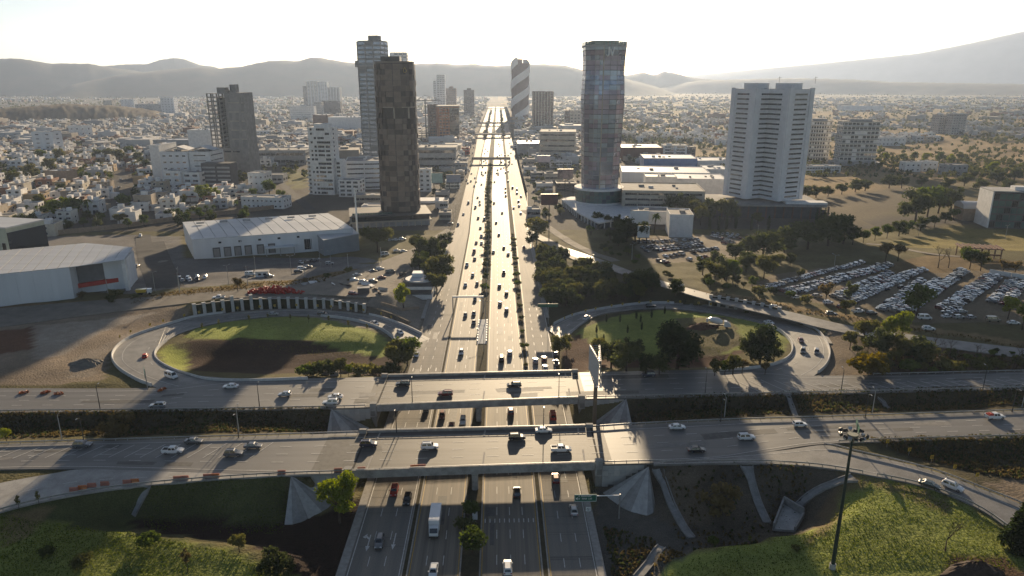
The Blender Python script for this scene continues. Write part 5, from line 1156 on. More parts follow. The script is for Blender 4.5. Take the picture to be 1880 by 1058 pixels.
# ------------------------------------------------------------------ the big warehouses in front
def eaves(px, py, h): return G(px, py, h)
g0 = GT(357, 476); hw_ = hgt(g0[0], g0[1], 441)-g0[2]; z0 = g0[2]
fr = G(650, 453, z0); bl = G(335.5, 409, z0+hw_); bl = np.array([bl[0], bl[1], z0]); br = bl+fr-g0
t, q, O = quadshed('warehouse', 'long white warehouse with a row of dock doors, left of the brown tower', 'warehouse', [g0, fr, br, bl], hw_, .5, W_PALE, ROOF_W)
u = (q[1]-q[0]); L_ = np.linalg.norm(u[:2]); u = u/L_; ang = math.atan2(u[1], u[0]); nrm = np.array([u[1], -u[0], 0])
dock = MB(); dock.box(-1.9,1.9,-.5,.0,-1.2,4.2,0); dock.box(-1.45,1.45,-.62,-.5,-1.2,3.6,1); dock_me = dock.mesh('dock_door', [W_DARK, M('door_grey', (.26,.25,.24), rough=.7)])
for f in (.135, .20, .262, .325, .40, .47): put('dock_door', dock_me, t, loc=u*L_*f+[0,0,1.4], rot=ang)
for f in (.16, .28, .40, .52, .64, .8): put('vent_window', winmesh(1.6, 1.1, GL, W_PALE), t, loc=u*L_*f+[0,0,hw_*.72], rot=ang)
put('window', winmesh(4, 6, GL, W_GREY), t, loc=u*L_*.70+[0,0,.6], rot=ang)
for f in np.linspace(.02, .98, 12): MB().box(-.18,.18,-.14,.02,-1,hw_).obj('wall_pilaster', W_PALE, t, loc=u*L_*f, rot=ang)
for f in (.1,.25,.4,.55,.7,.85): p_ = lerp(q[3], q[2], f)*[1,1,0]+(q[0]-q[3])*[.25,.25,0]+[0,0,hw_+1.3]; MB().box(-2.2,2.2,-1,1,0,.9).obj('ridge_vent', W_GREY, t, loc=p_, rot=ang)
MB().box(-8,8,-5,-.2,3.6,4.2).obj('canopy', W_PALE, t, loc=u*L_*.52, rot=ang)
for x in (-7.5, 0, 7.5): MB().box(x-.2,x+.2,-4.9,-4.5,-1,3.6).obj('canopy_post', steel, t, loc=u*L_*.52, rot=ang)
g1 = GT(596, 470); fr1 = G(660, 457, g1[2]); d_ = (bl-g0)*.42; hx = hgt(g1[0], g1[1], 442)-g1[2]
quadshed('warehouse_annex', 'blue-grey lean-to annex at the right end of the long warehouse', 'warehouse', [g1, fr1, fr1+d_, g1+d_], hx, .8, M('panel_slate', (.25,.28,.31), rough=.6, scale=.2, var=.1), ROOF_W)
# white warehouse at the left edge with open corner
g0 = GT(137, 548); z0 = g0[2]; h = hgt(g0[0], g0[1], 492)-z0; fl = G(-140, 580, z0)*[1,1,0]+[0,0,z0]
P = lambda x, y, hh=h: G(x, y, z0+hh)*[1,1,0]+[0,0,z0]
rb_, bk, bk2 = P(245, 460), P(160, 452), P(-60, 468)
rf_ = P(228, 478)
O = g0.copy(); t = thing('warehouse', 'white warehouse with a red-striped recessed corner at the left edge', 'warehouse', O)
back_l = fl+(bk-g0)*1.0
MB().prism([(fl-O)[:2], (g0-O)[:2], (P(137,490)+(P(160,452)-P(137,490))*.17-O)[:2], (rf_+(rb_-rf_)*.22-O)[:2], (rb_-O)[:2], (bk-O)[:2], (back_l-O)[:2]], -2, h).obj('wall', W_PALE, t)
rs = [fl, g0, rf_, rb_, bk, back_l]; top = [p_-O for p_ in rs]; n = 12
up_ = np.array([0,0,1.]); rfp = put('roof', None, t)
e0, e1, e2, e3 = top[0], top[1], top[4], top[5]
for k in range(n):
    a, b = k/n+.003, (k+1)/n-.003; A = [lerp(e0, e1, a), lerp(e0, e1, b), lerp(e3, e2, b), lerp(e3, e2, a)]; A = [v*[1,1,0]+up_*(h+.03) for v in A]; A[2] = A[2]+up_*1.2; A[3] = A[3]+up_*1.2; th = up_*(.3+.03*(k % 2))
    MB().add(A+[v+th for v in A], [(3,2,1,0),(4,5,6,7),(0,1,5,4),(1,2,6,5),(2,3,7,6),(3,0,4,7)]).obj('roof_sheet', ROOF_W, rfp)
n = 5
for k in range(n):
    a, b = k/n+.004, (k+1)/n-.004; A = [lerp(top[1], top[2], a), lerp(top[1], top[2], b), lerp(top[4], top[3], b), lerp(top[4], top[3], a)]; A = [v*[1,1,0]+up_*(h+.03) for v in A]; A[2] = A[2]+up_*1.2; A[3] = A[3]+up_*1.2; th = up_*(.3+.03*(k % 2))
    MB().add(A+[v+th for v in A], [(3,2,1,0),(4,5,6,7),(0,1,5,4),(1,2,6,5),(2,3,7,6),(3,0,4,7)]).obj('roof_sheet', ROOF_W, rfp)
v = top[2]; MB().box(v[0]-1.4, v[0]+.2, v[1]-.2, v[1]+1.4, -2, h).obj('corner_column', W_WHITE, t)
a_, b_ = top[1], top[2]; dd = (top[4]-top[1])*.17; u = b_-a_; L_ = np.linalg.norm(u[:2]); ang = math.atan2(u[1], u[0])
MB().box(L_*.02,L_*.92,-.9,.05,h*.22,h*.36).obj('red_stripe', W_RED, t, loc=a_+dd*.8, rot=ang)
MB().box(0,L_*.98,-.35,.05,h*.37,h*.98).obj('recess_wall', M('recess_grey', (.16,.16,.165), rough=.8, var=.15), t, loc=a_+dd*.86, rot=ang); MB().box(L_*.72,L_*.84,-.5,-.36,h*.37,h*.98).obj('brown_door', W_BROWN, t, loc=a_+dd*.84, rot=ang)
MB().box(-3.4,3.4,-.25,.02,-1,4.6).obj('roller_door', W_GREY, t, loc=lerp(top[0], top[1], .42), rot=math.atan2((top[1]-top[0])[1], (top[1]-top[0])[0]))
for f in np.linspace(.05, .97, 9): MB().box(-.15,.15,-.12,.02,-1,h-.1).obj('wall_pilaster', W_PALE, t, loc=lerp(top[0], top[1], f), rot=math.atan2((top[1]-top[0])[1], (top[1]-top[0])[0]))
# pale green building at the far left edge
p, W = site(-70, 36, 495, True); H = hgt(p[0], p[1], 418)-p[2]; t = thing('office_hall', 'pale green office hall with a flat entrance canopy at the left edge', 'office block', p, R(-14)); MB().box(-W/2, W/2, 0, 22, -2, H).obj('wall', M('render_sage', (.32,.36,.31), rough=.8, var=.15, scale=.3), t); MB().box(-W/2-.3, W/2+.3, -.3, 22.3, H+.01, H+.7).obj('roof', ROOF_W, t)
for k in range(6): put('window', winmesh(2.2, H*.6, GL, W_GREY), t, loc=(-W/2+3+k*(W-6)/5, 0, 1.2))
MB().box(W*.2, W*.5+3, -5, -.02, 3.6, 4.1).obj('canopy', W_PALE, t)
MB().box(W/2-.01, W/2+.3, 0, 22, H*.2, H*.9).obj('side_glazing', GL, t)
# round-roofed pavilion between the trees by the left frontage
p = GT(770, 548); t = thing('pavilion', 'round white-roofed pavilion with balcony bands beside the left frontage road', 'restaurant', p); k = 1/pxm(p)
for (z, w_, m_) in ((0, 24, W_WHITE), (4.2, 22, W_GREY)): MB().box(-6, 6, 0, 14, z-1.2 if z == 0 else z, z+(1.6 if z == 0 else .9)).obj('balcony_band', m_ if z else W_WHITE, t)
MB().box(-5.4, 5.4, .6, 13.5, -1, 7.5).obj('wall', W_DARK, t); MB().box(-6.02, 6.02, -.1, .3, 4.21, 5.6).obj('balcony_band', W_WHITE, t); MB().loft([[(7*math.cos(a), 6+7*math.sin(a)*.9, z) for a in np.linspace(0, 2*math.pi, 28)[:-1]] for z in (7.52, 8.2)]).obj('round_roof', ROOF_W, t)
MB().box(-4, 1, 8, 13, 8.21, 10).obj('roof_house', W_PALE, t)
# petrol station canopy and totem
p = G(786, 385); t = thing('station_canopy', 'white petrol station canopy behind the brown tower podium', 'canopy', p); MB().box(-14, 12, -2, 16, 5.5, 7.2).obj('canopy_roof', W_WHITE, t)
for x in (-11, 9):
    for y in (1, 13): MB().box(x-.4, x+.4, y-.4, y+.4, 0, 5.5).obj('canopy_post', W_WHITE, t)
p = G(803, 384); t = thing('totem_sign', 'slim white totem sign beside the petrol station', 'sign', p); MB().box(-1.6, 1.6, -.4, .4, 1.2, 9.5).obj('sign_panel', W_WHITE, t); MB().box(-.5, .5, -.3, .3, -.3, 1.2).obj('sign_base', W_DARK, t)
# ------------------------------------------------------------------ long boundary wall and fences on the left
def bwall(label, pts, h, mat, name='boundary_wall', cat='wall', th=.3, seg=8):
    P = resample(np.array([GT(*p) for p in pts]), seg); P[:, 2] = zt(P[:, 0], P[:, 1]); O = P[0].copy(); t = thing(name, label, cat, O)
    for i in range(len(P)-1): a, b = P[i]-O, P[i+1]-O; ribbon(np.array([a, a+(b-a)*.985]), -.6, h, th).obj('wall_bay', mat, t)
bwall('long grey-brown boundary wall between suburb and warehouses', [(40,438),(120,430),(200,422),(262,414),(330,404),(400,396),(470,388),(530,380)], 3.2, W_SAND)
bwall('white fence wall at the right edge of the big car park', [(1816,502),(1850,508),(1900,516)], 2.2, W_WHITE, 'fence_wall', 'wall')
bwall('pale wall at the foot of the round-roofed pavilion', [(700,560),(742,572),(770,568)], 1.4, W_SAND)
# ================================================================== trees
LM = dict(bright=leafmat('leaf_bright', (.22,.24,.04), (.11,.14,.025)), olive=leafmat('leaf_olive', (.14,.135,.045), (.060,.066,.024)), dark=leafmat('leaf_dark', (.088,.100,.038), (.038,.048,.020)),
          dry=leafmat('leaf_dry', (.155,.120,.055), (.080,.065,.034)), pine=leafmat('leaf_pine', (.042,.058,.022), (.020,.030,.012)), green=leafmat('leaf_green', (.105,.135,.032), (.048,.070,.018)))
BARK = M('bark', (.085,.062,.045), rough=.95, scale=2, var=.3, spec=.1)

def leaves(lobes, n, size, seed, mat, name='crown', core=True, droop=0):
    r = np.random.default_rng(seed); L = np.array(lobes, float); w_ = L[:, 3]**2; w_ /= w_.sum()
    k = r.choice(len(L), n, p=w_); u = r.normal(size=(n, 3)); u /= np.linalg.norm(u, axis=1)[:, None]
    rad = L[k, 3]*(.62+.46*r.random(n)**.7); c = L[k, :3]+u*rad[:, None]*np.array([1, 1, .85])
    nrm = u*.55+r.normal(size=(n, 3))*.6; nrm /= np.linalg.norm(nrm, axis=1)[:, None]
    a = np.cross(nrm, r.normal(size=(n, 3))); a /= np.linalg.norm(a, axis=1)[:, None]; b = np.cross(nrm, a)
    s = size*(.55+.9*r.random(n))[:, None]; t = s*.62
    V = np.stack([c-a*s, c-b*t, c+a*s*1.1, c+b*t], 1).reshape(-1, 3); Fq = np.arange(4*n).reshape(n, 4)
    vs = [V]; fs = [tuple(f) for f in Fq.tolist()]; o = 4*n
    if core:
        bm = bmesh.new(); bmesh.ops.create_icosphere(bm, subdivisions=1, radius=1); iv = np.array([v.co[:] for v in bm.verts]); fi = [[v.index for v in f.verts] for f in bm.faces]; bm.free()
        for l in L:
            j = iv*(1+.25*(r.random((len(iv), 1))-.5))*l[3]*.62+l[:3]; vs.append(j); fs += [tuple(x+o for x in f) for f in fi]; o += len(iv)
    me_ = bpy.data.meshes.new(name); me_.from_pydata(np.concatenate(vs).tolist(), [], fs); me_.materials.append(mat); me_.update(); return me_
def lobeset(seed, n, R0, H0, H1, rl):
    r = random.Random(seed); out = [(0, 0, (H0+H1)/2, rl*1.15)]
    for i in range(n):
        a = 2*math.pi*i/n+r.uniform(-.5, .5); f = r.uniform(.1, 1); z = lerp(H0, H1, f); k = R0*r.uniform(.45, 1)*math.sqrt(max(.12, 1-(2*f-1)**2*.75)); out.append((k*math.cos(a), k*math.sin(a), z, rl*r.uniform(.65, 1.1)))
    return out
PROTO = {}
def mk_tree(kind, name, lobes, n, size, seed, mat, trunk_h, r0=.22, limbs=True):
    t = put(name, None, loc=(0, -500, -50)); m = MB(); m.tube((0,0,-.4), (.1,.05,trunk_h), r0, r0*.65, n=7)
    if limbs:
        for l in lobes[1:7]: m.tube((.1,.05,trunk_h*random.uniform(.6, .98)), l[:3], r0*.42, r0*.1, n=5)
    m.obj('trunk', BARK, t); put('crown', leaves(lobes, n, size, seed, mat), t)
    h = max(l[2]+l[3]*.9 for l in lobes); PROTO.setdefault(kind, []).append((t, h)); return t
for s in range(3):
    mk_tree('bright', 'leafy_tree', lobeset(s+1, 11, 2.5, 3.2, 8.2, 1.5), 1300, .30, s, LM['bright'], 4)
    mk_tree('olive', 'leafy_tree', lobeset(s+11, 10, 3.0, 3.0, 7.0, 1.6), 1000, .33, s+5, LM['olive'], 3.5)
    mk_tree('green', 'leafy_tree', lobeset(s+17, 11, 2.9, 3.0, 7.4, 1.6), 1000, .33, s+6, LM['green'], 3.5)
    mk_tree('dark', 'dense_tree', lobeset(s+21, 12, 3.4, 2.4, 7.6, 1.9), 1200, .34, s+9, LM['dark'], 3, .3)
    mk_tree('shrub', 'shrub', lobeset(s+31, 7, 1.7, .7, 2.2, .95), 420, .22, s+13, LM[('olive', 'dark', 'green')[s]], .8, .09)
mk_tree('dryshrub', 'shrub', lobeset(35, 8, 2.4, .8, 3.2, 1.0), 520, .22, 41, LM['dry'], 1, .09)
mk_tree('yellow', 'leafy_tree', lobeset(36, 9, 2.4, 2.8, 7.0, 1.3), 620, .26, 42, LM['dry'], 4)
mk_tree('roundbush', 'round_bush', lobeset(38, 12, 2.6, 1.0, 3.2, 1.3), 1300, .24, 44, leafmat('leaf_mustard', (.17,.13,.02), (.07,.06,.012)), 1, .12)
mk_tree('topiary', 'round_tree', lobeset(39, 12, 1.35, 1.7, 3.3, .95), 1100, .20, 45, LM['green'], 1.6, .12)
mk_tree('big', 'leafy_tree', lobeset(51, 22, 2.9, 3.0, 9.6, 1.35)+[(2.7,-.4,2.9,1.1),(2.3,.3,3.9,1.1)], 4200, .22, 51, leafmat('leaf_lime', (.19,.22,.03), (.07,.10,.016)), 4, .24)
mk_tree('bigdark', 'dense_tree', lobeset(52, 24, 3.6, 1.6, 9.2, 1.8), 3600, .27, 52, LM['pine'], 3, .35)
con = [(0,0,z,max(.35, (1-z/11)*2.4)) for z in np.linspace(1.6, 10.2, 9)]; con += [((1-z/11)*1.9*math.cos(a), (1-z/11)*1.9*math.sin(a), z-.3, .8*(1-z/12)) for z in np.linspace(1.5, 9, 8) for a in np.arange(0, 6.28, 1.05)]
mk_tree('pine', 'conifer', con, 2600, .24, 53, LM['pine'], 9, .25, False)
cyp = [(0,0,z,.75*math.sin(math.pi*min(.95, .2+z/13))) for z in np.linspace(1, 9.3, 10)]; mk_tree('cypress', 'cypress', cyp, 500, .22, 54, LM['pine'], 5, .15, False)
mk_tree('sapling', 'sapling', [(0,0,2.0,.45),(.2,.1,2.5,.4),(-.2,0,2.8,.35),(0,.1,3.2,.25)], 130, .13, 55, LM['olive'], 2.4, .05)
mk_tree('yellowsapling', 'sapling', [(0,0,2.0,.5),(.35,.1,2.5,.4),(-.3,0,2.9,.4),(0,.1,3.4,.3)], 150, .13, 56, LM['dry'], 2.8, .05)
# bare tree
def bare(seed):
    r = random.Random(seed); t = put('bare_tree', None, loc=(0,-500,-50)); m = MB()
    def br(p, d, L, rad, k):
        q = p+d*L; m.tube(p, q, rad, rad*.6, n=4, cap=False)
        if k == 0: return
        for i in range(3 if k > 1 else 4):
            e = (d+Vector((r.uniform(-.8, .8), r.uniform(-.8, .8), r.uniform(-.15, .6)))).normalized(); br(q, e, L*r.uniform(.55, .8), rad*.55, k-1)
    br(Vector((0,0,-.3)), Vector((.05,0,1)), 2.2, .13, 4); m.obj('trunk', BARK, t); PROTO.setdefault('bare', []).append((t, 6.2))
bare(1); bare(2)
# palm
for s in range(2):
    t = put('palm_tree', None, loc=(0,-500,-50)); MB().tube((0,0,-.4), (.3,.1,6), .22, .16, n=6).obj('trunk', BARK, t); m = MB(); r = random.Random(s)
    for i in range(26):
        a = r.uniform(0, 6.28); el = r.uniform(-.5, 1.1); d = np.array([math.cos(a)*math.cos(el), math.sin(a)*math.cos(el), math.sin(el)]); L_ = 2.0; pts = [np.array([.3,.1,6.0])+d*L_*k/4+np.array([0,0,-.16*k*k*.5]) for k in range(5)]; n = np.array([-math.sin(a), math.cos(a), 0])
        for k in range(4): w0, w1 = .34*(1-abs(k/4-.3)), .34*(1-abs((k+1)/4-.3))*(0.1 if k == 3 else 1); m.add([pts[k]-n*w0, pts[k]+n*w0+[0,0,.1], pts[k+1]+n*w1+[0,0,.1], pts[k+1]-n*w1], [(0,1,2,3)])
    m.obj('crown', LM['green'], t); PROTO.setdefault('palm', []).append((t, 7.3))
KM = {}
for v in PROTO.values():
    for t, h in v: KM[t.name] = kid_map(t)
tr = random.Random(77); TREES = [0]
def tree(kind, p, h, label, group=None, wf=1.0):
    t, h0 = tr.choice(PROTO[kind]); c = copy_tree(t, label, group, KM[t.name]); c['category'] = {'shrub':'shrub','dryshrub':'shrub','roundbush':'bush','palm':'palm tree','sapling':'sapling','yellowsapling':'sapling'}.get(kind, 'tree')
    k = h/h0; c.location = p; c.rotation_euler = (0, 0, tr.uniform(0, 6.28)); c.scale = (k*wf*tr.uniform(.9, 1.1), k*wf*tr.uniform(.9, 1.1), k); TREES[0] += 1; return c
def ptree(kind, px, py, hpx, label, group=None, wf=1.0):
    p = GT(px, py); h = hgt(p[0], p[1], py-hpx)-p[2]; return tree(kind, p, h, label, group, wf)
NOUN = dict(bright='bright green leafy tree', olive='olive green tree', green='green leafy tree', dark='dark dense tree', shrub='low shrub', dryshrub='dry brown shrub', yellow='yellowing tree', roundbush='round mustard bush', topiary='clipped round tree', bare='bare leafless tree', palm='palm tree', cypress='thin dark cypress', sapling='thin young tree', yellowsapling='yellowing young tree', bigdark='large very dark tree', pine='dark conifer', big='big lime green tree')
def zone_trees(where, lst, group):
    kinds = {}
    for q in lst: kinds.setdefault(q[0], []).append(q)
    for k, v in kinds.items():
        v.sort(key=lambda q: (q[1], q[2]))
        for i, q in enumerate(v):
            lab = f'{NOUN[k]} {where}' + (f', {ordinal(i+1)} from the left' if len(v) > 1 else ''); ptree(*q[:4], lab, group, q[4] if len(q) > 4 else 1.0)
ptree('big', 624, 960, 88, 'big lime green tree beside the left cone of the near bridge', None, 1.05)
zone_trees('in the central median at the bottom edge', [('topiary',867,1020,46,1.15),('topiary',864,950,28,1.15),('shrub',859,974,22,1.1)], 'median trees')
zone_trees('on the lower left lawn', [('olive',440,1014,32),('yellowsapling',345,1052,44),('shrub',275,1004,22),('sapling',36,938,28),('sapling',72,928,26),('dark',497,1056,44),('dark',522,1060,40),('shrub',90,1020,18),('shrub',150,1040,20)], 'young trees on the lower left lawn')
zone_trees('at the lower right lawn', [('pine',1870,1012,108,1.25),('bare',1735,1012,66),('sapling',1375,1002,20),('shrub',1310,1000,12),('shrub',1460,1010,10)], 'trees on the lower right lawn')
ptree('dryshrub', 1322, 942, 48, 'wide dry dark shrub on the bare slope between two chutes', None, 1.1)
zone_trees('on the grass bank between the two ring roads', [('dryshrub',218,802,42),('bright',12,810,24)], 'plants between the ring roads')
zone_trees('at the pit edge inside the left loop', [('shrub',575,690,24),('shrub',603,690,30),('olive',626,692,34),('bright',640,692,22),('shrub',662,690,24),('shrub',690,688,20),('olive',733,686,58),('green',748,672,56),('dark',722,694,34),('shrub',560,692,20),('dark',708,694,24)], 'bushes inside the left loop')
zone_trees('on the lawn inside the left loop', [('sapling',x,y,16) for x, y in ((372,609),(403,602),(458,594),(493,590),(534,592),(567,594),(604,595),(640,604),(674,610))], 'saplings in the left loop')
zone_trees('around the round-roofed pavilion', [('bright',741,566,46,1.05),('olive',768,470,38),('dark',783,480,46),('dark',795,486,48),('dark',806,476,38),('olive',813,525,55),('olive',802,545,44),('dark',792,520,40),('bright',779,494,32),('olive',693,464,48,1.2),('dark',818,456,30),('dark',770,500,36)], 'trees by the pavilion')
zone_trees('inside the right loop', [('bigdark',1243,678,88,1.15),('bigdark',1395,668,72),('dark',1150,684,60),('dark',1122,676,52),('olive',1100,660,40),('dark',1185,686,38),('olive',1345,690,38),('olive',1312,692,32),('yellow',1362,688,30),('dark',1378,660,50),('green',1330,690,26),('olive',1026,662,46),('olive',1040,640,26),('dark',1210,690,40),('dark',1420,662,36),('shrub',1374,576,14),('yellow',1404,690,26),('dark',1160,660,40)], 'trees inside the right loop')
zone_trees('on the lawn of the right loop', [('cypress',x,y,16,1.6) for x, y in ((1113,592),(1138,592),(1168,586),(1176,592),(1196,584),(1220,577),(1095,612),(1152,612),(1108,628),(1178,606))], 'young conifers in the right loop')
zone_trees('right of the right loop', [('roundbush',1592,686,40,1.2),('olive',1560,642,34),('olive',1585,630,44),('dark',1612,655,54),('bright',1630,622,40),('bright',1656,624,52),('dark',1682,664,48),('olive',1700,672,36),('olive',1655,660,44),('bare',1712,652,48),('bare',1742,664,44),('shrub',1730,680,20),('shrub',1760,682,18),('shrub',1800,680,22),('dark',1620,680,34),('shrub',1670,684,22),('bare',1860,680,60),('shrub',1830,676,18),('bare',1790,668,40)], 'plants right of the right loop')
zone_trees('in and beside the big car park', [('yellow',1515,558,40),('green',1683,580,58,1.25),('dark',1560,552,36,.7),('olive',1552,578,28),('olive',1402,512,42),('bright',1850,586,42),('bright',1876,606,52),('yellow',1625,482,38),('yellow',1648,480,34),('bare',1722,492,44),('bare',1741,492,44),('green',1780,494,40),('olive',1800,498,38),('yellow',1840,506,30),('yellow',1862,508,30),('olive',1470,512,18),('shrub',1420,540,14),('shrub',1450,548,14),('shrub',1480,556,14)], 'trees in the car park')
zone_trees('in the belt behind the car parks', [('dark',1400,474,50,1.2),('dark',1440,464,52,1.2),('dark',1482,458,58,1.2),('dark',1520,452,64,1.2),('dark',1548,448,52,1.1),('dark',1330,514,46),('olive',1312,522,40),('green',1345,520,44),('dark',1290,505,34),('dark',1370,500,40),('dark',1372,470,40),('dark',1680,408,62,1.15),('green',1702,398,56,1.1),('dark',1722,392,50),('dark',1745,386,44),('dark',1690,424,28),('green',1585,446,24),('green',1606,442,26),('green',1628,438,26),('dark',1650,434,30),('green',1668,430,26),('green',1715,418,22),('dark',1735,410,22),('green',1750,404,22),('green',1565,450,26),('olive',1420,500,34),('olive',1450,490,26),('dark',1350,480,36),('dark',1310,490,30)], 'tree belt behind the car parks')
zone_trees('in the hedges beyond the dry field', [('dark',x,y,h,1.2) for x, y, h in ((1478,364,24),(1498,363,24),(1520,361,20),(1545,357,22),(1570,353,26),(1588,351,22),(1632,346,26),(1655,346,24),(1692,343,22),(1740,348,24),(1770,342,24),(1800,352,26),(1830,338,24),(1862,332,24),(1785,330,20),(1850,352,24))]+[('bright',1820,324,28),('bright',1615,288,18),('green',1655,298,16),('green',1678,296,18),('bright',1698,302,22),('green',1725,300,22),('bright',1745,306,24),('dark',1762,296,16),('green',1600,292,14),('bright',1625,300,20)], 'hedges beyond the dry field')
zone_trees('before the twin tower podium', [('cypress',x,y,30,1.3) for x, y in ((1302,424),(1319,424),(1333,423),(1350,421),(1379,424),(1410,424),(1498,412),(1505,410),(1513,410))]+[('olive',1210,390,34),('dark',1230,394,38),('dark',1258,396,42),('olive',1275,404,38),('olive',1286,414,36),('dark',1302,408,46),('olive',1330,406,42),('dark',1342,408,40),('olive',1390,415,26)], 'trees by the twin tower')
zone_trees('around the glass tower podium', [('dark',1096,412,24),('dark',1116,416,22),('dark',1134,418,24),('dark',1150,444,44,1.3),('dark',1166,446,44,1.2),('palm',1201,428,40),('green',1085,432,18),('dark',1120,440,22),('dark',1135,452,26),('olive',985,440,42,1.2),('dark',978,452,30)], 'trees by the glass tower')
zone_trees('in the near left suburb', [('bright',375,374,36,1.2),('bright',396,370,26),('green',495,362,32),('green',516,374,26),('bright',102,404,38),('bright',122,402,40),('green',140,400,38),('palm',166,402,40),('dark',62,424,32),('dark',40,418,26),('olive',75,386,30),('palm',395,398,24),('palm',382,398,24),('palm',437,390,26),('dark',180,420,20),('dark',128,424,22),('green',232,386,30),('olive',220,300,26),('olive',200,298,26),('green',240,292,24),('dark',180,296,24),('olive',110,300,28),('olive',95,320,30),('green',80,300,26),('palm',150,330,26),('palm',205,340,22),('dark',255,300,22),('olive',60,330,30),('olive',30,345,30),('palm',320,400,18),('dark',270,312,20)], 'suburb trees')
zone_trees('beside the warehouses', [('yellow',437,536,28),('shrub',212,546,16),('shrub',205,556,14),('dryshrub',150,548,14),('shrub',250,548,10),('dryshrub',300,544,8),('dryshrub',560,520,10),('shrub',600,510,10),('shrub',640,500,10)], 'plants by the warehouses')
# thicket right of the highway, planted at random inside its outline
def fill(poly, n, kinds, h0, h1, label, group, z=0.0, minp=0):
    q = np.array([GT(*p)[:2] if z is None else G(p[0], p[1], z)[:2] for p in poly]); lo, hi = q.min(0), q.max(0); k = 0; g = 0
    while k < n and g < 6000:
        g += 1; x, y = tr.uniform(lo[0], hi[0]), tr.uniform(lo[1], hi[1])
        if not pip(np.array([x]), np.array([y]), q)[0]: continue
        kd = tr.choice(kinds); tree(kd, (x, y, float(zt(x, y))), tr.uniform(h0, h1)*(.45 if 'shrub' in kd else 1), label(x, y).replace('@', NOUN[kd]) if callable(label) else label.replace('@', NOUN[kd]), group); k += 1
fill([(992,470),(1030,480),(1100,512),(1160,528),(1235,540),(1275,552),(1200,553),(1110,562),(1040,574),(1003,560),(990,510)], 100, ['dark','dark','olive','olive','dark','olive'], 6.5, 10.5, lambda x, y: '@ of the thicket, '+('at its edge along the highway' if x < 34 else 'at its edge above the right loop' if y < 318 else 'at its back by the slip road' if y > 350 else 'deep in its middle, left half' if x < 58 else 'deep in its middle, right half'), 'thicket between highway and right loop', None)
fill([(1075,440),(1150,460),(1230,500),(1290,530),(1240,515),(1150,485),(1085,460)], 14, ['dark','olive','shrub'], 3, 6, '@ on the bank left of the small car park', 'bank left of the small car park', None)
for i in range(40):
    y = 330+i*13.5+tr.uniform(-3, 3); tree('dark' if i % 3 else 'shrub', ((xa1(y)+xb0(y))/2+tr.uniform(-.6, .6), y, .1), tr.uniform(2.4, 4.2), 'dark shrub in the planted central median beyond the bridges', 'median shrubs', 1.0)
for i in range(14):
    y = 232+i*17; tree('shrub', ((xb1(y)+xr0(y))/2, y, .1), tr.uniform(1.2, 3), 'small shrub in the narrow median right of the main carriageways', 'narrow median shrubs')

fill([(1640,662),(1760,640),(1880,650),(1960,662),(1960,682),(1640,686)], 46, ['shrub','olive','dryshrub','dark','shrub'], 2.5, 4.6, '@ on the scrubland right of the right loop', 'scrubland right of the right loop', None)
fill([(1545,650),(1600,612),(1660,625),(1700,650),(1640,684),(1600,684)], 16, ['olive','dark','shrub'], 3, 6, '@ in the clump right of the right loop', 'clump right of the right loop', None)
fill([(1385,520),(1300,500),(1290,530),(1330,545),(1420,555),(1400,530)], 16, ['olive','green','shrub'], 3, 6.5, '@ on the bank left of the big car park', 'bank left of the big car park', None)
# ================================================================== suburb houses (each a thing), far town as one mass
HP = []; HN = []
def house_proto(kind):
    t = put('house', None, loc=(0,-600,-50)); r = random.Random(kind)
    w, d, h = [(9,11,6.2),(10,9,6.0),(8,12,5.8),(12,10,3.4),(9,10,8.6),(11,12,6.3),(10,10,6.2),(13,9,3.3)][kind]
    MB().box(-w/2,w/2,0,d,-1,h).obj('wall', W_WHITE, t)
    m = MB(); 
    for a in ((-w/2-.1,w/2+.1,-.1,.15),(-w/2-.1,w/2+.1,d-.15,d+.1),(-w/2-.1,-w/2+.15,.151,d-.151),(w/2-.15,w/2+.1,.151,d-.151)): m.box(*a, h-.2, h+.55)
    m.obj('parapet', W_WHITE, t)
    rf = MB().box(-w/2+.16,w/2-.16,.16,d-.16,h+.001,h+.06).obj('roof', ROOF if kind != 5 else ROOF_R, t)
    MB().tube((w*.2,d*.6,h+.05),(w*.2,d*.6,h+1.6),.6,n=8).obj('water_tank', W_DARK if kind % 2 else W_WHITE, rf)
    MB().box(-w*.3,-w*.05,d*.4,d*.7,h+.05,h+2.3).obj('stair_house', W_WHITE, rf)
    if kind in (1, 4, 6): MB().box(w/2+.01,w/2+4,1.5,d*.8,-1,3.1).obj('side_wing', W_WHITE, t)
    if kind in (5, 2):
        m = MB(); m.loft([[(-w/2-.4,-.5,h*.55),(-w/2-.4,-1.8,h*.45),(-w/2-.4,-.5,h*.45)],[(w/2+.4,-.5,h*.55),(w/2+.4,-1.8,h*.45),(w/2+.4,-.5,h*.45)]]); m.obj('tiled_canopy', ROOF_R, t)
    n = 2 if h > 5 else 1
    for f in range(n if h < 8 else 3):
        for k, x in enumerate((-.27, .23)):
            if f == 0 and k == 0: put('garage_door', winmesh(w*.34, 2.2, W_DARK, W_WHITE), t, loc=(x*w,0,.05))
            else: put('window', winmesh([1.6,2.2,2.8][(kind+f+k) % 3], 1.3, GL, W_WHITE), t, loc=(x*w,0,.9+2.9*f))
    for f in range(n): put('window', winmesh(1.6, 1.2, GL, W_WHITE), t, loc=(w/2,d*.35,1+2.9*f), rot=math.pi/2); put('window', winmesh(1.6, 1.2, GL, W_WHITE), t, loc=(-w/2,d*.55,1+2.9*f), rot=-math.pi/2)
    return t, w, d, h
HPR = [house_proto(k) for k in range(8)]
HK = [kid_map(p[0]) for p in HPR]
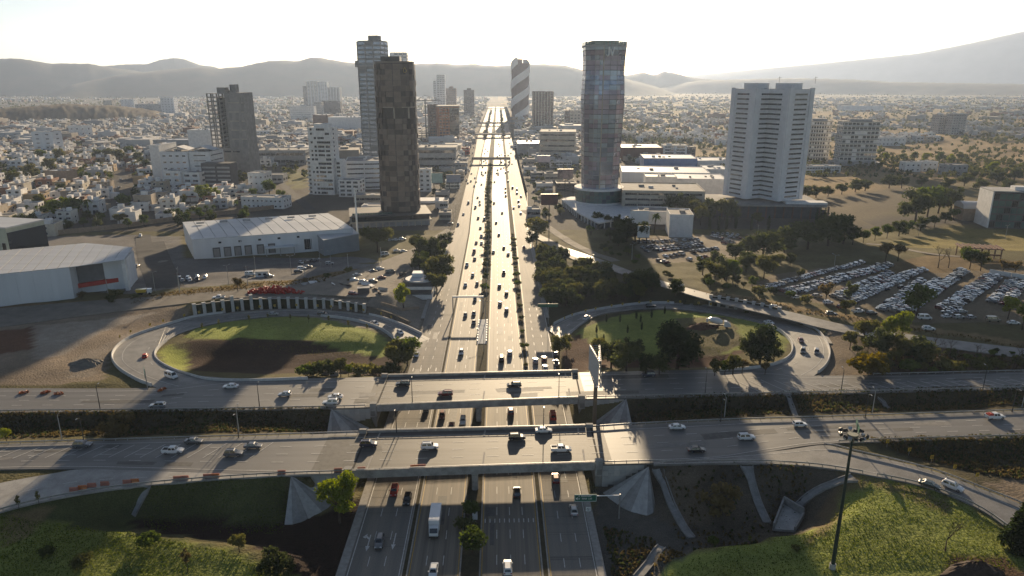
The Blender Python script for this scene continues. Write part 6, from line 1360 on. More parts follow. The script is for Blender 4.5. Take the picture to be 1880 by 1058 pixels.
HWALL = [W_WHITE, W_WHITE, M('render_tan', (.40,.33,.25), rough=.85, var=.15), M('render_cream', (.52,.47,.38), rough=.85, var=.15), M('render_ash', (.44,.45,.46), rough=.85, var=.12), M('render_ochre', (.42,.30,.17), rough=.85, var=.15), M('render_brick', (.27,.15,.10), rough=.9, var=.2), W_WHITE, M('render_ivory', (.58,.56,.51), rough=.85, var=.12)]
HNAME = ['white','white','tan','cream','ash grey','ochre','brick red','white','ivory']; KN = ['two-storey','two-storey','narrow two-storey','single-storey','three-storey','red-tiled two-storey','two-storey','low single-storey']
hr = random.Random(31)
blocked = []
for o in list(COL.objects):
    if o.parent is None and o.get('category') in ('building','tower','house','apartments','office block','shop building','parking garage','warehouse','tent','shed','canopy') and o.location.y > 300:
        xs_ = []; 
        for c in o.children:
            if c.type == 'MESH' and len(c.data.vertices): 
                M4 = Matrix.Translation(o.location) @ o.rotation_euler.to_matrix().to_4x4() @ Matrix.Translation(c.location) @ c.rotation_euler.to_matrix().to_4x4()
                xs_ += [M4 @ Vector(b) for b in c.bound_box]
        if xs_: blocked.append((min(v.x for v in xs_)-4, max(v.x for v in xs_)+4, min(v.y for v in xs_)-6, max(v.y for v in xs_)+5))
STREETS = [[G(-60,374),G(120,366),G(290,352)], [G(-60,316),G(120,310),G(290,298)], [(G(205,400)), G(213,370), G(222,335), G(228,310)], [G(490,318), G(530,350), G(570,385)]]
def is_blocked(x, y, m=0):
    if any(a-m < x < b+m and c-m < y < d+m for a, b, c, d in blocked): return True
    for S in STREETS:
        for a, b in zip(S[:-1], S[1:]):
            u = b[:2]-a[:2]; t_ = np.clip(((x-a[0])*u[0]+(y-a[1])*u[1])/u.dot(u), 0, 1); q = a[:2]+u*t_
            if (x-q[0])**2+(y-q[1])**2 < 10**2: return True
    return False
def put_house(x, y, ang, label, group):
    k = hr.randrange(8); t, w, d, h = HPR[k]; c = copy_tree(t, None, group, HK[k]); wi = hr.randrange(len(HWALL)); m = HWALL[wi]
    c['category'] = 'house'; c['label'] = label.replace('@', f'{HNAME[wi]} {KN[k]} house'); c.location = (x, y, float(zt(x, y))); c.rotation_euler = (0, 0, ang); s = hr.uniform(1.1, 1.38); c.scale = (s*hr.choice([1, -1]), s, s*hr.uniform(.92, 1.1))
    for ch in c.children:
        nm = ch.name.split('.')[0]
        if nm in ('wall', 'parapet', 'side_wing'): setmat(ch, 0, m)
    return c
NH = 0; ROWS = []
inpoly = lambda x, y, q: pip(np.array([x]), np.array([y]), q)[0]
def hz_fill(poly, step_x, step_y, ang, prob, where, group, limit, ordinals=0):
    global NH
    q = [G(*p)[:2] for p in poly]; lo, hi = np.min(q, 0), np.max(q, 0); y = lo[1]; row = 0; made = 0
    while y < hi[1] and made < limit:
        x = lo[0]+hr.uniform(0, step_x); row += 1; i = 0
        while x < hi[0] and made < limit:
            xx = x+hr.uniform(-1.5, 1.5); yy = y+hr.uniform(-2.5, 2.5)+math.sin(x*.02)*5
            if inpoly(xx, yy, q) and hr.random() < prob and not is_blocked(xx, yy):
                i += 1; NH += 1; made += 1
                lab = f'@ {where}, {ordinal(i)} from left, {ordinal(row)} row back'
                put_house(xx, yy, ang+hr.choice([0, 0, 0, 1.57, -1.57])+hr.uniform(-.06, .06), lab, group); HN.append((xx, yy))
            x += step_x*hr.uniform(.8, 1.5)
        y += step_y
hz_fill([(-60,445),(-60,330),(260,330),(300,355),(440,352),(470,372),(330,398),(200,420)], 14.5, 19, R(9), .82, 'behind the boundary wall', 'houses behind the boundary wall', 95, 4)
hz_fill([(-60,328),(-60,262),(300,262),(285,330)], 17, 24, R(6), .85, 'in the left suburb', 'left suburb houses', 95, 2)
hz_fill([(400,262),(560,240),(560,300),(470,312),(462,300)], 17, 26, R(4), .6, 'around the glazed shop row', 'houses around the shop row', 22, 1)
hz_fill([(1140,262),(1140,240),(1335,236),(1335,266)], 18, 26, R(-5), .8, 'between glass and twin towers', 'suburb between the towers', 60, 1)
hz_fill([(1606,262),(1606,243),(1720,243),(1725,262)], 16, 22, R(-3), .7, 'in the far white estate', 'far white estate', 28, 1)
# far town: too many to pick apart, one mass
fm = [M('town_white', (.47,.465,.455), rough=.85, var=.15, scale=.05), M('town_cream', (.34,.30,.25), rough=.85, var=.2, scale=.05), M('town_grey', (.28,.28,.28), rough=.85, var=.2, scale=.05), M('town_brick', (.22,.13,.09), rough=.9, var=.2, scale=.05)]
mb = MB(); n = 0; g = 0
dens = lambda x, y: (1.0 if x < -40 else .42+.5*(y > 2600) if x < 700 else .22+.45*(y > 2600))
while n < 7500 and g < 60000:
    g += 1; px = hr.uniform(-60, 1940); py = 158+ (300-158)*hr.random()**1.7
    p = G(px, py); x, y = p[0], p[1]
    if -52 < x < 46 or y < 560 or y > 4700: continue
    if x > 0 and y < 780 and px > 1400: continue
    if x > 150 and y < 1500 and vnoise(np.array([x]), np.array([y]), 160, 7)[0] > .42: continue
    if hr.random() > dens(x, y)*(.35+vnoise(np.array([x]), np.array([y]), 220, 55)[0]) or is_blocked(x, y): continue
    if y < 1150 and any((a-x)**2+(b-y)**2 < 170 for a, b in HN): continue
    if 150 < px < 300 and 180 < py < 212 or px < 150 and 186 < py < 214: 
        if hr.random() < .9: continue
    w, d, h = hr.uniform(4, 8), hr.uniform(4, 8), hr.choice([3.2, 6, 6, 6.5, 9])
    if hr.random() < .03: w, d, h = hr.uniform(10, 26), hr.uniform(8, 20), hr.uniform(6, 16)
    a = .1+hr.choice([0, 0, 1.57])+hr.uniform(-.1, .1); mi = hr.choices([0, 1, 2, 3], [.50, .24, .13, .13])[0]
    mb.cbox((x, y), (math.cos(a), math.sin(a)), w, d, -.5, h, mi); n += 1
    if y < 2200: mb.cbox((x+hr.uniform(-w, w)*.5, y+hr.uniform(-d, d)*.5), (math.cos(a), math.sin(a)), w*.35, d*.35, h, h+2.4, mi)
    if y < 1800:
        for k in (-.5, .5): mb.cbox((x+k*w*math.cos(a), y-d-.05+k*w*math.sin(a)), (math.cos(a), math.sin(a)), w*.2, .12, 1, min(h-.6, 2.6), 2)
mb.obj('far_town', fm, kind='stuff')
# trees of the far plain, one mass of leaf clumps
V = []; Fc = []; rr = np.random.default_rng(8); cnt = 0; g = 0
while cnt < 12000 and g < 120000:
    g += 1; px = hr.uniform(-80, 1960); py = 157+(330-157)*hr.random()**1.5; p = G(px, py); x, y = p[0], p[1]
    if -50 < x < 46 or y < 560 or y > 6000: continue
    if y < 700 and x > 60: continue
    nz_ = vnoise(np.array([x]), np.array([y]), 140, 91)[0]
    if hr.random() > (nz_*1.5-(.02 if px > 600 else -.1)) or is_blocked(x, y, -2): continue
    cnt += 1; h = hr.uniform(4, 9)*(1.0 if y < 2500 else 1.4); k = 16 if y < 1100 else 9 if y < 2200 else 5
    u = rr.normal(size=(k, 3)); u /= np.linalg.norm(u, axis=1)[:, None]; c = np.array([x, y, h*.58])+u*h*np.array([.36, .36, .34])*rr.random((k, 1))**.4
    a = rr.normal(size=(k, 3)); a /= np.linalg.norm(a, axis=1)[:, None]; b = np.cross(a, u); s = h*(.2 if k > 10 else .3)
    q = np.stack([c-a*s, c-b*s, c+a*s, c+b*s], 1).reshape(-1, 3); o = len(V); V += q.tolist(); Fc += [(o+4*i, o+4*i+1, o+4*i+2, o+4*i+3) for i in range(k)]
me_ = bpy.data.meshes.new('far_trees'); me_.from_pydata(V, [], Fc); me_.materials.append(LM['dark']); me_.materials.append(LM['olive']); me_.polygons.foreach_set('material_index', [(i//11) % 2 for i in range(len(Fc))]); put('far_trees', me_, kind='stuff')
# individually visible trees among the houses
for i in range(150):
    for _ in range(30):
        px, py = hr.uniform(-30, 470), hr.uniform(262, 420); p = G(px, py)
        if not is_blocked(p[0], p[1], 2) and not any((a-p[0])**2+(b-p[1])**2 < 58 for a, b in HN) and p[1] > 452: break
    k = hr.choice(['olive','green','dark','dark','palm','palm','green']); tree(k, (p[0], p[1], 0), hr.uniform(6, 10), f'{NOUN[k]} standing among the left suburb houses', 'trees among the suburb houses')
for i in range(26):
    for _ in range(30):
        px, py = hr.uniform(1145, 1335), hr.uniform(242, 268); p = G(px, py)
        if not is_blocked(p[0], p[1], 2) and not any((a-p[0])**2+(b-p[1])**2 < 90 for a, b in HN): break
    k = hr.choice(['dark','dark','palm','palm','olive']); tree(k, (p[0], p[1], 0), hr.uniform(7, 11), f'{NOUN[k]} in the suburb between glass and twin towers', 'trees in the suburb between the towers')
# ================================================================== vehicles
def paint(name, c, metal=.25): return M('paint_'+name, c, rough=.28, var=.06, metal=metal, coat=.6, spec=.6)
PAINT = dict(white=paint('white', (.72,.72,.71), 0), silver=paint('silver', (.42,.43,.44), .5), grey=paint('grey', (.16,.165,.17), .4), black=paint('black', (.018,.018,.02), .2), navy=paint('navy', (.025,.035,.07), .3), red=paint('red', (.32,.02,.018), .1), darkred=paint('darkred', (.14,.014,.016), .2), green=paint('green', (.07,.085,.075), .4), sand=paint('sand', (.36,.31,.24), .3), yellow=paint('yellow', (.60,.40,.03), 0), blue=paint('blue', (.05,.10,.24), .3), orange=paint('orange', (.5,.14,.03), 0))
CNAME = dict(white='white', silver='silver', grey='grey', black='black', navy='dark blue', red='red', darkred='dark red', green='dark grey-green', sand='beige', yellow='yellow', blue='blue', orange='orange')
TYRE = M('tyre_rubber', (.02,.02,.02), rough=.9); RIM = M('rim_metal', (.35,.35,.36), rough=.35, metal=.8); CG = glassmat('car_glass', (.012,.015,.018), rough=.04); HLM = M('headlight_lens', (.65,.66,.66), rough=.15); TLM = M('taillight_lens', (.30,.012,.01), rough=.25); PLASTIC = M('black_plastic', (.025,.025,.026), rough=.6); CARGO = M('cargo_red', (.45,.05,.03), rough=.6)
# body side profile as (x, z) lower body top line; cabin as base x0,x1 and roof x0,x1
TYPES = dict(
 sedan=dict(L=4.6, W=1.78, hood=.86, deck=.92, belt=.92, cab=(-1.75,1.15), roof=(-.95,.35), H=1.45, wb=(-1.35,1.38), r=.32),
 hatch=dict(L=3.9, W=1.70, hood=.92, deck=.95, belt=.95, cab=(-1.85,.95), roof=(-1.45,.25), H=1.50, wb=(-1.2,1.22), r=.31),
 suv=dict(L=4.6, W=1.86, hood=1.05, deck=1.05, belt=1.06, cab=(-2.18,1.0), roof=(-1.75,.30), H=1.72, wb=(-1.35,1.38), r=.37),
 van=dict(L=5.2, W=1.95, hood=1.15, deck=1.2, belt=1.2, cab=(-2.5,1.75), roof=(-2.35,1.05), H=2.15, wb=(-1.6,1.6), r=.36),
 pickup=dict(L=5.3, W=1.88, hood=1.08, deck=1.02, belt=1.08, cab=(-.95,1.15), roof=(-.75,.50), H=1.78, wb=(-1.6,1.65), r=.39))
def car_geo(kind):
    T = TYPES[kind]; L, W = T['L'], T['W']; hw = W/2; out = {}
    secs = [(-L/2, .82, .42, T['deck']*.86), (-L/2+.12, .95, .30, T['deck']*.97), (-L/2+.6, 1, .24, T['deck']), (T['cab'][0]+.3, 1, .22, T['belt']), (T['cab'][1]-.1, 1, .22, T['belt']), (L/2-.7, .98, .22, T['hood']*.94), (L/2-.18, .90, .26, T['hood']*.80), (L/2, .74, .36, T['hood']*.66)]
    b = MB(); rings = []
    for x, k, zb, zt_ in secs: rings.append([(x,-hw*k*.9,zb),(x,-hw*k,zb+.22),(x,-hw*k*.985,zt_-.12),(x,-hw*k*.86,zt_),(x,hw*k*.86,zt_),(x,hw*k*.985,zt_-.12),(x,hw*k,zb+.22),(x,hw*k*.9,zb)])
    b.loft(rings[::-1])
    x0, x1 = T['cab']; r0, r1 = T['roof']; zb, H = T['belt']-.06, T['H']; wb_, wr = hw*.90, hw*.70
    base = [(x0,-wb_,zb),(x1,-wb_,zb),(x1,wb_,zb),(x0,wb_,zb)]; mid = [(r0-.12,-wr-.03,H-.1),(r1+.15,-wr-.03,H-.1),(r1+.15,wr+.03,H-.1),(r0-.12,wr+.03,H-.1)]; top = [(r0+.05,-wr+.08,H),(r1-.05,-wr+.08,H),(r1-.05,wr-.08,H),(r0+.05,wr-.08,H)]
    b.loft([base, mid, top])
    if kind == 'pickup':
        b.box(-L/2+.02,-.98,-hw*.98,-hw*.84,.9,1.22); b.box(-L/2+.02,-.98,hw*.84,hw*.98,.9,1.22); b.box(-L/2+.02,-L/2+.14,-hw*.83,hw*.83,.9,1.22)
        out['truck_bed'] = [MB().box(-L/2+.16,-1.0,-hw*.82,hw*.82,.95,1.06)]
    for s in (-1, 1): b.box(x1-.45,x1-.25,s*hw-.02 if s > 0 else -hw-.16,hw+.16 if s > 0 else -hw+.02,T['belt'],T['belt']+.16)
    out['body'] = [b]
    def pane(q, k=.86, d=.012):
        q = [np.array(p, float) for p in q]; c = sum(q)/4; n = np.cross(q[1]-q[0], q[3]-q[0]); n /= np.linalg.norm(n)
        if n.dot(c-np.array([(x0+x1)/2,0,zb+.2])) < 0: n = -n
        q = [c+(p-c)*k for p in q]; f = [p+n*d for p in q]; g = [p-n*.02 for p in q]
        return MB().add(f+g, [(0,1,2,3),(7,6,5,4),(0,4,5,1),(1,5,6,2),(2,6,7,3),(3,7,4,0)])
    out['windscreen'] = [pane([base[1],base[2],mid[2],mid[1]])]; out['rear_window'] = [pane([base[3],base[0],mid[0],mid[3]], .82)]
    mx = lambda a, b_, t: np.array(a)*(1-t)+np.array(b_)*t; out['side_window'] = []
    for i, j in ((0,1),(2,3)):
        A, B_, C_, D_ = base[i], base[j], mid[j], mid[i]
        for t0, t1 in ((0,.5),(.5,1)): out['side_window'].append(pane([mx(A,B_,t0),mx(A,B_,t1),mx(D_,C_,t1),mx(D_,C_,t0)], .8))
    out['wheel'] = []
    for x in T['wb']:
        for s in (-1, 1):
            m = MB(); y = s*(hw-.12); m.tube((x,y-.11,T['r']),(x,y+.11,T['r']),T['r'],n=14,m=0); m.tube((x,y+s*.10,T['r']),(x,y+s*.125,T['r']),T['r']*.62,n=10,m=1); out['wheel'].append(m)
    out['headlight'] = [MB().box(L/2-.30,L/2-.06,s*hw*.60-.2,s*hw*.60+.2,T['hood']*.62,T['hood']*.80) for s in (-1, 1)]
    out['taillight'] = [MB().box(-L/2-.015,-L/2+.14,s*hw*.72-.14,s*hw*.72+.14,T['deck']*.68,T['deck']*.9) for s in (-1, 1)]
    out['bumper'] = [MB().box(L/2-.12,L/2+.03,-hw*.7,hw*.7,.34,.5)]
    if kind in ('suv', 'van'): out['roof_rail'] = [MB().box(r0+.1,r1-.1,s*wr*.86-.03,s*wr*.86+.03,H+.005,H+.06) for s in (-1, 1)]
    return out
PM = dict(body=None, windscreen=[CG], rear_window=[CG], side_window=[CG], wheel=[TYRE, RIM], headlight=[HLM], taillight=[TLM], bumper=[PLASTIC], roof_rail=[PLASTIC], truck_bed=[PLASTIC])
GEO = {}; SIMPLE = {}
for k in TYPES:
    g = car_geo(k); GEO[k] = {}
    for nm, ms in g.items(): GEO[k][nm] = [m.mesh(nm, PM[nm] or [PAINT['white']]) for m in ms]
    m = MB()
    for nm, ms in g.items():
        if nm in ('bumper', 'roof_rail'): continue
        for q in ms: m.add(q.v, q.f, {'body':0,'windscreen':1,'rear_window':1,'side_window':1,'wheel':2,'headlight':3,'taillight':4,'truck_bed':2}[nm])
    SIMPLE[k] = m.mesh('car', [PAINT['white'], CG, TYRE, HLM, TLM])
VN = dict(sedan='sedan', hatch='hatchback', suv='SUV', van='van', pickup='pickup truck'); VO = dict(sedan='sedan', hatch='hatchback', suv='suv_car', van='passenger_van', pickup='pickup_truck')
def car(kind, colour, p, ang, label, group, full=True, cat=None, pitch=0.0):
    nm = VO[kind]
    if not full:
        o = put(nm if 'parked' not in group else 'parked_car', SIMPLE[kind], loc=p, rot=(0, pitch, ang)); setmat(o, 0, PAINT[colour]); tag(o, label, 'car' if kind != 'van' else 'van', group); return o
    t = tag(put(nm, None, loc=p, rot=(0, pitch, ang)), label, 'van' if kind == 'van' else 'car', group)
    for part, ms in GEO[kind].items():
        for me_ in ms:
            o = put(part, me_, t)
            if part == 'body': setmat(o, 0, PAINT[colour])
    return t
def lane_cars(lst, z, ang, where, group, full=True, lab=None):
    """label by colour, kind and place in the row of the same sort"""
    seen = {}; lst = sorted(lst, key=lambda q: -q[1])
    tot = {}
    for q in lst: tot[(q[2], q[3])] = tot.get((q[2], q[3]), 0)+1
    for q in lst:
        k = (q[2], q[3]); seen[k] = seen.get(k, 0)+1
        l = q[4] if len(q) > 4 and q[4] else f'{CNAME[q[3]]} {VN[q[2]]} {where}' + (f', {ordinal(seen[k])} from the near end' if tot[k] > 1 else '')
        p = G(q[0], q[1]+2.0, z); car(q[2], q[3], p, ang+random.uniform(-.02, .02), l, group, full)
U, D = math.pi/2, -math.pi/2
# nearer ring road: driving to the right
lane_cars([(152,818,'suv','grey','grey SUV at the far left of the nearer ring road'),(318,829,'pickup','white','white pickup truck with empty bed on the nearer ring road, left'),(356,811,'sedan','grey','dark grey sedan at the upper edge of the nearer ring road, left'),(429,834,'suv','grey','grey estate car with sun glint, lower of two side by side left of the bridge'),(465,820,'sedan','grey','dark silver sedan with sun glint, upper of two left of the bridge'),(677,817,'suv','navy','dark blue SUV at the left end of the near bridge'),(789,821,'suv','white','white SUV alone in the middle of the near bridge'),(949,804,'suv','black','black SUV on the near bridge just behind the white sedan'),(998,791,'sedan','white','white sedan at the far parapet of the near bridge'),(1030,826,'pickup','white','white pickup truck at the right end of the near bridge'),(1243,785,'sedan','white','white sedan right of the near bridge at the upper edge'),(1278,827,'sedan','black','black sedan right of the near bridge, lower lane'),(1370,804,'suv','white','white SUV right of the near bridge, middle lane'),(1468,780,'hatch','white','white hatchback near the floodlight mast on the nearer ring road')], ZD+.07, .03, '', 'cars on the nearer ring road')
# farther ring road: driving to the left
lane_cars([(290,746,'suv','silver','silver SUV at the lower edge of the farther ring road, left'),(424,710,'sedan','white','white sedan at the upper edge of the farther ring road, left'),(523,725,'hatch','silver','silver hatchback alone left of the far bridge'),(616,729,'sedan','white','white sedan half hidden behind a white SUV left of the far bridge'),(607,740,'suv','white','white SUV beside the lower rail left of the far bridge'),(740,706,'suv','black','black SUV at the left end of the far bridge'),(818,724,'suv','darkred','dark red SUV on the far bridge'),(944,708,'suv','black','black SUV in the middle of the far bridge'),(1190,689,'suv','navy','dark blue SUV right of the billboard on the farther ring road')], ZD+.07, math.pi+.03, '', 'cars on the farther ring road')
# pickup with red load
p = G(1826, 768, ZD+.07); t = car('pickup', 'white', p, .05, 'white pickup truck with a red load at the far right of the nearer ring road', 'cars on the nearer ring road')
MB().box(-2.3,-1.1,-.75,.75,1.08,1.45).box(-2.0,-1.3,-.6,.5,1.46,1.7).obj('red_cargo', CARGO, t)
def onpath(px, py, z, kind, colour, A, B, s, label, group, full=True):
    p = G(px, py+1.5, z); Mx = (np.array(A)+np.array(B))/2; i = int(np.argmin(np.linalg.norm(Mx[:, :2]-p[:2], axis=1))); i = min(max(i, 1), len(Mx)-2); T = Mx[i+1]-Mx[i-1]; p = G(px, py+1.5, Mx[i][2]+.03)
    car(kind, colour, p, math.atan2(T[1], T[0])+(math.pi if s < 0 else 0), label, group, full, pitch=-s*math.atan2(T[2], np.linalg.norm(T[:2])))
onpath(1706,892,5.6,'sedan','green',rampR_a,rampR_b,1,'dark grey-green sedan on the right exit ramp beside the lawn','cars on the exit ramp'); onpath(1748,895,5.4,'suv','white',rampR_a,rampR_b,1,'white SUV on the right exit ramp','cars on the exit ramp')
for (x, y, k, c, l, s) in ((315,692,'van','white','white passenger van leaving the left loop for the ring road',-1),(267,655,'hatch','red','red hatchback in the bend of the left loop',1),(501,577,'sedan','silver','silver sedan below the planted wall on the left loop',1),(593,577,'suv','black','black SUV below the planted wall on the left loop',1),(688,594,'sedan','silver','silver sedan where the left loop comes down into the sun',1),(735,611,'hatch','white','white hatchback near the lower end of the left loop',1),(757,624,'hatch','silver','silver hatchback at the lower end of the left loop behind a tree',1)): onpath(x, y, 3, k, c, loopL_o, loopL_i, s, l, 'cars on the left loop')
for (x, y, k, c, l) in ((1470,626,'sedan','darkred','dark red sedan leading in the bend of the right loop'),(1474,646,'suv','grey','grey SUV on the inner lane of the right loop bend'),(1499,648,'suv','grey','grey SUV on the outer lane of the right loop bend'),(1412,593,'sedan','white','white sedan on the back of the right loop'),(1195,563,'suv','black','black SUV on the back of the right loop by the thicket'),(1077,584,'suv','white','white SUV at the lower end of the right loop near the highway')): onpath(x, y, 4, k, c, loopR_o, loopR_i, -1, l, 'cars on the right loop')
# highway, near part (full detail)
lane_cars([(724,903,'suv','red','red SUV on the left frontage road under the near bridge'),(748,919,'suv','black','black SUV on the left frontage road under the near bridge'),(697,997,'suv','grey','grey SUV between the painted arrows at the bottom'),(796,1050,'sedan','white','white sedan behind the box truck at the bottom edge'),(847,648,'suv','silver','silver SUV north of the far bridge towards the viewer'),(765,652,'sedan','silver','silver sedan on the left frontage road north of the far bridge'),(812,764,'suv','darkred','dark red SUV between the bridges, left carriageway'),(829,784,'sedan','darkred','dark red sedan half under the near bridge'),(850,774,'suv','white','white SUV between the bridges, left carriageway'),(783,752,'suv','grey','grey SUV on the left frontage road between the bridges')], .03, D, '', 'cars coming down the left carriageways')
lane_cars([(932,1044,'suv','white','white SUV with a dark sunroof at the bottom edge'),(949,906,'suv','black','black SUV with sun glint just past the near bridge'),(1020,880,'suv','darkred','dark red SUV on the right frontage road under the near bridge'),(1053,938,'sedan','silver','silver sedan below the green sign on the right frontage road'),(938,756,'suv','darkred','dark red SUV between the bridges, right carriageway'),(1015,765,'van','red','red van on the right frontage road between the bridges'),(921,660,'van','black','dark van north of the far bridge, right carriageway'),(936,649,'suv','silver','silver SUV north of the far bridge, right carriageway'),(983,663,'suv','silver','silver SUV on the right frontage road, leftmost of three'),(999,660,'suv','darkred','dark red SUV on the right frontage road, middle of three'),(1001,676,'suv','white','white SUV on the right frontage road behind the dark red one'),(1020,650,'sedan','navy','dark blue sedan parked by the right frontage kerb'),(1021,667,'pickup','silver','silver pickup truck parked by the right frontage kerb')], .03, U, '', 'cars going up the right carriageways')
# box truck
p = G(799, 970, .03); t = tag(put('box_truck', None, loc=p, rot=(0, 0, D)), 'white box truck coming towards the viewer under the near bridge', 'truck', None)
MB().box(-4.6,2.2,-1.2,1.2,1.0,3.6).obj('cargo_box', PAINT['white'], t); b = MB(); b.loft([[(2.35,-1.05,.5),(2.35,1.05,.5),(2.35,1.05,2.6),(2.35,-1.05,2.6)],[(3.4,-1.05,.5),(3.4,1.05,.5),(3.4,1.05,2.5),(3.4,-1.05,2.5)],[(4.1,-1.0,.5),(4.1,1.0,.5),(4.0,1.0,1.5),(4.0,-1.0,1.5)]][::-1]); b.obj('cab', PAINT['white'], t)
MB().add([(4.03,-.9,1.52),(4.03,.9,1.52),(3.47,.9,2.42),(3.47,-.9,2.42),(3.98,-.9,1.5),(3.98,.9,1.5),(3.4,.9,2.4),(3.4,-.9,2.4)],[(0,1,2,3),(7,6,5,4),(0,4,5,1),(1,5,6,2),(2,6,7,3),(3,7,4,0)]).obj('windscreen', CG, t)
MB().box(-4.5,3.9,-.5,.5,.55,.98).obj('chassis', PLASTIC, t); MB().box(4.1,4.25,-1.05,1.05,.45,.8).obj('bumper', PLASTIC, t)
for s in (-1,1): MB().box(4.0,4.13,s*.75-.2,s*.75+.2,.85,1.1).obj('headlight', HLM, t); 
for x in (-2.8, 3.0):
    for s in (-1,1): m = MB(); m.tube((x,s*.95-.15,.45),(x,s*.95+.15,.45),.45,n=14,m=0); m.tube((x,s*1.08,.45),(x,s*1.12,.45),.26,n=10,m=1); m.obj('wheel', [TYRE, RIM], t)
# highway beyond, single meshes
rc = random.Random(14); CC = ['white','white','silver','grey','black','darkred','navy','silver','white','grey']; KK = ['sedan','hatch','suv','suv','sedan','van','pickup','hatch','sedan','suv']
def many(pts, ang, where, group):
    lst = [(x, y, rc.choice(KK), rc.choice(CC)) for x, y in pts]; lane_cars(lst, .03, ang, where, group, False)
many([(854.6,578.6),(870,575.6),(870,592),(854.6,523),(876,521),(872,550),(857.4,486),(871.6,475),(870.7,461.5),(874.5,445),(884,446),(883.8,433),(881,375),(880.6,369.6),(877,362),(873,380),(891.5,357),(886,306),(891.5,316),(887,321),(884,338),(878,400),(889,402),(868,505),(882,418)], D, 'on the left carriageway beyond the bridges', 'cars far down the left carriageway')
many([(918,557),(930,569.5),(930,538),(917,525),(916,430),(925,454),(906,462),(933,466),(928.6,359),(928,352),(908,333),(911.7,317),(928,345),(922,390),(911,408),(925,500),(907,372)], U, 'on the right carriageway beyond the bridges', 'cars far up the right carriageway')
many([(851,392.6),(841,412),(865.5,318),(872,326),(864.5,332),(874,333.4),(857,330),(859,335.5),(871,341),(860,372),(862,285),(864,295),(859,290),(866,300),(860,310),(862,312),(868,280),(873,262),(875,250),(878,240),(870,270)], D, 'on the left frontage road beyond the bridges', 'cars far down the left frontage road')
many([(962,454),(956,391),(943,381),(953,377),(952,369),(956.5,360),(949,354),(933,332),(941,344),(949,348),(921,283),(927,284),(933,284),(921,290),(927,292),(933,291),(921,297),(927,299),(934,296),(925,307),(931,305),(933,314),(928,316),(938,280),(936,262),(934,250),(932,240),(940,300)], U, 'on the right frontage road beyond the bridges', 'cars far up the right frontage road')
fr_ = random.Random(5)
def farlane(fx, y0, y1, n): return [proj((fx(y)+fr_.uniform(-1, 1)*2.6, y, .5)) for y in [fr_.uniform(y0, y1) for _ in range(n)]]
many(farlane(lambda y: (xa0(y)+xa1(y))/2, 760, 1900, 26), D, 'far away on the left carriageway', 'very far cars on the left carriageway'); many(farlane(lambda y: (xb0(y)+xb1(y))/2, 760, 1900, 26), U, 'far away on the right carriageway', 'very far cars on the right carriageway')
# ------------------------------------------------------------------ parked cars
PK_N = 0; farpk = {}
def pcar(p, ang, label, group):
    global PK_N
    k = rc.choice(['sedan','sedan','hatch','suv','suv','pickup','hatch']); c = rc.choice(['white','white','white','silver','silver','silver','grey','grey','black','black','navy','darkred','sand']); p = np.array([p[0], p[1], float(zt(p[0], p[1]))+.06])
    if PK_N < 300: o = car(k, c, p, ang, label.replace('@', f'{CNAME[c]} {VN[k]}'), group, False); o.name = 'parked_car'; PK_N += 1
    else: farpk.setdefault(c, []).append((k, p, ang))
def row(px0, py0, px1, py1, where, group, step=2.75, miss=.03, flip=0.0):
    a, b = GT(px0, py0), GT(px1, py1); d = b-a; n = int(np.linalg.norm(d[:2])/step); ang = math.atan2(d[1], d[0])+math.pi/2
    for i in range(n+1):
        if rc.random() < miss: continue
        p = a+d*(i/max(n,1)); pcar(p, ang+rc.choice([0, math.pi])+rc.uniform(-.06, .06), f'@ {where}, {ordinal(i+1)} from its lower end', group)
BIG = 'cars parked in the big right car park'
for i, q in enumerate([(1640,573,1722,515),(1617,571,1695,514),(1725,568,1815,507),(1746,560,1828,508),(1655,576,1738,517),(1738,576,1830,512),(1530,545,1632,503),(1545,551,1678,498),(1563,556,1694,497),(1434,536,1628,486),(1449,541,1632,489),(1438,520,1538,494),(1820,556,1862,514),(1845,560,1878,520),(1672,570,1770,500),(1705,542,1768,495),(1545,494,1582,483),(1400,531,1432,523)]):
    row(*q, f'in {ordinal(i+1)} row of big car park', BIG, 2.6)
for i, (x, y, a) in enumerate([(1520,558,.2),(1545,566,.3),(1575,574,.2),(1600,578,.2),(1462,548,.1),(1500,546,.2),(1627,533,.5),(1655,530,.4),(1670,510,.3),(1738,583,.1),(1760,585,.1),(1783,585,.2),(1765,575,.2)]): pcar(GT(x, y), a, f'@ parked singly beside big car park rows, {ordinal(i+1)} one', BIG)
SM = 'cars parked in the small dirt car park'
for i, q in enumerate([(1188,463,1285,452),(1165,447,1280,441),(1180,456,1286,448),(1222,472,1250,468),(1253,467,1272,464),(1300,429,1372,435),(1310,434,1335,442),(1340,436,1368,440),(1285,462,1315,458),(1265,478,1295,474),(1330,448,1345,446),(1210,480,1225,484)]): row(*q, f'in {ordinal(i+1)} row of the small dirt lot', SM, 3.0, .08)
LP = 'cars parked by the warehouses and pavilion'
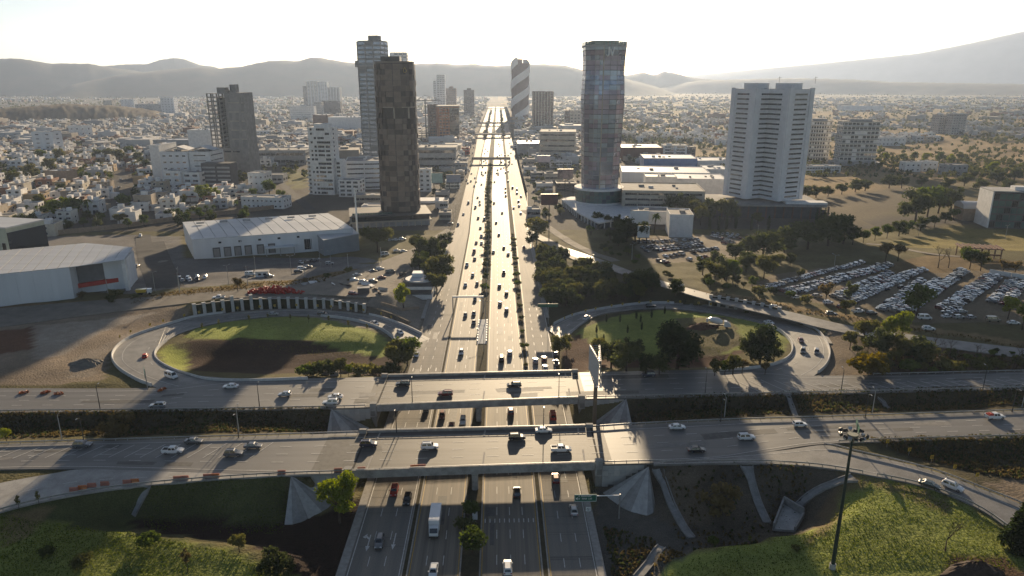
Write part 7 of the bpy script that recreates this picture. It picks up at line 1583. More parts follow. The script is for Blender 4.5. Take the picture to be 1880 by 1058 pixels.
for (x, y, k, c, a, l) in ((668,519,'suv','white',.2,'white SUV parked before the pavilion plaza, left'),(685,518,'suv','grey',.2,'grey SUV parked before the pavilion plaza'),(656,506,'sedan','silver',.3,'silver sedan on the plaza, leftmost'),(698,495,'suv','white',.4,'white SUV on the plaza by the access road'),(685,499,'sedan','black',.3,'black sedan on the plaza by the access road'),(701,511,'sedan','darkred',.4,'dark red sedan on the plaza'),(717,501,'van','grey',.6,'grey van on the plaza in sunlight'),(739,505,'suv','black',1.2,'black SUV nearest the pavilion'),(649,541,'suv','darkred',-.3,'dark red SUV parked above the planted wall'),(707,468,'van','white',.5,'white van by the warehouse annex'),(729,461,'sedan','white',.3,'white sedan by the podium, upper'),(741,462,'sedan','white',.3,'white sedan by the podium, right'),(715,442,'sedan','silver',.2,'silver sedan below the brown tower, left'),(727,441,'sedan','white',.2,'white sedan below the brown tower, middle'),(739,440,'suv','white',.2,'white SUV below the brown tower, right'),(764,436,'sedan','white',.6,'white sedan near the slip road by the brown tower'),(605,485,'suv','silver',.3,'silver SUV parked below the warehouse'),(554,494,'suv','white',.3,'white SUV in the lane below the warehouse'),(548,500,'suv','black',.3,'black SUV in the lane below the warehouse'),(494,508,'sedan','grey',.2,'grey sedan in the lane below the warehouse'),(565,491,'sedan','grey',.3,'grey sedan in the lane behind the white SUV'),(460,505,'van','white',.1,'white van by the small gatehouse'),(258,434,'suv','white',-1.2,'white SUV at the top of the warehouse street'),(251,490,'sedan','black',-1.5,'black sedan beside the red-striped warehouse'),(827,411,'sedan','navy',.4,'dark blue sedan by the left slip road'),(650,515,'sedan','white',.2,'white sedan beside dumped scrap on the plaza'),(402,548,'pickup','white',math.pi+.1,'white pickup truck above the left end of the planted wall'),(218,372,'sedan','white',1.4,'white sedan in the suburb lane'),(219,345,'suv','grey',1.4,'grey SUV in the suburb lane'),(222,330,'sedan','silver',1.4,'silver sedan at the top of the suburb lane')):
    p = GT(x, y+1); p[2] += .1; car(k, c, p, a, l, LP, False)
row(330,513,377,511,'in the front row at the yard corner', LP, 3.2)
row(335,517,362,515,'in the second row at the yard corner', LP, 3.2)
row(553,484,585,479,'under the warehouse canopy', LP, 3.4)
for (x, y, k, c, a, l) in ((1245,525,'van','white',-.35,'white van on the right access road at the loop'),(1424,565,'suv','white',-.2,'white SUV on the right access road above the wall end'),(1526,579,'suv','grey',-.2,'grey SUV on the right access road past the wall'),(1704,606,'suv','white',-.15,'white SUV at the right on the access road'),(1697,586,'van','white',-.1,'white minibus at the lower edge of the big car park'),(1822,590,'van','sand',-.1,'beige van at the lower right corner of the big car park'),(1860,595,'sedan','white',-.1,'white sedan at the lower right corner of the big car park')):
    p = GT(x, y+1); p[2] += .25; car(k, c, p, a, l, 'cars on the right access road', False)
for c, lst in farpk.items():
    m = MB(); S = {k: (np.array([v.co[:] for v in SIMPLE[k].vertices]), [tuple(p.vertices) for p in SIMPLE[k].polygons], [p.material_index for p in SIMPLE[k].polygons]) for k in TYPES}
    for k, p, a in lst:
        v, f, mi = S[k]; ca, sa = math.cos(a), math.sin(a); o = len(m.v); m.v += (v @ np.array([[ca,sa,0],[-sa,ca,0],[0,0,1]])+p).tolist(); m.f += [tuple(i+o for i in q) for q in f]; m.m += mi
    m.obj('far_parked_cars', [PAINT[c], CG, TYRE, HLM, TLM], kind='stuff')
# ================================================================== more town: shops and houses close to the highway
def shops(lst, where, group):
    for i, (a, b, yb, yt, dp, wa, fl, ba) in enumerate(lst): block('shop_block', f'{wa[0]} {"two" if fl > 1 else "one"}-storey shop {where}, {ordinal(i+1)} from the near end', 'shop building', a, b, yb, yt, dp, wa[2] if len(wa) > 2 else 0, wa[1], ROOF, floors=fl, bays=ba, ww=4, wh=1.9, group=group)
WH, GR, BE, BR, DK, RS = ('white', W_WHITE), ('grey', W_GREY), ('beige', W_BEIGE), ('brown', W_BROWN), ('dark', W_DARK), ('red-fronted', W_RED)
shops([(806,828,404,392,12,BE,1,3),(800,822,383,371,12,WH,1,3),(800,824,366,354,14,GR,1,3),(818,844,346,333,12,WH,2,3),(838,852,330,316,14,BE,2,2),(806,834,322,310,16,GR,1,3),(842,857,304,292,16,WH,2,2),(820,842,296,284,16,BE,2,3),(848,862,284,272,18,RS,2,2),(850,865,272,262,20,GR,2,2),(856,868,262,252,20,WH,2,2),(838,856,256,246,20,BE,2,3),(862,872,248,240,20,GR,1,2),(846,860,240,230,24,WH,2,2)], 'along the left frontage road', 'shops along the left frontage')
shops([(968,992,398,386,12,GR,1,3),(985,1015,350,338,16,WH,1,4),(1000,1032,333,320,18,BE,1,4),(975,996,330,318,14,GR,2,3),(962,984,318,308,14,WH,1,3),(1022,1058,352,338,16,DK,2,4),(1010,1050,308,298,18,WH,2,5),(960,982,304,293,16,BE,1,3),(945,968,262,254,24,GR,1,3),(944,962,250,240,24,WH,2,3),(1016,1040,292,282,20,GR,2,3),(968,1000,244,236,28,BE,1,4),(1030,1062,268,258,20,WH,2,4),(1040,1064,254,246,24,BE,2,3)], 'along the right frontage road', 'shops along the right frontage')
shops([(520,560,256,244,24,WH,2,5),(600,640,262,250,30,GR,2,5),(478,516,270,258,22,BE,2,5),(470,498,252,241,22,WH,2,4),(505,535,240,230,24,GR,2,4),(640,672,290,278,30,WH,1,4),(470,520,336,322,16,GR,1,5),(650,700,372,360,16,BE,1,5),(664,700,392,380,14,WH,1,4)], 'between concrete tower and brown tower', 'shops between the left towers')
hz_fill([(780,300),(780,262),(846,240),(858,275),(830,310)], 17, 24, .05, .7, 'behind the left frontage shops', 'houses behind the left frontage', 20)
hz_fill([(962,300),(944,262),(940,236),(1062,232),(1062,300)], 20, 30, -.05, .6, 'behind the right frontage shops', 'houses behind the right frontage', 22)
def scat(poly, n, kinds, h0, h1, where, group):
    q = [G(*p)[:2] for p in poly]; lo, hi = np.min(q, 0), np.max(q, 0); k = g = 0
    while k < n and g < 4000:
        g += 1; x, y = hr.uniform(lo[0], hi[0]), hr.uniform(lo[1], hi[1])
        if not inpoly(x, y, q) or is_blocked(x, y, -3) or -46 < x < 30: continue
        kd = hr.choice(kinds); tree(kd, (x, y, float(zt(x, y))), hr.uniform(h0, h1), f'{NOUN[kd]} {where}', group); k += 1
scat([(800,420),(845,330),(862,262),(850,262),(790,360)], 26, ['dark','olive','green'], 4, 8, 'along the left frontage shops', 'trees along the left frontage shops')
scat([(965,420),(958,340),(944,262),(960,262),(1000,330),(1050,400)], 34, ['dark','olive','green'], 4, 8, 'along the right frontage shops', 'trees along the right frontage shops')
scat([(470,350),(470,250),(690,240),(690,300),(560,310)], 24, ['dark','olive','green'], 5, 9, 'between concrete tower and brown tower', 'trees between the left towers')
for i in range(46):
    y = 1250+i*26; s = -1 if i % 2 else 1; x0 = (xl1(y)+xa0(y))/2 if s < 0 else (xb1(y)+xr0(y))/2; tree('dark', (x0+hr.uniform(-1, 1), y, .1), hr.uniform(5, 9), f'dark tree in the planted strip {"left" if s < 0 else "right"} of the far highway', 'trees in the far highway strips', 1.2)
# ================================================================== street furniture and small things
mast_m = M('mast_green', (.035,.055,.045), rough=.5, metal=.3, var=.15); sgreen = M('sign_green', (.010,.115,.075), rough=.5, var=.1); swhite = M('sign_white', (.75,.75,.73), rough=.5, var=.05); lampglass = M('lamp_lens', (.55,.53,.48), rough=.2)
conc_w = M('pole_concrete', (.42,.41,.38), rough=.8, var=.1)
# floodlight mast
p = GT(1528, 1044); H = hgt(p[0], p[1], 800)-p[2]; tp = np.array(proj((p[0], p[1], p[2]+H))); t = thing('floodlight_mast', 'tall dark green mast with a ring of floodlights on the right lawn', 'light mast', p)
MB().tube((0,0,-.5),(0,0,H),.42,.22,n=10).obj('mast_pole', mast_m, t); MB().tube((0,0,-.4),(0,0,1.2),.62,n=10).obj('mast_base', conc_w, t)
MB().tube((0,0,H-.2),(0,0,H+.35),.95,n=14).obj('head_ring', M('head_plate', (.30,.29,.22), rough=.6), t)
for i in range(14):
    a = 2*math.pi*i/14; u = np.array([math.cos(a), math.sin(a), 0]); k = 1.9+.35*(i % 2); fl = put('floodlight', None, t, loc=u*k+[0,0,H+.15+.3*(i % 2)], rot=(0, .5, a))
    MB().box(-.1,.42,-.34,.34,-.28,.28).obj('housing', PLASTIC if i % 3 else steel, fl); MB().box(.421,.46,-.3,.3,-.24,.24).obj('lens', lampglass, fl)
    MB().tube((0,0,H+.1), u*k+[0,0,H+.15], .06, n=4).obj('bracket', mast_m, t)
# billboard on one column beside the abutment, seen almost edge-on
p = G(1091, 781, .3); top = hgt(p[0], p[1], 648); t = thing('billboard', 'tall two-sided billboard seen edge-on, standing beside the abutment between both bridges', 'billboard', (p[0], p[1], .0)); zb = top-7.6
MB().tube((0,0,-.5),(0,0,zb+.5),.62,.55,n=12).obj('column', M('column_brown', (.17,.13,.09), rough=.6), t)
for s in (-1, 1):
    A, B = np.array([.25*s, -6.2, 0]), np.array([(.25+1.9*.5)*s+(.5 if s > 0 else -.1), 6.2, 0]); u = (B-A)/np.linalg.norm(B-A)
    f = put('panel', None, t); MB().prism([A[:2], B[:2], B[:2]+[.12*s,0], A[:2]+[.12*s,0]], zb, top).obj('panel_sheet', M('billboard_sheet', (.50,.50,.49), rough=.6, scale=1.5, var=.15), f)
    for i in range(9):
        P = lerp(A, B, i/8); MB().box(P[0]-.08-.1*s, P[0]+.06-.1*s, P[1]-.08, P[1]+.08, zb, top+.15).obj('frame_post', dark_steel if s > 0 else steel, f)
    for z in np.linspace(zb+.2, top-.2, 5): MB().prism([A[:2]-[.3*s,0], B[:2]-[.3*s,0], B[:2]-[.2*s,0], A[:2]-[.2*s,0]], z-.07, z+.07).obj('frame_rail', steel, f)
for i in range(9):
    y = -6.0+12*i/8; MB().tube((-.2-.06*i, y, top-.1), (.3+.14*i, y, top-.1), .09, n=4).obj('cross_tie', steel, t)
MB().box(-1.2,.9,-6.4,6.4,zb-.4,zb-.25).obj('catwalk', steel, t)
def glyphs(mb, x0, x1, y, z, h, seed, d=-.05):
    r = random.Random(seed); x = x0
    while x < x1-.2:
        w_ = r.choice([.18,.26,.3]); 
        if r.random() > .16:
            mb.box(x, x+.07, y+d, y, z, z+h)
            if r.random() < .8: mb.box(x+.071, x+w_, y+d, y, z+h*r.choice([0,.42,.8]), z+h*r.choice([0,.42,.8])+h*.2) if False else mb.box(x+.071, x+w_, y+d, y, z+h*.8, z+h)
            if r.random() < .5: mb.box(x+w_*.8, x+w_*.8+.07, y+d, y, z, z+h*.79)
        x += w_+.12
def road_sign(label, c, w_, h, ang, post_at, zpost, lines=2, back=False):
    t = thing('road_sign', label, 'road sign', c, ang); MB().box(-w_/2,w_/2,-.05,.05,-h/2,h/2).obj('sign_plate', sgreen, t)
    m = MB(); b = .1; y = .052 if back else -.052; d = .03 if back else -.03
    for a in ((-w_/2+.08,w_/2-.08,h/2-.16,h/2-.08),(-w_/2+.08,w_/2-.08,-h/2+.08,-h/2+.16),(-w_/2+.08,-w_/2+.16,-h/2+.161,h/2-.161),(w_/2-.16,w_/2-.08,-h/2+.161,h/2-.161)): m.box(a[0],a[1],min(y,y+d),max(y,y+d),a[2],a[3])
    m.obj('sign_border', swhite, t); m = MB()
    for k in range(lines): glyphs(m, -w_/2+1.0, w_/2-.4-.5*k, y, h/2-.62-k*.72, .42, hash(label) % 97+k, d)
    m.add([(-w_/2+.35,y+d,-.1),(-w_/2+.75,y+d,.3),(-w_/2+.75,y+d,-.5)],[(0,1,2)]); m.obj('sign_lettering', swhite, t)
    for x in post_at: MB().tube((x,.18,zpost),(x,.18,h/2+.1),.14,.1,n=7).obj('sign_post', steel, t)
    return t
c = G(1075, 914.5, 6.0); t = road_sign('green road sign with two white lines on a cantilever arm over the right frontage', c, 5.2, 1.9, 0, [], 0); MB().tube((0,.2,.35),(8.0,.2,.45),.13,n=6).obj('sign_arm', swhite, t); MB().tube((8.0,.2,-6.2),(8.0,.2,.8),.17,n=7).obj('sign_post', steel, t)
c = G(1006, 561, 8.2); t = road_sign('green double road sign on a single post where the right loop meets the highway', c, 8.4, 1.5, 0, [0.2], -8.2, 1, True)
a_ = G(1569, 770, 12.0); b_ = G(1590, 792, 12.0); c = G(1575, 783, 11.2); t = road_sign('long green road sign seen end-on behind the floodlight mast', c, 6.4, 1.7, R(70), [0], -4.9, 1)
c = G(265, 684, 12.2); t = road_sign('green road sign on twin posts at the mouth of the left loop', c, 6.4, 1.5, R(-62), [-.6, .6], -6.2, 2)
p = G(1080, 935, 2.4); t = thing('prohibition_sign', 'square white no-parking sign with a struck-out E on a post by the right frontage road', 'road sign', p); MB().box(-.55,.55,-.04,.04,-.55,.55).obj('sign_plate', swhite, t); MB().tube((0,.07,-2.6),(0,.07,.4),.05,n=5).obj('sign_post', steel, t)
m = MB()
for i in range(20): a, b = 2*math.pi*i/20, 2*math.pi*(i+1)/20; m.add([(.42*math.cos(a),-.045,.42*math.sin(a)),(.42*math.cos(b),-.045,.42*math.sin(b)),(.34*math.cos(b),-.045,.34*math.sin(b)),(.34*math.cos(a),-.045,.34*math.sin(a))],[(0,1,2,3)])
m.add([(-.28,-.046,.22),(-.22,-.046,.28),(.28,-.046,-.22),(.22,-.046,-.28)],[(0,1,2,3)]); m.obj('sign_ring', M('sign_dark', (.05,.05,.05), rough=.6), t); m = MB()
for q in ((-.16,-.09,-.22,.22),(-.088,.14,.15,.22),(-.088,.10,-.035,.035),(-.088,.14,-.22,-.15)): m.box(q[0],q[1],-.049,-.042,q[2],q[3])
m.obj('sign_letter', blk, t)
# gantry over the left carriageway
p = G(863, 575, 0); y0 = p[1]; t = thing('sign_gantry', 'pale overhead gantry beam spanning the left main carriageway', 'gantry', (-14, y0, 0))
zg = hgt(-14, y0, 545); MB().box(-6.5,7.2,-.25,.25,zg-.35,zg+.35).obj('gantry_beam', swhite, t)
for x in (-6.3, 7.0): MB().tube((x,0,-.3),(x,0,zg+.3),.22,n=8).obj('gantry_post', steel, t)
# lamp posts
lm = M('lamp_post_grey', (.38,.37,.34), rough=.6, metal=.3, var=.1); ldark = M('lamp_post_dark', (.06,.06,.06), rough=.6, metal=.3)
def lamp(label, p, h, ang, mat, group, arm=1.6, two=False):
    t = thing('street_lamp', label, 'street lamp', p, ang, group); MB().tube((0,0,-.6),(0,0,h),.15,.08,n=7).obj('pole', mat, t)
    for s in ((1, -1) if two else (1,)):
        MB().tube((0,0,h-.1),(arm*s,0,h+.35),.06,.05,n=5).obj('arm', mat, t); MB().loft([[(arm*s-.1*s,-.12,h+.28),(arm*s-.1*s,.12,h+.28),(arm*s-.1*s,.12,h+.42),(arm*s-.1*s,-.12,h+.42)],[(arm*s+.7*s,-.1,h+.36),(arm*s+.7*s,.1,h+.36),(arm*s+.7*s,.1,h+.46),(arm*s+.7*s,-.1,h+.46)]]).obj('lamp_head', steel, t)
for i, (x, y, yt) in enumerate([(114,812,762),(439,801,748),(1330,772,730),(1601,766,717),(1876,754,712)]):
    p = GT(x, y-6); h = hgt(p[0], p[1], yt)-p[2]; lamp(f'pale concrete lamp post on the bank between the ring roads, {ordinal(i+1)} from the left', p, max(6, h), U, conc_w, 'lamp posts between the ring roads', 1.2)
for i, (x, y, yt) in enumerate([(183,755,711),(476,751,708),(757,744,699),(1026,734,693),(1295,727,682),(1545,721,680),(1806,716,675)]):
    p = G(x, y, ZD); h = hgt(p[0], p[1], yt)-ZD; lamp(f'thin dark lamp post along the farther ring road, {ordinal(i+1)} from the left', p+[0,.4,0], h, U, ldark, 'lamp posts of the farther ring road', 1.0)
for i, x in enumerate((-110, -70, -28, 12, 62, 104, 148)):
    y = np.interp(x, near_far[:,0], near_far[:,1])-.5; lamp(f'thin dark lamp post along the nearer ring road, {ordinal(i+1)} from the left', (x, y, ZD), 7.0, D, ldark, 'lamp posts of the nearer ring road', 1.0)
for i in range(13): y = 246+i*34; lamp(f'double-armed lamp post in the central median, {ordinal(i+1)} beyond the far bridge', ((xa1(y)+xb0(y))/2+.6, y, .1), 9, 0, lm, 'lamp posts in the central median', 2.0, True)
for i in range(7): y = 345+i*30; lamp(f'lamp post along the left frontage pavement, {ordinal(i+1)} beyond the loop', (xl0(y)-2.2, y, float(zt(xl0(y)-2.2, y))), 9, 0, lm, 'lamp posts along the left frontage', 2.0)
for i, (x, y) in enumerate([(285,535),(420,522),(470,505),(535,502),(608,492),(330,528),(588,490)]): lamp(f'slim pale yard lamp by the warehouses, {ordinal(i+1)} of the lane row', GT(x, y), 9, 1.0*i, lm, 'yard lamps by the warehouses', 1.2, True)
for i, (x, y) in enumerate([(1083,500),(1160,478),(1390,440),(1530,500),(1685,438),(1845,440)]): lamp(f'slim lamp post beside the right car parks, {ordinal(i+1)} from the left', GT(x, y), 9, .7*i, lm, 'lamp posts by the right car parks', 1.4, True)
# tall white telecom pole left of the brown tower
p = GT(657, 438); t = thing('telecom_mast', 'tall slim white telecom mast behind the long warehouse roof', 'mast', p); h = hgt(p[0], p[1], 345)-p[2]; MB().tube((0,0,-.5),(0,0,h),.75,.4,n=8).obj('mast_pole', swhite, t)
for i in range(3): MB().tube((.9*math.cos(i*2.1),.9*math.sin(i*2.1),h-3),(.9*math.cos(i*2.1),.9*math.sin(i*2.1),h),.22,n=6).obj('antenna', swhite, t)
# orange and white plastic barriers along the near ramp edge
for i, (x, y) in enumerate([(133,905),(149,901),(166,897),(190,894),(231,891),(245,889),(324,884),(337,883),(379,880),(394,879),(516,873),(620,869),(663,867),(760,863),(774,862)]):
    p = G(x, y, ZD); t = thing('plastic_barrier', f'orange and white road barrier along the left ramp, {ordinal(i+1)} from the left', 'road barrier', p+[0,.7,.06], R(3), 'plastic road barriers'); m = MB(); m.loft([[(x_,-.3,0),(x_,.3,0),(x_,.14,.55),(x_,.1,.95),(x_,-.1,.95),(x_,-.14,.55)] for x_ in (-.95,.95)]); m.obj('barrier_body', PAINT['orange'] if i % 4 == 1 else M('barrier_faded', (.42,.17,.12), rough=.75), t); MB().box(-.8,.8,-.2,.2,.0,.12).obj('barrier_foot', swhite, t)
for i, (x, y) in enumerate([(107,724),(43,722),(83,722),(297,717)]):
    p = G(x, y, ZD); t = thing('safety_netting', f'crumpled orange safety netting heap by the farther ring road, {ordinal(i+1)} from the left', 'netting', p+[0,0,.05], .3*i, 'orange netting heaps'); r = random.Random(i); put('net_heap', leaves([(0,0,.2,.5),(.9,.1,.2,.45),(-.8,0,.15,.4)], 70, .4, i, PAINT['orange'], 'net_heap', False), t)
# heap of red plastic barriers above the planted wall
p = GT(502, 539); t = thing('barrier_heap', 'long heap of red plastic barriers above the planted wall', 'heap', p); k = 1/pxm(p); r = random.Random(8)
bme = MB().loft([[(x_,-.3,0),(x_,.3,0),(x_,.12,.9),(x_,-.12,.9)] for x_ in (-.9,.9)]).mesh('heaped_barrier', PAINT['red'])
for i in range(130): x = r.gauss(0, 1)*5.0; x = max(-11, min(13, x)); zc = max(.1, 2.6*(1-(x/12)**2)); put('heaped_barrier', bme, t, loc=(x, r.uniform(-1.8,1.8), r.uniform(0, zc)), rot=(r.uniform(-1,1), r.uniform(-1,1), r.uniform(0,3.1)))
# concrete mixer truck and excavation in the right loop
p = GT(1318, 601); ang = R(-14); t = tag(put('mixer_truck', None, loc=p+[0,0,.1], rot=(0,0,ang)), 'white concrete mixer truck with a blue-marked drum beside the red-brown earth pile', 'truck', None); 
MB().box(-4.5,4.2,-.5,.5,.7,1.1).obj('chassis', PLASTIC, t); b = MB(); b.loft([[(2.2,-1.15,.6),(2.2,1.15,.6),(2.2,1.15,2.8),(2.2,-1.15,2.8)],[(3.3,-1.15,.6),(3.3,1.15,.6),(3.3,1.1,2.7),(3.3,-1.1,2.7)],[(4.9,-1.05,.6),(4.9,1.05,.6),(4.7,1,1.7),(4.7,-1,1.7)]][::-1]); b.obj('cab', PAINT['white'], t); MB().box(3.35,3.5,-.95,.95,1.85,2.6).obj('windscreen', CG, t)
dr = MB(); ax = np.array([math.cos(R(-12)),0,-math.sin(R(-12))]); prof_ = [(-3.9,.5),(-3.0,1.0),(-1.2,1.35),(.4,1.25),(1.7,.7)]; rings = []
for x, rr_ in prof_: rings.append([(x*.97+ .0, rr_*math.cos(a), 2.45-x*.16+rr_*math.sin(a)) for a in np.linspace(0, 2*math.pi, 15)[:-1]])
dr.loft(rings); dr.obj('drum', PAINT['white'], t); MB().loft([[(x, 1.38*math.cos(a), 2.45-x*.16+1.38*math.sin(a)) for a in (-.4,-.1,.3,.6)] for x in (-1.5,-.5)]).obj('drum_mark', PAINT['blue'], t); MB().box(-4.7,-3.9,-.4,.4,1.9,3.3).obj('chute', PAINT['white'], t)
for x in (-3.4,-2.2,3.2):
    for s in (-1,1): MB().tube((x,s*.95-.16,.5),(x,s*.95+.16,.5),.5,n=12).obj('wheel', TYRE, t)
earth_r = M('earth_red', (.16,.075,.05), rough=.95, scale=.8, col2=(.09,.05,.035), fine=.3); earth_b = M('earth_dark', (.075,.05,.038), rough=.95, scale=.9, col2=(.04,.028,.022), fine=.3)
def mound(name, label, px, py, wpx, h, mat, seed, dy=.6, cat='earth pile'):
    p = GT(px, py); rx_ = wpx/2/pxm(p); r = np.random.default_rng(seed); n, m_ = 26, 8; mb = MB(); rings = []
    for j in range(m_+1):
        s = j/m_; rings.append([(rx_*(1-s)*math.cos(2*math.pi*i/n)*(1+.16*math.sin(i*1.3+seed)), rx_*dy*(1-s)*math.sin(2*math.pi*i/n)*(1+.12*math.cos(i*1.7)), -.4+(h+.4)*(1-(1-s)**1.6)+(r.random()-.5)*.25*(s > 0)*h) for i in range(n)])
    mb.loft(rings); t = thing(name, label, cat, p); mb.obj('earth', mat, t); return t
mound('earth_pile', 'red-brown earth pile inside the right loop', 1292, 600, 62, 1.6, earth_r, 2); mound('earth_pile', 'dark earth pile on the lower right lawn at the bottom edge', 1790, 1052, 120, 2.4, earth_b, 3, .5); mound('earth_pile', 'pale dirt pile left of the left loop bend', 160, 668, 70, 1.8, path_m, 4)
for i, (x, y, w_) in enumerate([(598,688,18),(614,690,14),(632,684,12)]):
    p = GT(x, y); t = thing('concrete_block', f'pale concrete block in the pit inside the left loop, {ordinal(i+1)} from the left', 'concrete block', p, .2*i, 'concrete blocks in the pit'); MB().box(-1.4,1.4,-.8,.8,-.3,1.5).obj('block', kerb_c, t)
# white screens and billboards beyond
def hoarding(label, px, pyt, pyb, w_px, pybase, face, rot=0, legs=2):
    p = G(px, pybase); k = 1/pxm(p); W = w_px*k; z1, z0 = hgt(p[0], p[1], pyt), hgt(p[0], p[1], pyb); t = thing('hoarding', label, 'billboard', p, rot); MB().box(-W/2,W/2,-.3,.3,z0,z1).obj('panel', face, t)
    m = MB(); 
    for a in ((-W/2-.25,W/2+.25,z1,z1+.25),(-W/2-.25,W/2+.25,z0-.25,z0)): m.box(a[0],a[1],-.4,.4,a[2],a[3])
    m.obj('frame', dark_steel, t)
    for x in np.linspace(-W*.3, W*.3, legs) if legs > 1 else (0,): MB().tube((x,.5,-.5),(x,.5,z1-.3),.35,n=7).obj('leg', dark_steel, t)
hoarding('larger white blank screen in front of the glass tower podium', 1172, 387, 411, 33, 432, swhite); hoarding('smaller white blank screen below the larger one by the small car park', 1180, 415, 436, 22, 452, swhite)
hoarding('dark red hoarding on a single tall post right of the highway', 1008, 357, 376, 30, 412, M('hoarding_red', (.10,.03,.03), rough=.6, scale=.5, col2=(.05,.02,.025)), 0, 1)
hoarding('dark hoarding with pale picture, on a tall post beyond the red one', 1037, 311, 328, 28, 362, M('hoarding_pic', (.30,.24,.24), rough=.6, scale=.25, col2=(.05,.04,.05)), 0, 1)
hoarding('pale blue hoarding by the left frontage road', 833, 321, 335, 26, 352, M('hoarding_blue', (.16,.20,.30), rough=.6, scale=.2, col2=(.35,.35,.38)), 0, 2); hoarding('pale green hoarding beside the white block, left of the highway', 803, 318, 336, 20, 352, M('hoarding_green', (.35,.48,.42), rough=.6), 0, 2)
hoarding('white hoarding with pink mark by the far mall', 998, 286, 298, 24, 310, M('hoarding_pink', (.55,.45,.47), rough=.6, scale=.2), 0, 2)
# tower crane at the far building site
p = G(783, 262); t = thing('tower_crane', 'thin tower crane over the far building site left of the highway', 'crane', p); h = hgt(p[0], p[1], 182); MB().tube((0,0,0),(0,0,h),.9,n=4).obj('crane_mast', dark_steel, t); MB().tube((-14,0,h-2),(26,0,h-2),.7,n=4).obj('crane_jib', dark_steel, t); MB().tube((0,0,h+6),(24,0,h-1.4),.25,n=4).tube((0,0,h+6),(-13,0,h-1.4),.25,n=4).obj('crane_tie', dark_steel, t)
p = G(779, 262); t = thing('building_frame', 'open concrete building frame under the tower crane', 'building', p)
for z in range(5): MB().box(-14,14,0,22,z*4+3.6,z*4+4.1).obj('floor_slab', W_CONC, t)
for x in (-13,-4.5,4.5,13):
    for y in (1,20): MB().box(x-.5,x+.5,y-.5,y+.5,-.5,21.5).obj('column', W_CONC, t)
# small cross bridges over the far highway
def xbridge(label, px0, px1, py, wd, z=6.0):
    a, b = G(px0, py, z), G(px1, py, z); O = (a+b)/2*[1,1,0]; L_ = abs(b[0]-a[0])/2; t = thing('cross_bridge', label, 'bridge', O); MB().box(-L_,L_,-wd/2,wd/2,z-1.4,z-.1).obj('deck', W_CONC, t); MB().box(-L_+.3,L_-.3,-wd/2+.45,wd/2-.45,z-.098,z-.02).obj('road_surface', conc_fr, t)
    for s in (-1,1): MB().box(-L_,L_,s*wd/2-.25,s*wd/2+.25,z-.097,z+1.1).obj('parapet', W_DARK if s < 0 else W_CONC, t)
    for x in np.linspace(-L_+.6, L_-.6, 5): MB().box(x-.6,x+.6,-wd/2+1,wd/2-1,-.5,z-1.41).obj('pier', W_CONC, t)
xbridge('near small bridge across the far highway, wide and lowest', 866, 937, 291, 9); xbridge('second small bridge across the far highway beyond the lowest', 872, 938, 246, 26); xbridge('third small bridge across the far highway before the spiral tower', 876, 936, 226, 22); xbridge('last thin bridge across the far highway near the vanishing point', 889, 932, 200, 14)
# gatehouse, plaza rubble, fence posts
p = GT(481, 509); t = thing('gatehouse', 'small white gatehouse with a flat roof in the lane below the warehouse', 'hut', p, R(8)); MB().box(-3,3,0,3,-.5,2.6).obj('wall', W_WHITE, t); MB().box(-3.4,3.4,-.4,3.4,2.61,2.9).obj('roof', W_GREY, t); put('window', winmesh(1.4,1,GL,W_WHITE), t, loc=(-1,0,.9)); put('window', winmesh(1.4,1,GL,W_WHITE), t, loc=(1.4,0,.9))
r = random.Random(12)
for i, (x, y) in enumerate([(682,527),(690,532),(697,540),(672,524),(703,534),(560,524),(575,521),(640,526),(627,523),(612,524)]):
    p = GT(x, y); t = thing('scrap_plate', f'pale slanted sheet of building scrap on the plaza, {ordinal(i+1)} piece from the loop', 'scrap', p, r.uniform(0,3), 'building scrap on the plaza'); MB().box(-2.2,2.2,-.9,.9,0,.18).obj('sheet', [W_WHITE, W_BEIGE, W_GREY][i % 3], t, loc=(0,0,.7), rot=(.5,.15,0)); MB().box(-1.3,1.3,-.5,.5,-.1,.6).obj('crate', W_BROWN, t)
for i, (x, y) in enumerate([(586,520),(596,518),(640,517)]): p = GT(x, y); put_ = tree('dryshrub', p, 1.4, f'brown brush pile on the plaza, {ordinal(i+1)} from the left', 'brush piles on the plaza')
t = thing('tin_hut', 'dark flat-topped trailer hut by the scrap on the plaza', 'hut', GT(668, 538), .15); MB().box(-2.6,2.6,-1.2,1.2,.3,2.5).obj('wall', W_DARK, t); MB().box(-2.8,2.8,-1.4,1.4,2.51,2.65).obj('roof', W_GREY, t)
p = GT(264, 541); t = tag(put('dump_truck', None, loc=p+[0,0,.1], rot=(0,0,.25)), 'yellow dump truck beside the verge near the red-striped warehouse', 'truck', None); m = MB(); m.loft([[(-2.6,-1.1,1.1),(-2.6,1.1,1.1),(-3,1.25,2.5),(-3,-1.25,2.5)],[(1.1,-1.1,1.1),(1.1,1.1,1.1),(1.5,1.25,2.6),(1.5,-1.25,2.6)]][::-1]); m.obj('tipper_body', PAINT['yellow'], t); MB().box(1.7,3.4,-1.05,1.05,.6,2.5).obj('cab', PAINT['white'], t); MB().box(-2.6,3.4,-.45,.45,.6,1.0).obj('chassis', PLASTIC, t)
for x in (-1.8,-.7,2.6):
    for s in (-1,1): MB().tube((x,s*.95-.15,.5),(x,s*.95+.15,.5),.5,n=12).obj('wheel', TYRE, t)
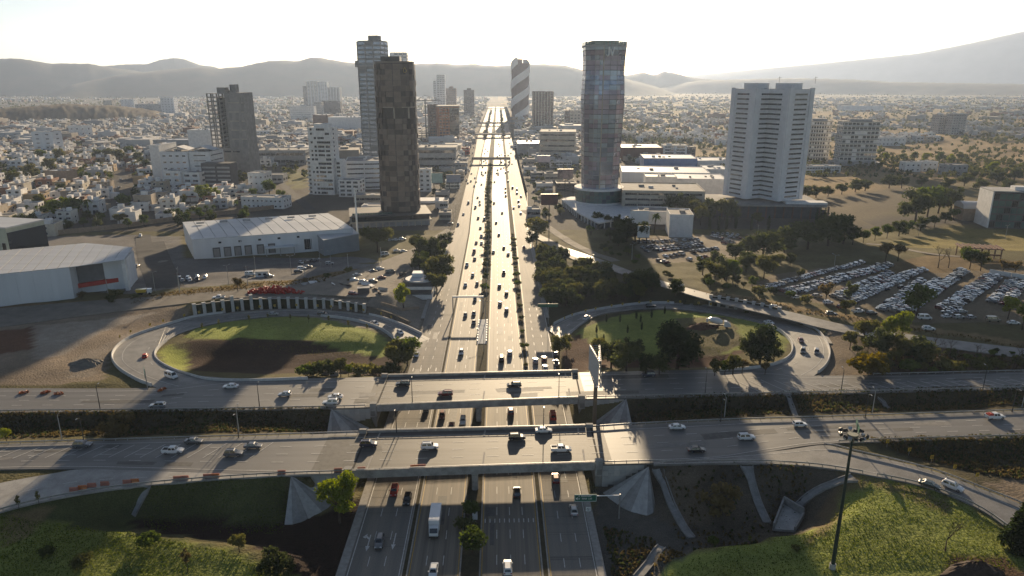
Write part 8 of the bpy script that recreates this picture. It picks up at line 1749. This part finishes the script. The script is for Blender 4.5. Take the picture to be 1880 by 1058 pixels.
# rectangular pools of the median, small white blocks
t = thing('median_kiosk', 'pale blue paved traffic island with white kerb blocks in the central median', 'traffic island', G(886, 606, .1)); MB().box(-1.9,1.9,-16,13,.02,.14).obj('paving', M('island_paving', (.30,.33,.37), rough=.8, scale=.4), t)
for i in range(9): 
    for s in (-1,1): MB().box(s*1.75-.2,s*1.75+.2,-14+i*3,-12.6+i*3,.141,.7).obj('kerb_block', swhite, t)
t = thing('utility_box', 'small white utility box among the median trees', 'utility box', G(872, 952, .1)); MB().box(-.6,.6,-.5,.5,0,1.5).obj('box_body', swhite, t)
# ------------------------------------------------------------------ ground cover: dry tufts and grass on slopes and lawns
def cover(name, polys, n, size, mat, seed, zc=3):
    r = np.random.default_rng(seed); V = []; Fc = []; done = 0
    for poly, share in polys:
        q = np.array([G(*p, zc)[:2] for p in poly]); lo, hi = q.min(0), q.max(0); want = int(n*share); X = r.uniform(lo[0], hi[0], want*4); Y = r.uniform(lo[1], hi[1], want*4); ok = pip(X, Y, q); X, Y = X[ok][:want], Y[ok][:want]
        far_ = np.array([min((cx-x)**2+(cy-y)**2 for cx, cy in CHUTES) > 2.2 for x, y in zip(X, Y)]); X, Y = X[far_], Y[far_]
        keep = r.random(len(X)) < np.clip(vnoise(X, Y, 6, seed)*1.7-.1, .05, 1); X, Y = X[keep], Y[keep]; Zp_ = zt(X, Y)
        for x, y, z in zip(X, Y, Zp_):
            for k in range(3):
                a = r.uniform(0, 6.28); s = size*r.uniform(.5, 1.3); dx, dy = math.cos(a)*s*.5, math.sin(a)*s*.5; lx, ly = r.uniform(-.4, .4)*s, r.uniform(-.4, .4)*s; o = len(V)
                V += [(x-dx, y-dy, z-.05), (x+dx, y+dy, z-.05), (x+dx*.6+lx, y+dy*.6+ly, z+s), (x-dx*.5+lx, y-dy*.5+ly, z+s*.8)]; Fc.append((o, o+1, o+2, o+3))
    me_ = bpy.data.meshes.new(name); me_.from_pydata(V, [], Fc); me_.materials.append(mat); put(name, me_, kind='stuff')
SL = [([(0,768),(600,757),(640,792),(0,812)], .3), ([(1160,737),(1880,718),(1880,748),(1160,778)], .3), ([(1590,816),(1880,808),(1880,880),(1720,850)], .15), ([(1215,865),(1500,860),(1420,980),(1260,995)], .035), ([(1110,935),(1210,960),(1260,1000),(1130,1050)], .06), ([(1580,690),(1640,650),(1880,670),(1880,680)], .07)]
cover('dry_grass', SL, 13000, .55, LM['dry'], 3, 4.5); cover('dark_weeds', SL, 5000, .6, LM['dark'], 4, 4.5)
cover('grass', [([(260,905),(530,885),(515,955),(260,950)], .3), ([(0,960),(230,975),(420,1010),(540,1056),(0,1056)], .35), ([(1200,1056),(1290,1005),(1500,975),(1580,890),(1720,915),(1880,1000),(1880,1056)], .35)], 9000, .2, LM['green'], 5, 4)
cover('yellow_grass', [([(0,960),(230,975),(420,1010),(540,1056),(0,1056)], .3), ([(1200,1056),(1290,1005),(1500,975),(1580,890),(1720,915),(1880,1000),(1880,1056)], .4), ([(340,622),(440,588),(600,584),(720,630),(640,640),(440,630)], .15), ([(1060,605),(1150,575),(1300,580),(1430,610),(1430,640),(1130,650)], .15)], 17000, .15, LM['bright'], 6, 3.6)
cover('verge_grass', [([(240,545),(330,532),(560,508),(650,490),(655,500),(560,520),(330,545),(240,560)], .5), ([(1240,528),(1500,570),(1880,632),(1880,640),(1480,574)], .5)], 3000, .5, LM['dry'], 7, 7)

# utility poles with wires' crossarms along the lane and in the suburb
for i, (x, y) in enumerate([(200,548),(330,538),(455,524),(560,512),(640,500),(700,486),(60,430),(180,420),(300,404),(420,390)]):
    p = GT(x, y); t = thing('utility_pole', f'grey utility pole by the warehouse lane and wall, {ordinal(i+1)} of the line', 'utility pole', p, .1*i, 'utility poles'); MB().tube((0,0,-.5),(0,0,9.5),.17,.11,n=6).obj('pole', conc_w, t); MB().box(-1.1,1.1,-.08,.08,8.7,8.9).obj('crossarm', W_BROWN, t)
# the patterns the copies were made from stand nowhere in the place: take them away
for o in [o for o in COL.objects if o.parent is None and o.location.y <= -450]:
    for c in list(o.children):
        for d in list(c.children): bpy.data.objects.remove(d)
        bpy.data.objects.remove(c)
    bpy.data.objects.remove(o)
# ------------------------------------------------------------------ haze: one closed box of air
hz = MB(); hz.box(-10800, 10800, -400, 13600, -10, 840)
hmat = bpy.data.materials.new('haze_air'); hmat.use_nodes = True; t = hmat.node_tree; t.nodes.clear()
vo = t.nodes.new('ShaderNodeVolumePrincipled'); oo = t.nodes.new('ShaderNodeOutputMaterial'); t.links.new(vo.outputs[0], oo.inputs['Volume'])
vo.inputs['Density'].default_value = HAZE; vo.inputs['Color'].default_value = (*HAZE_COL, 1); vo.inputs['Anisotropy'].default_value = HAZE_G
hmat.cycles.homogeneous_volume = True
hz.obj('haze', hmat, kind='stuff')
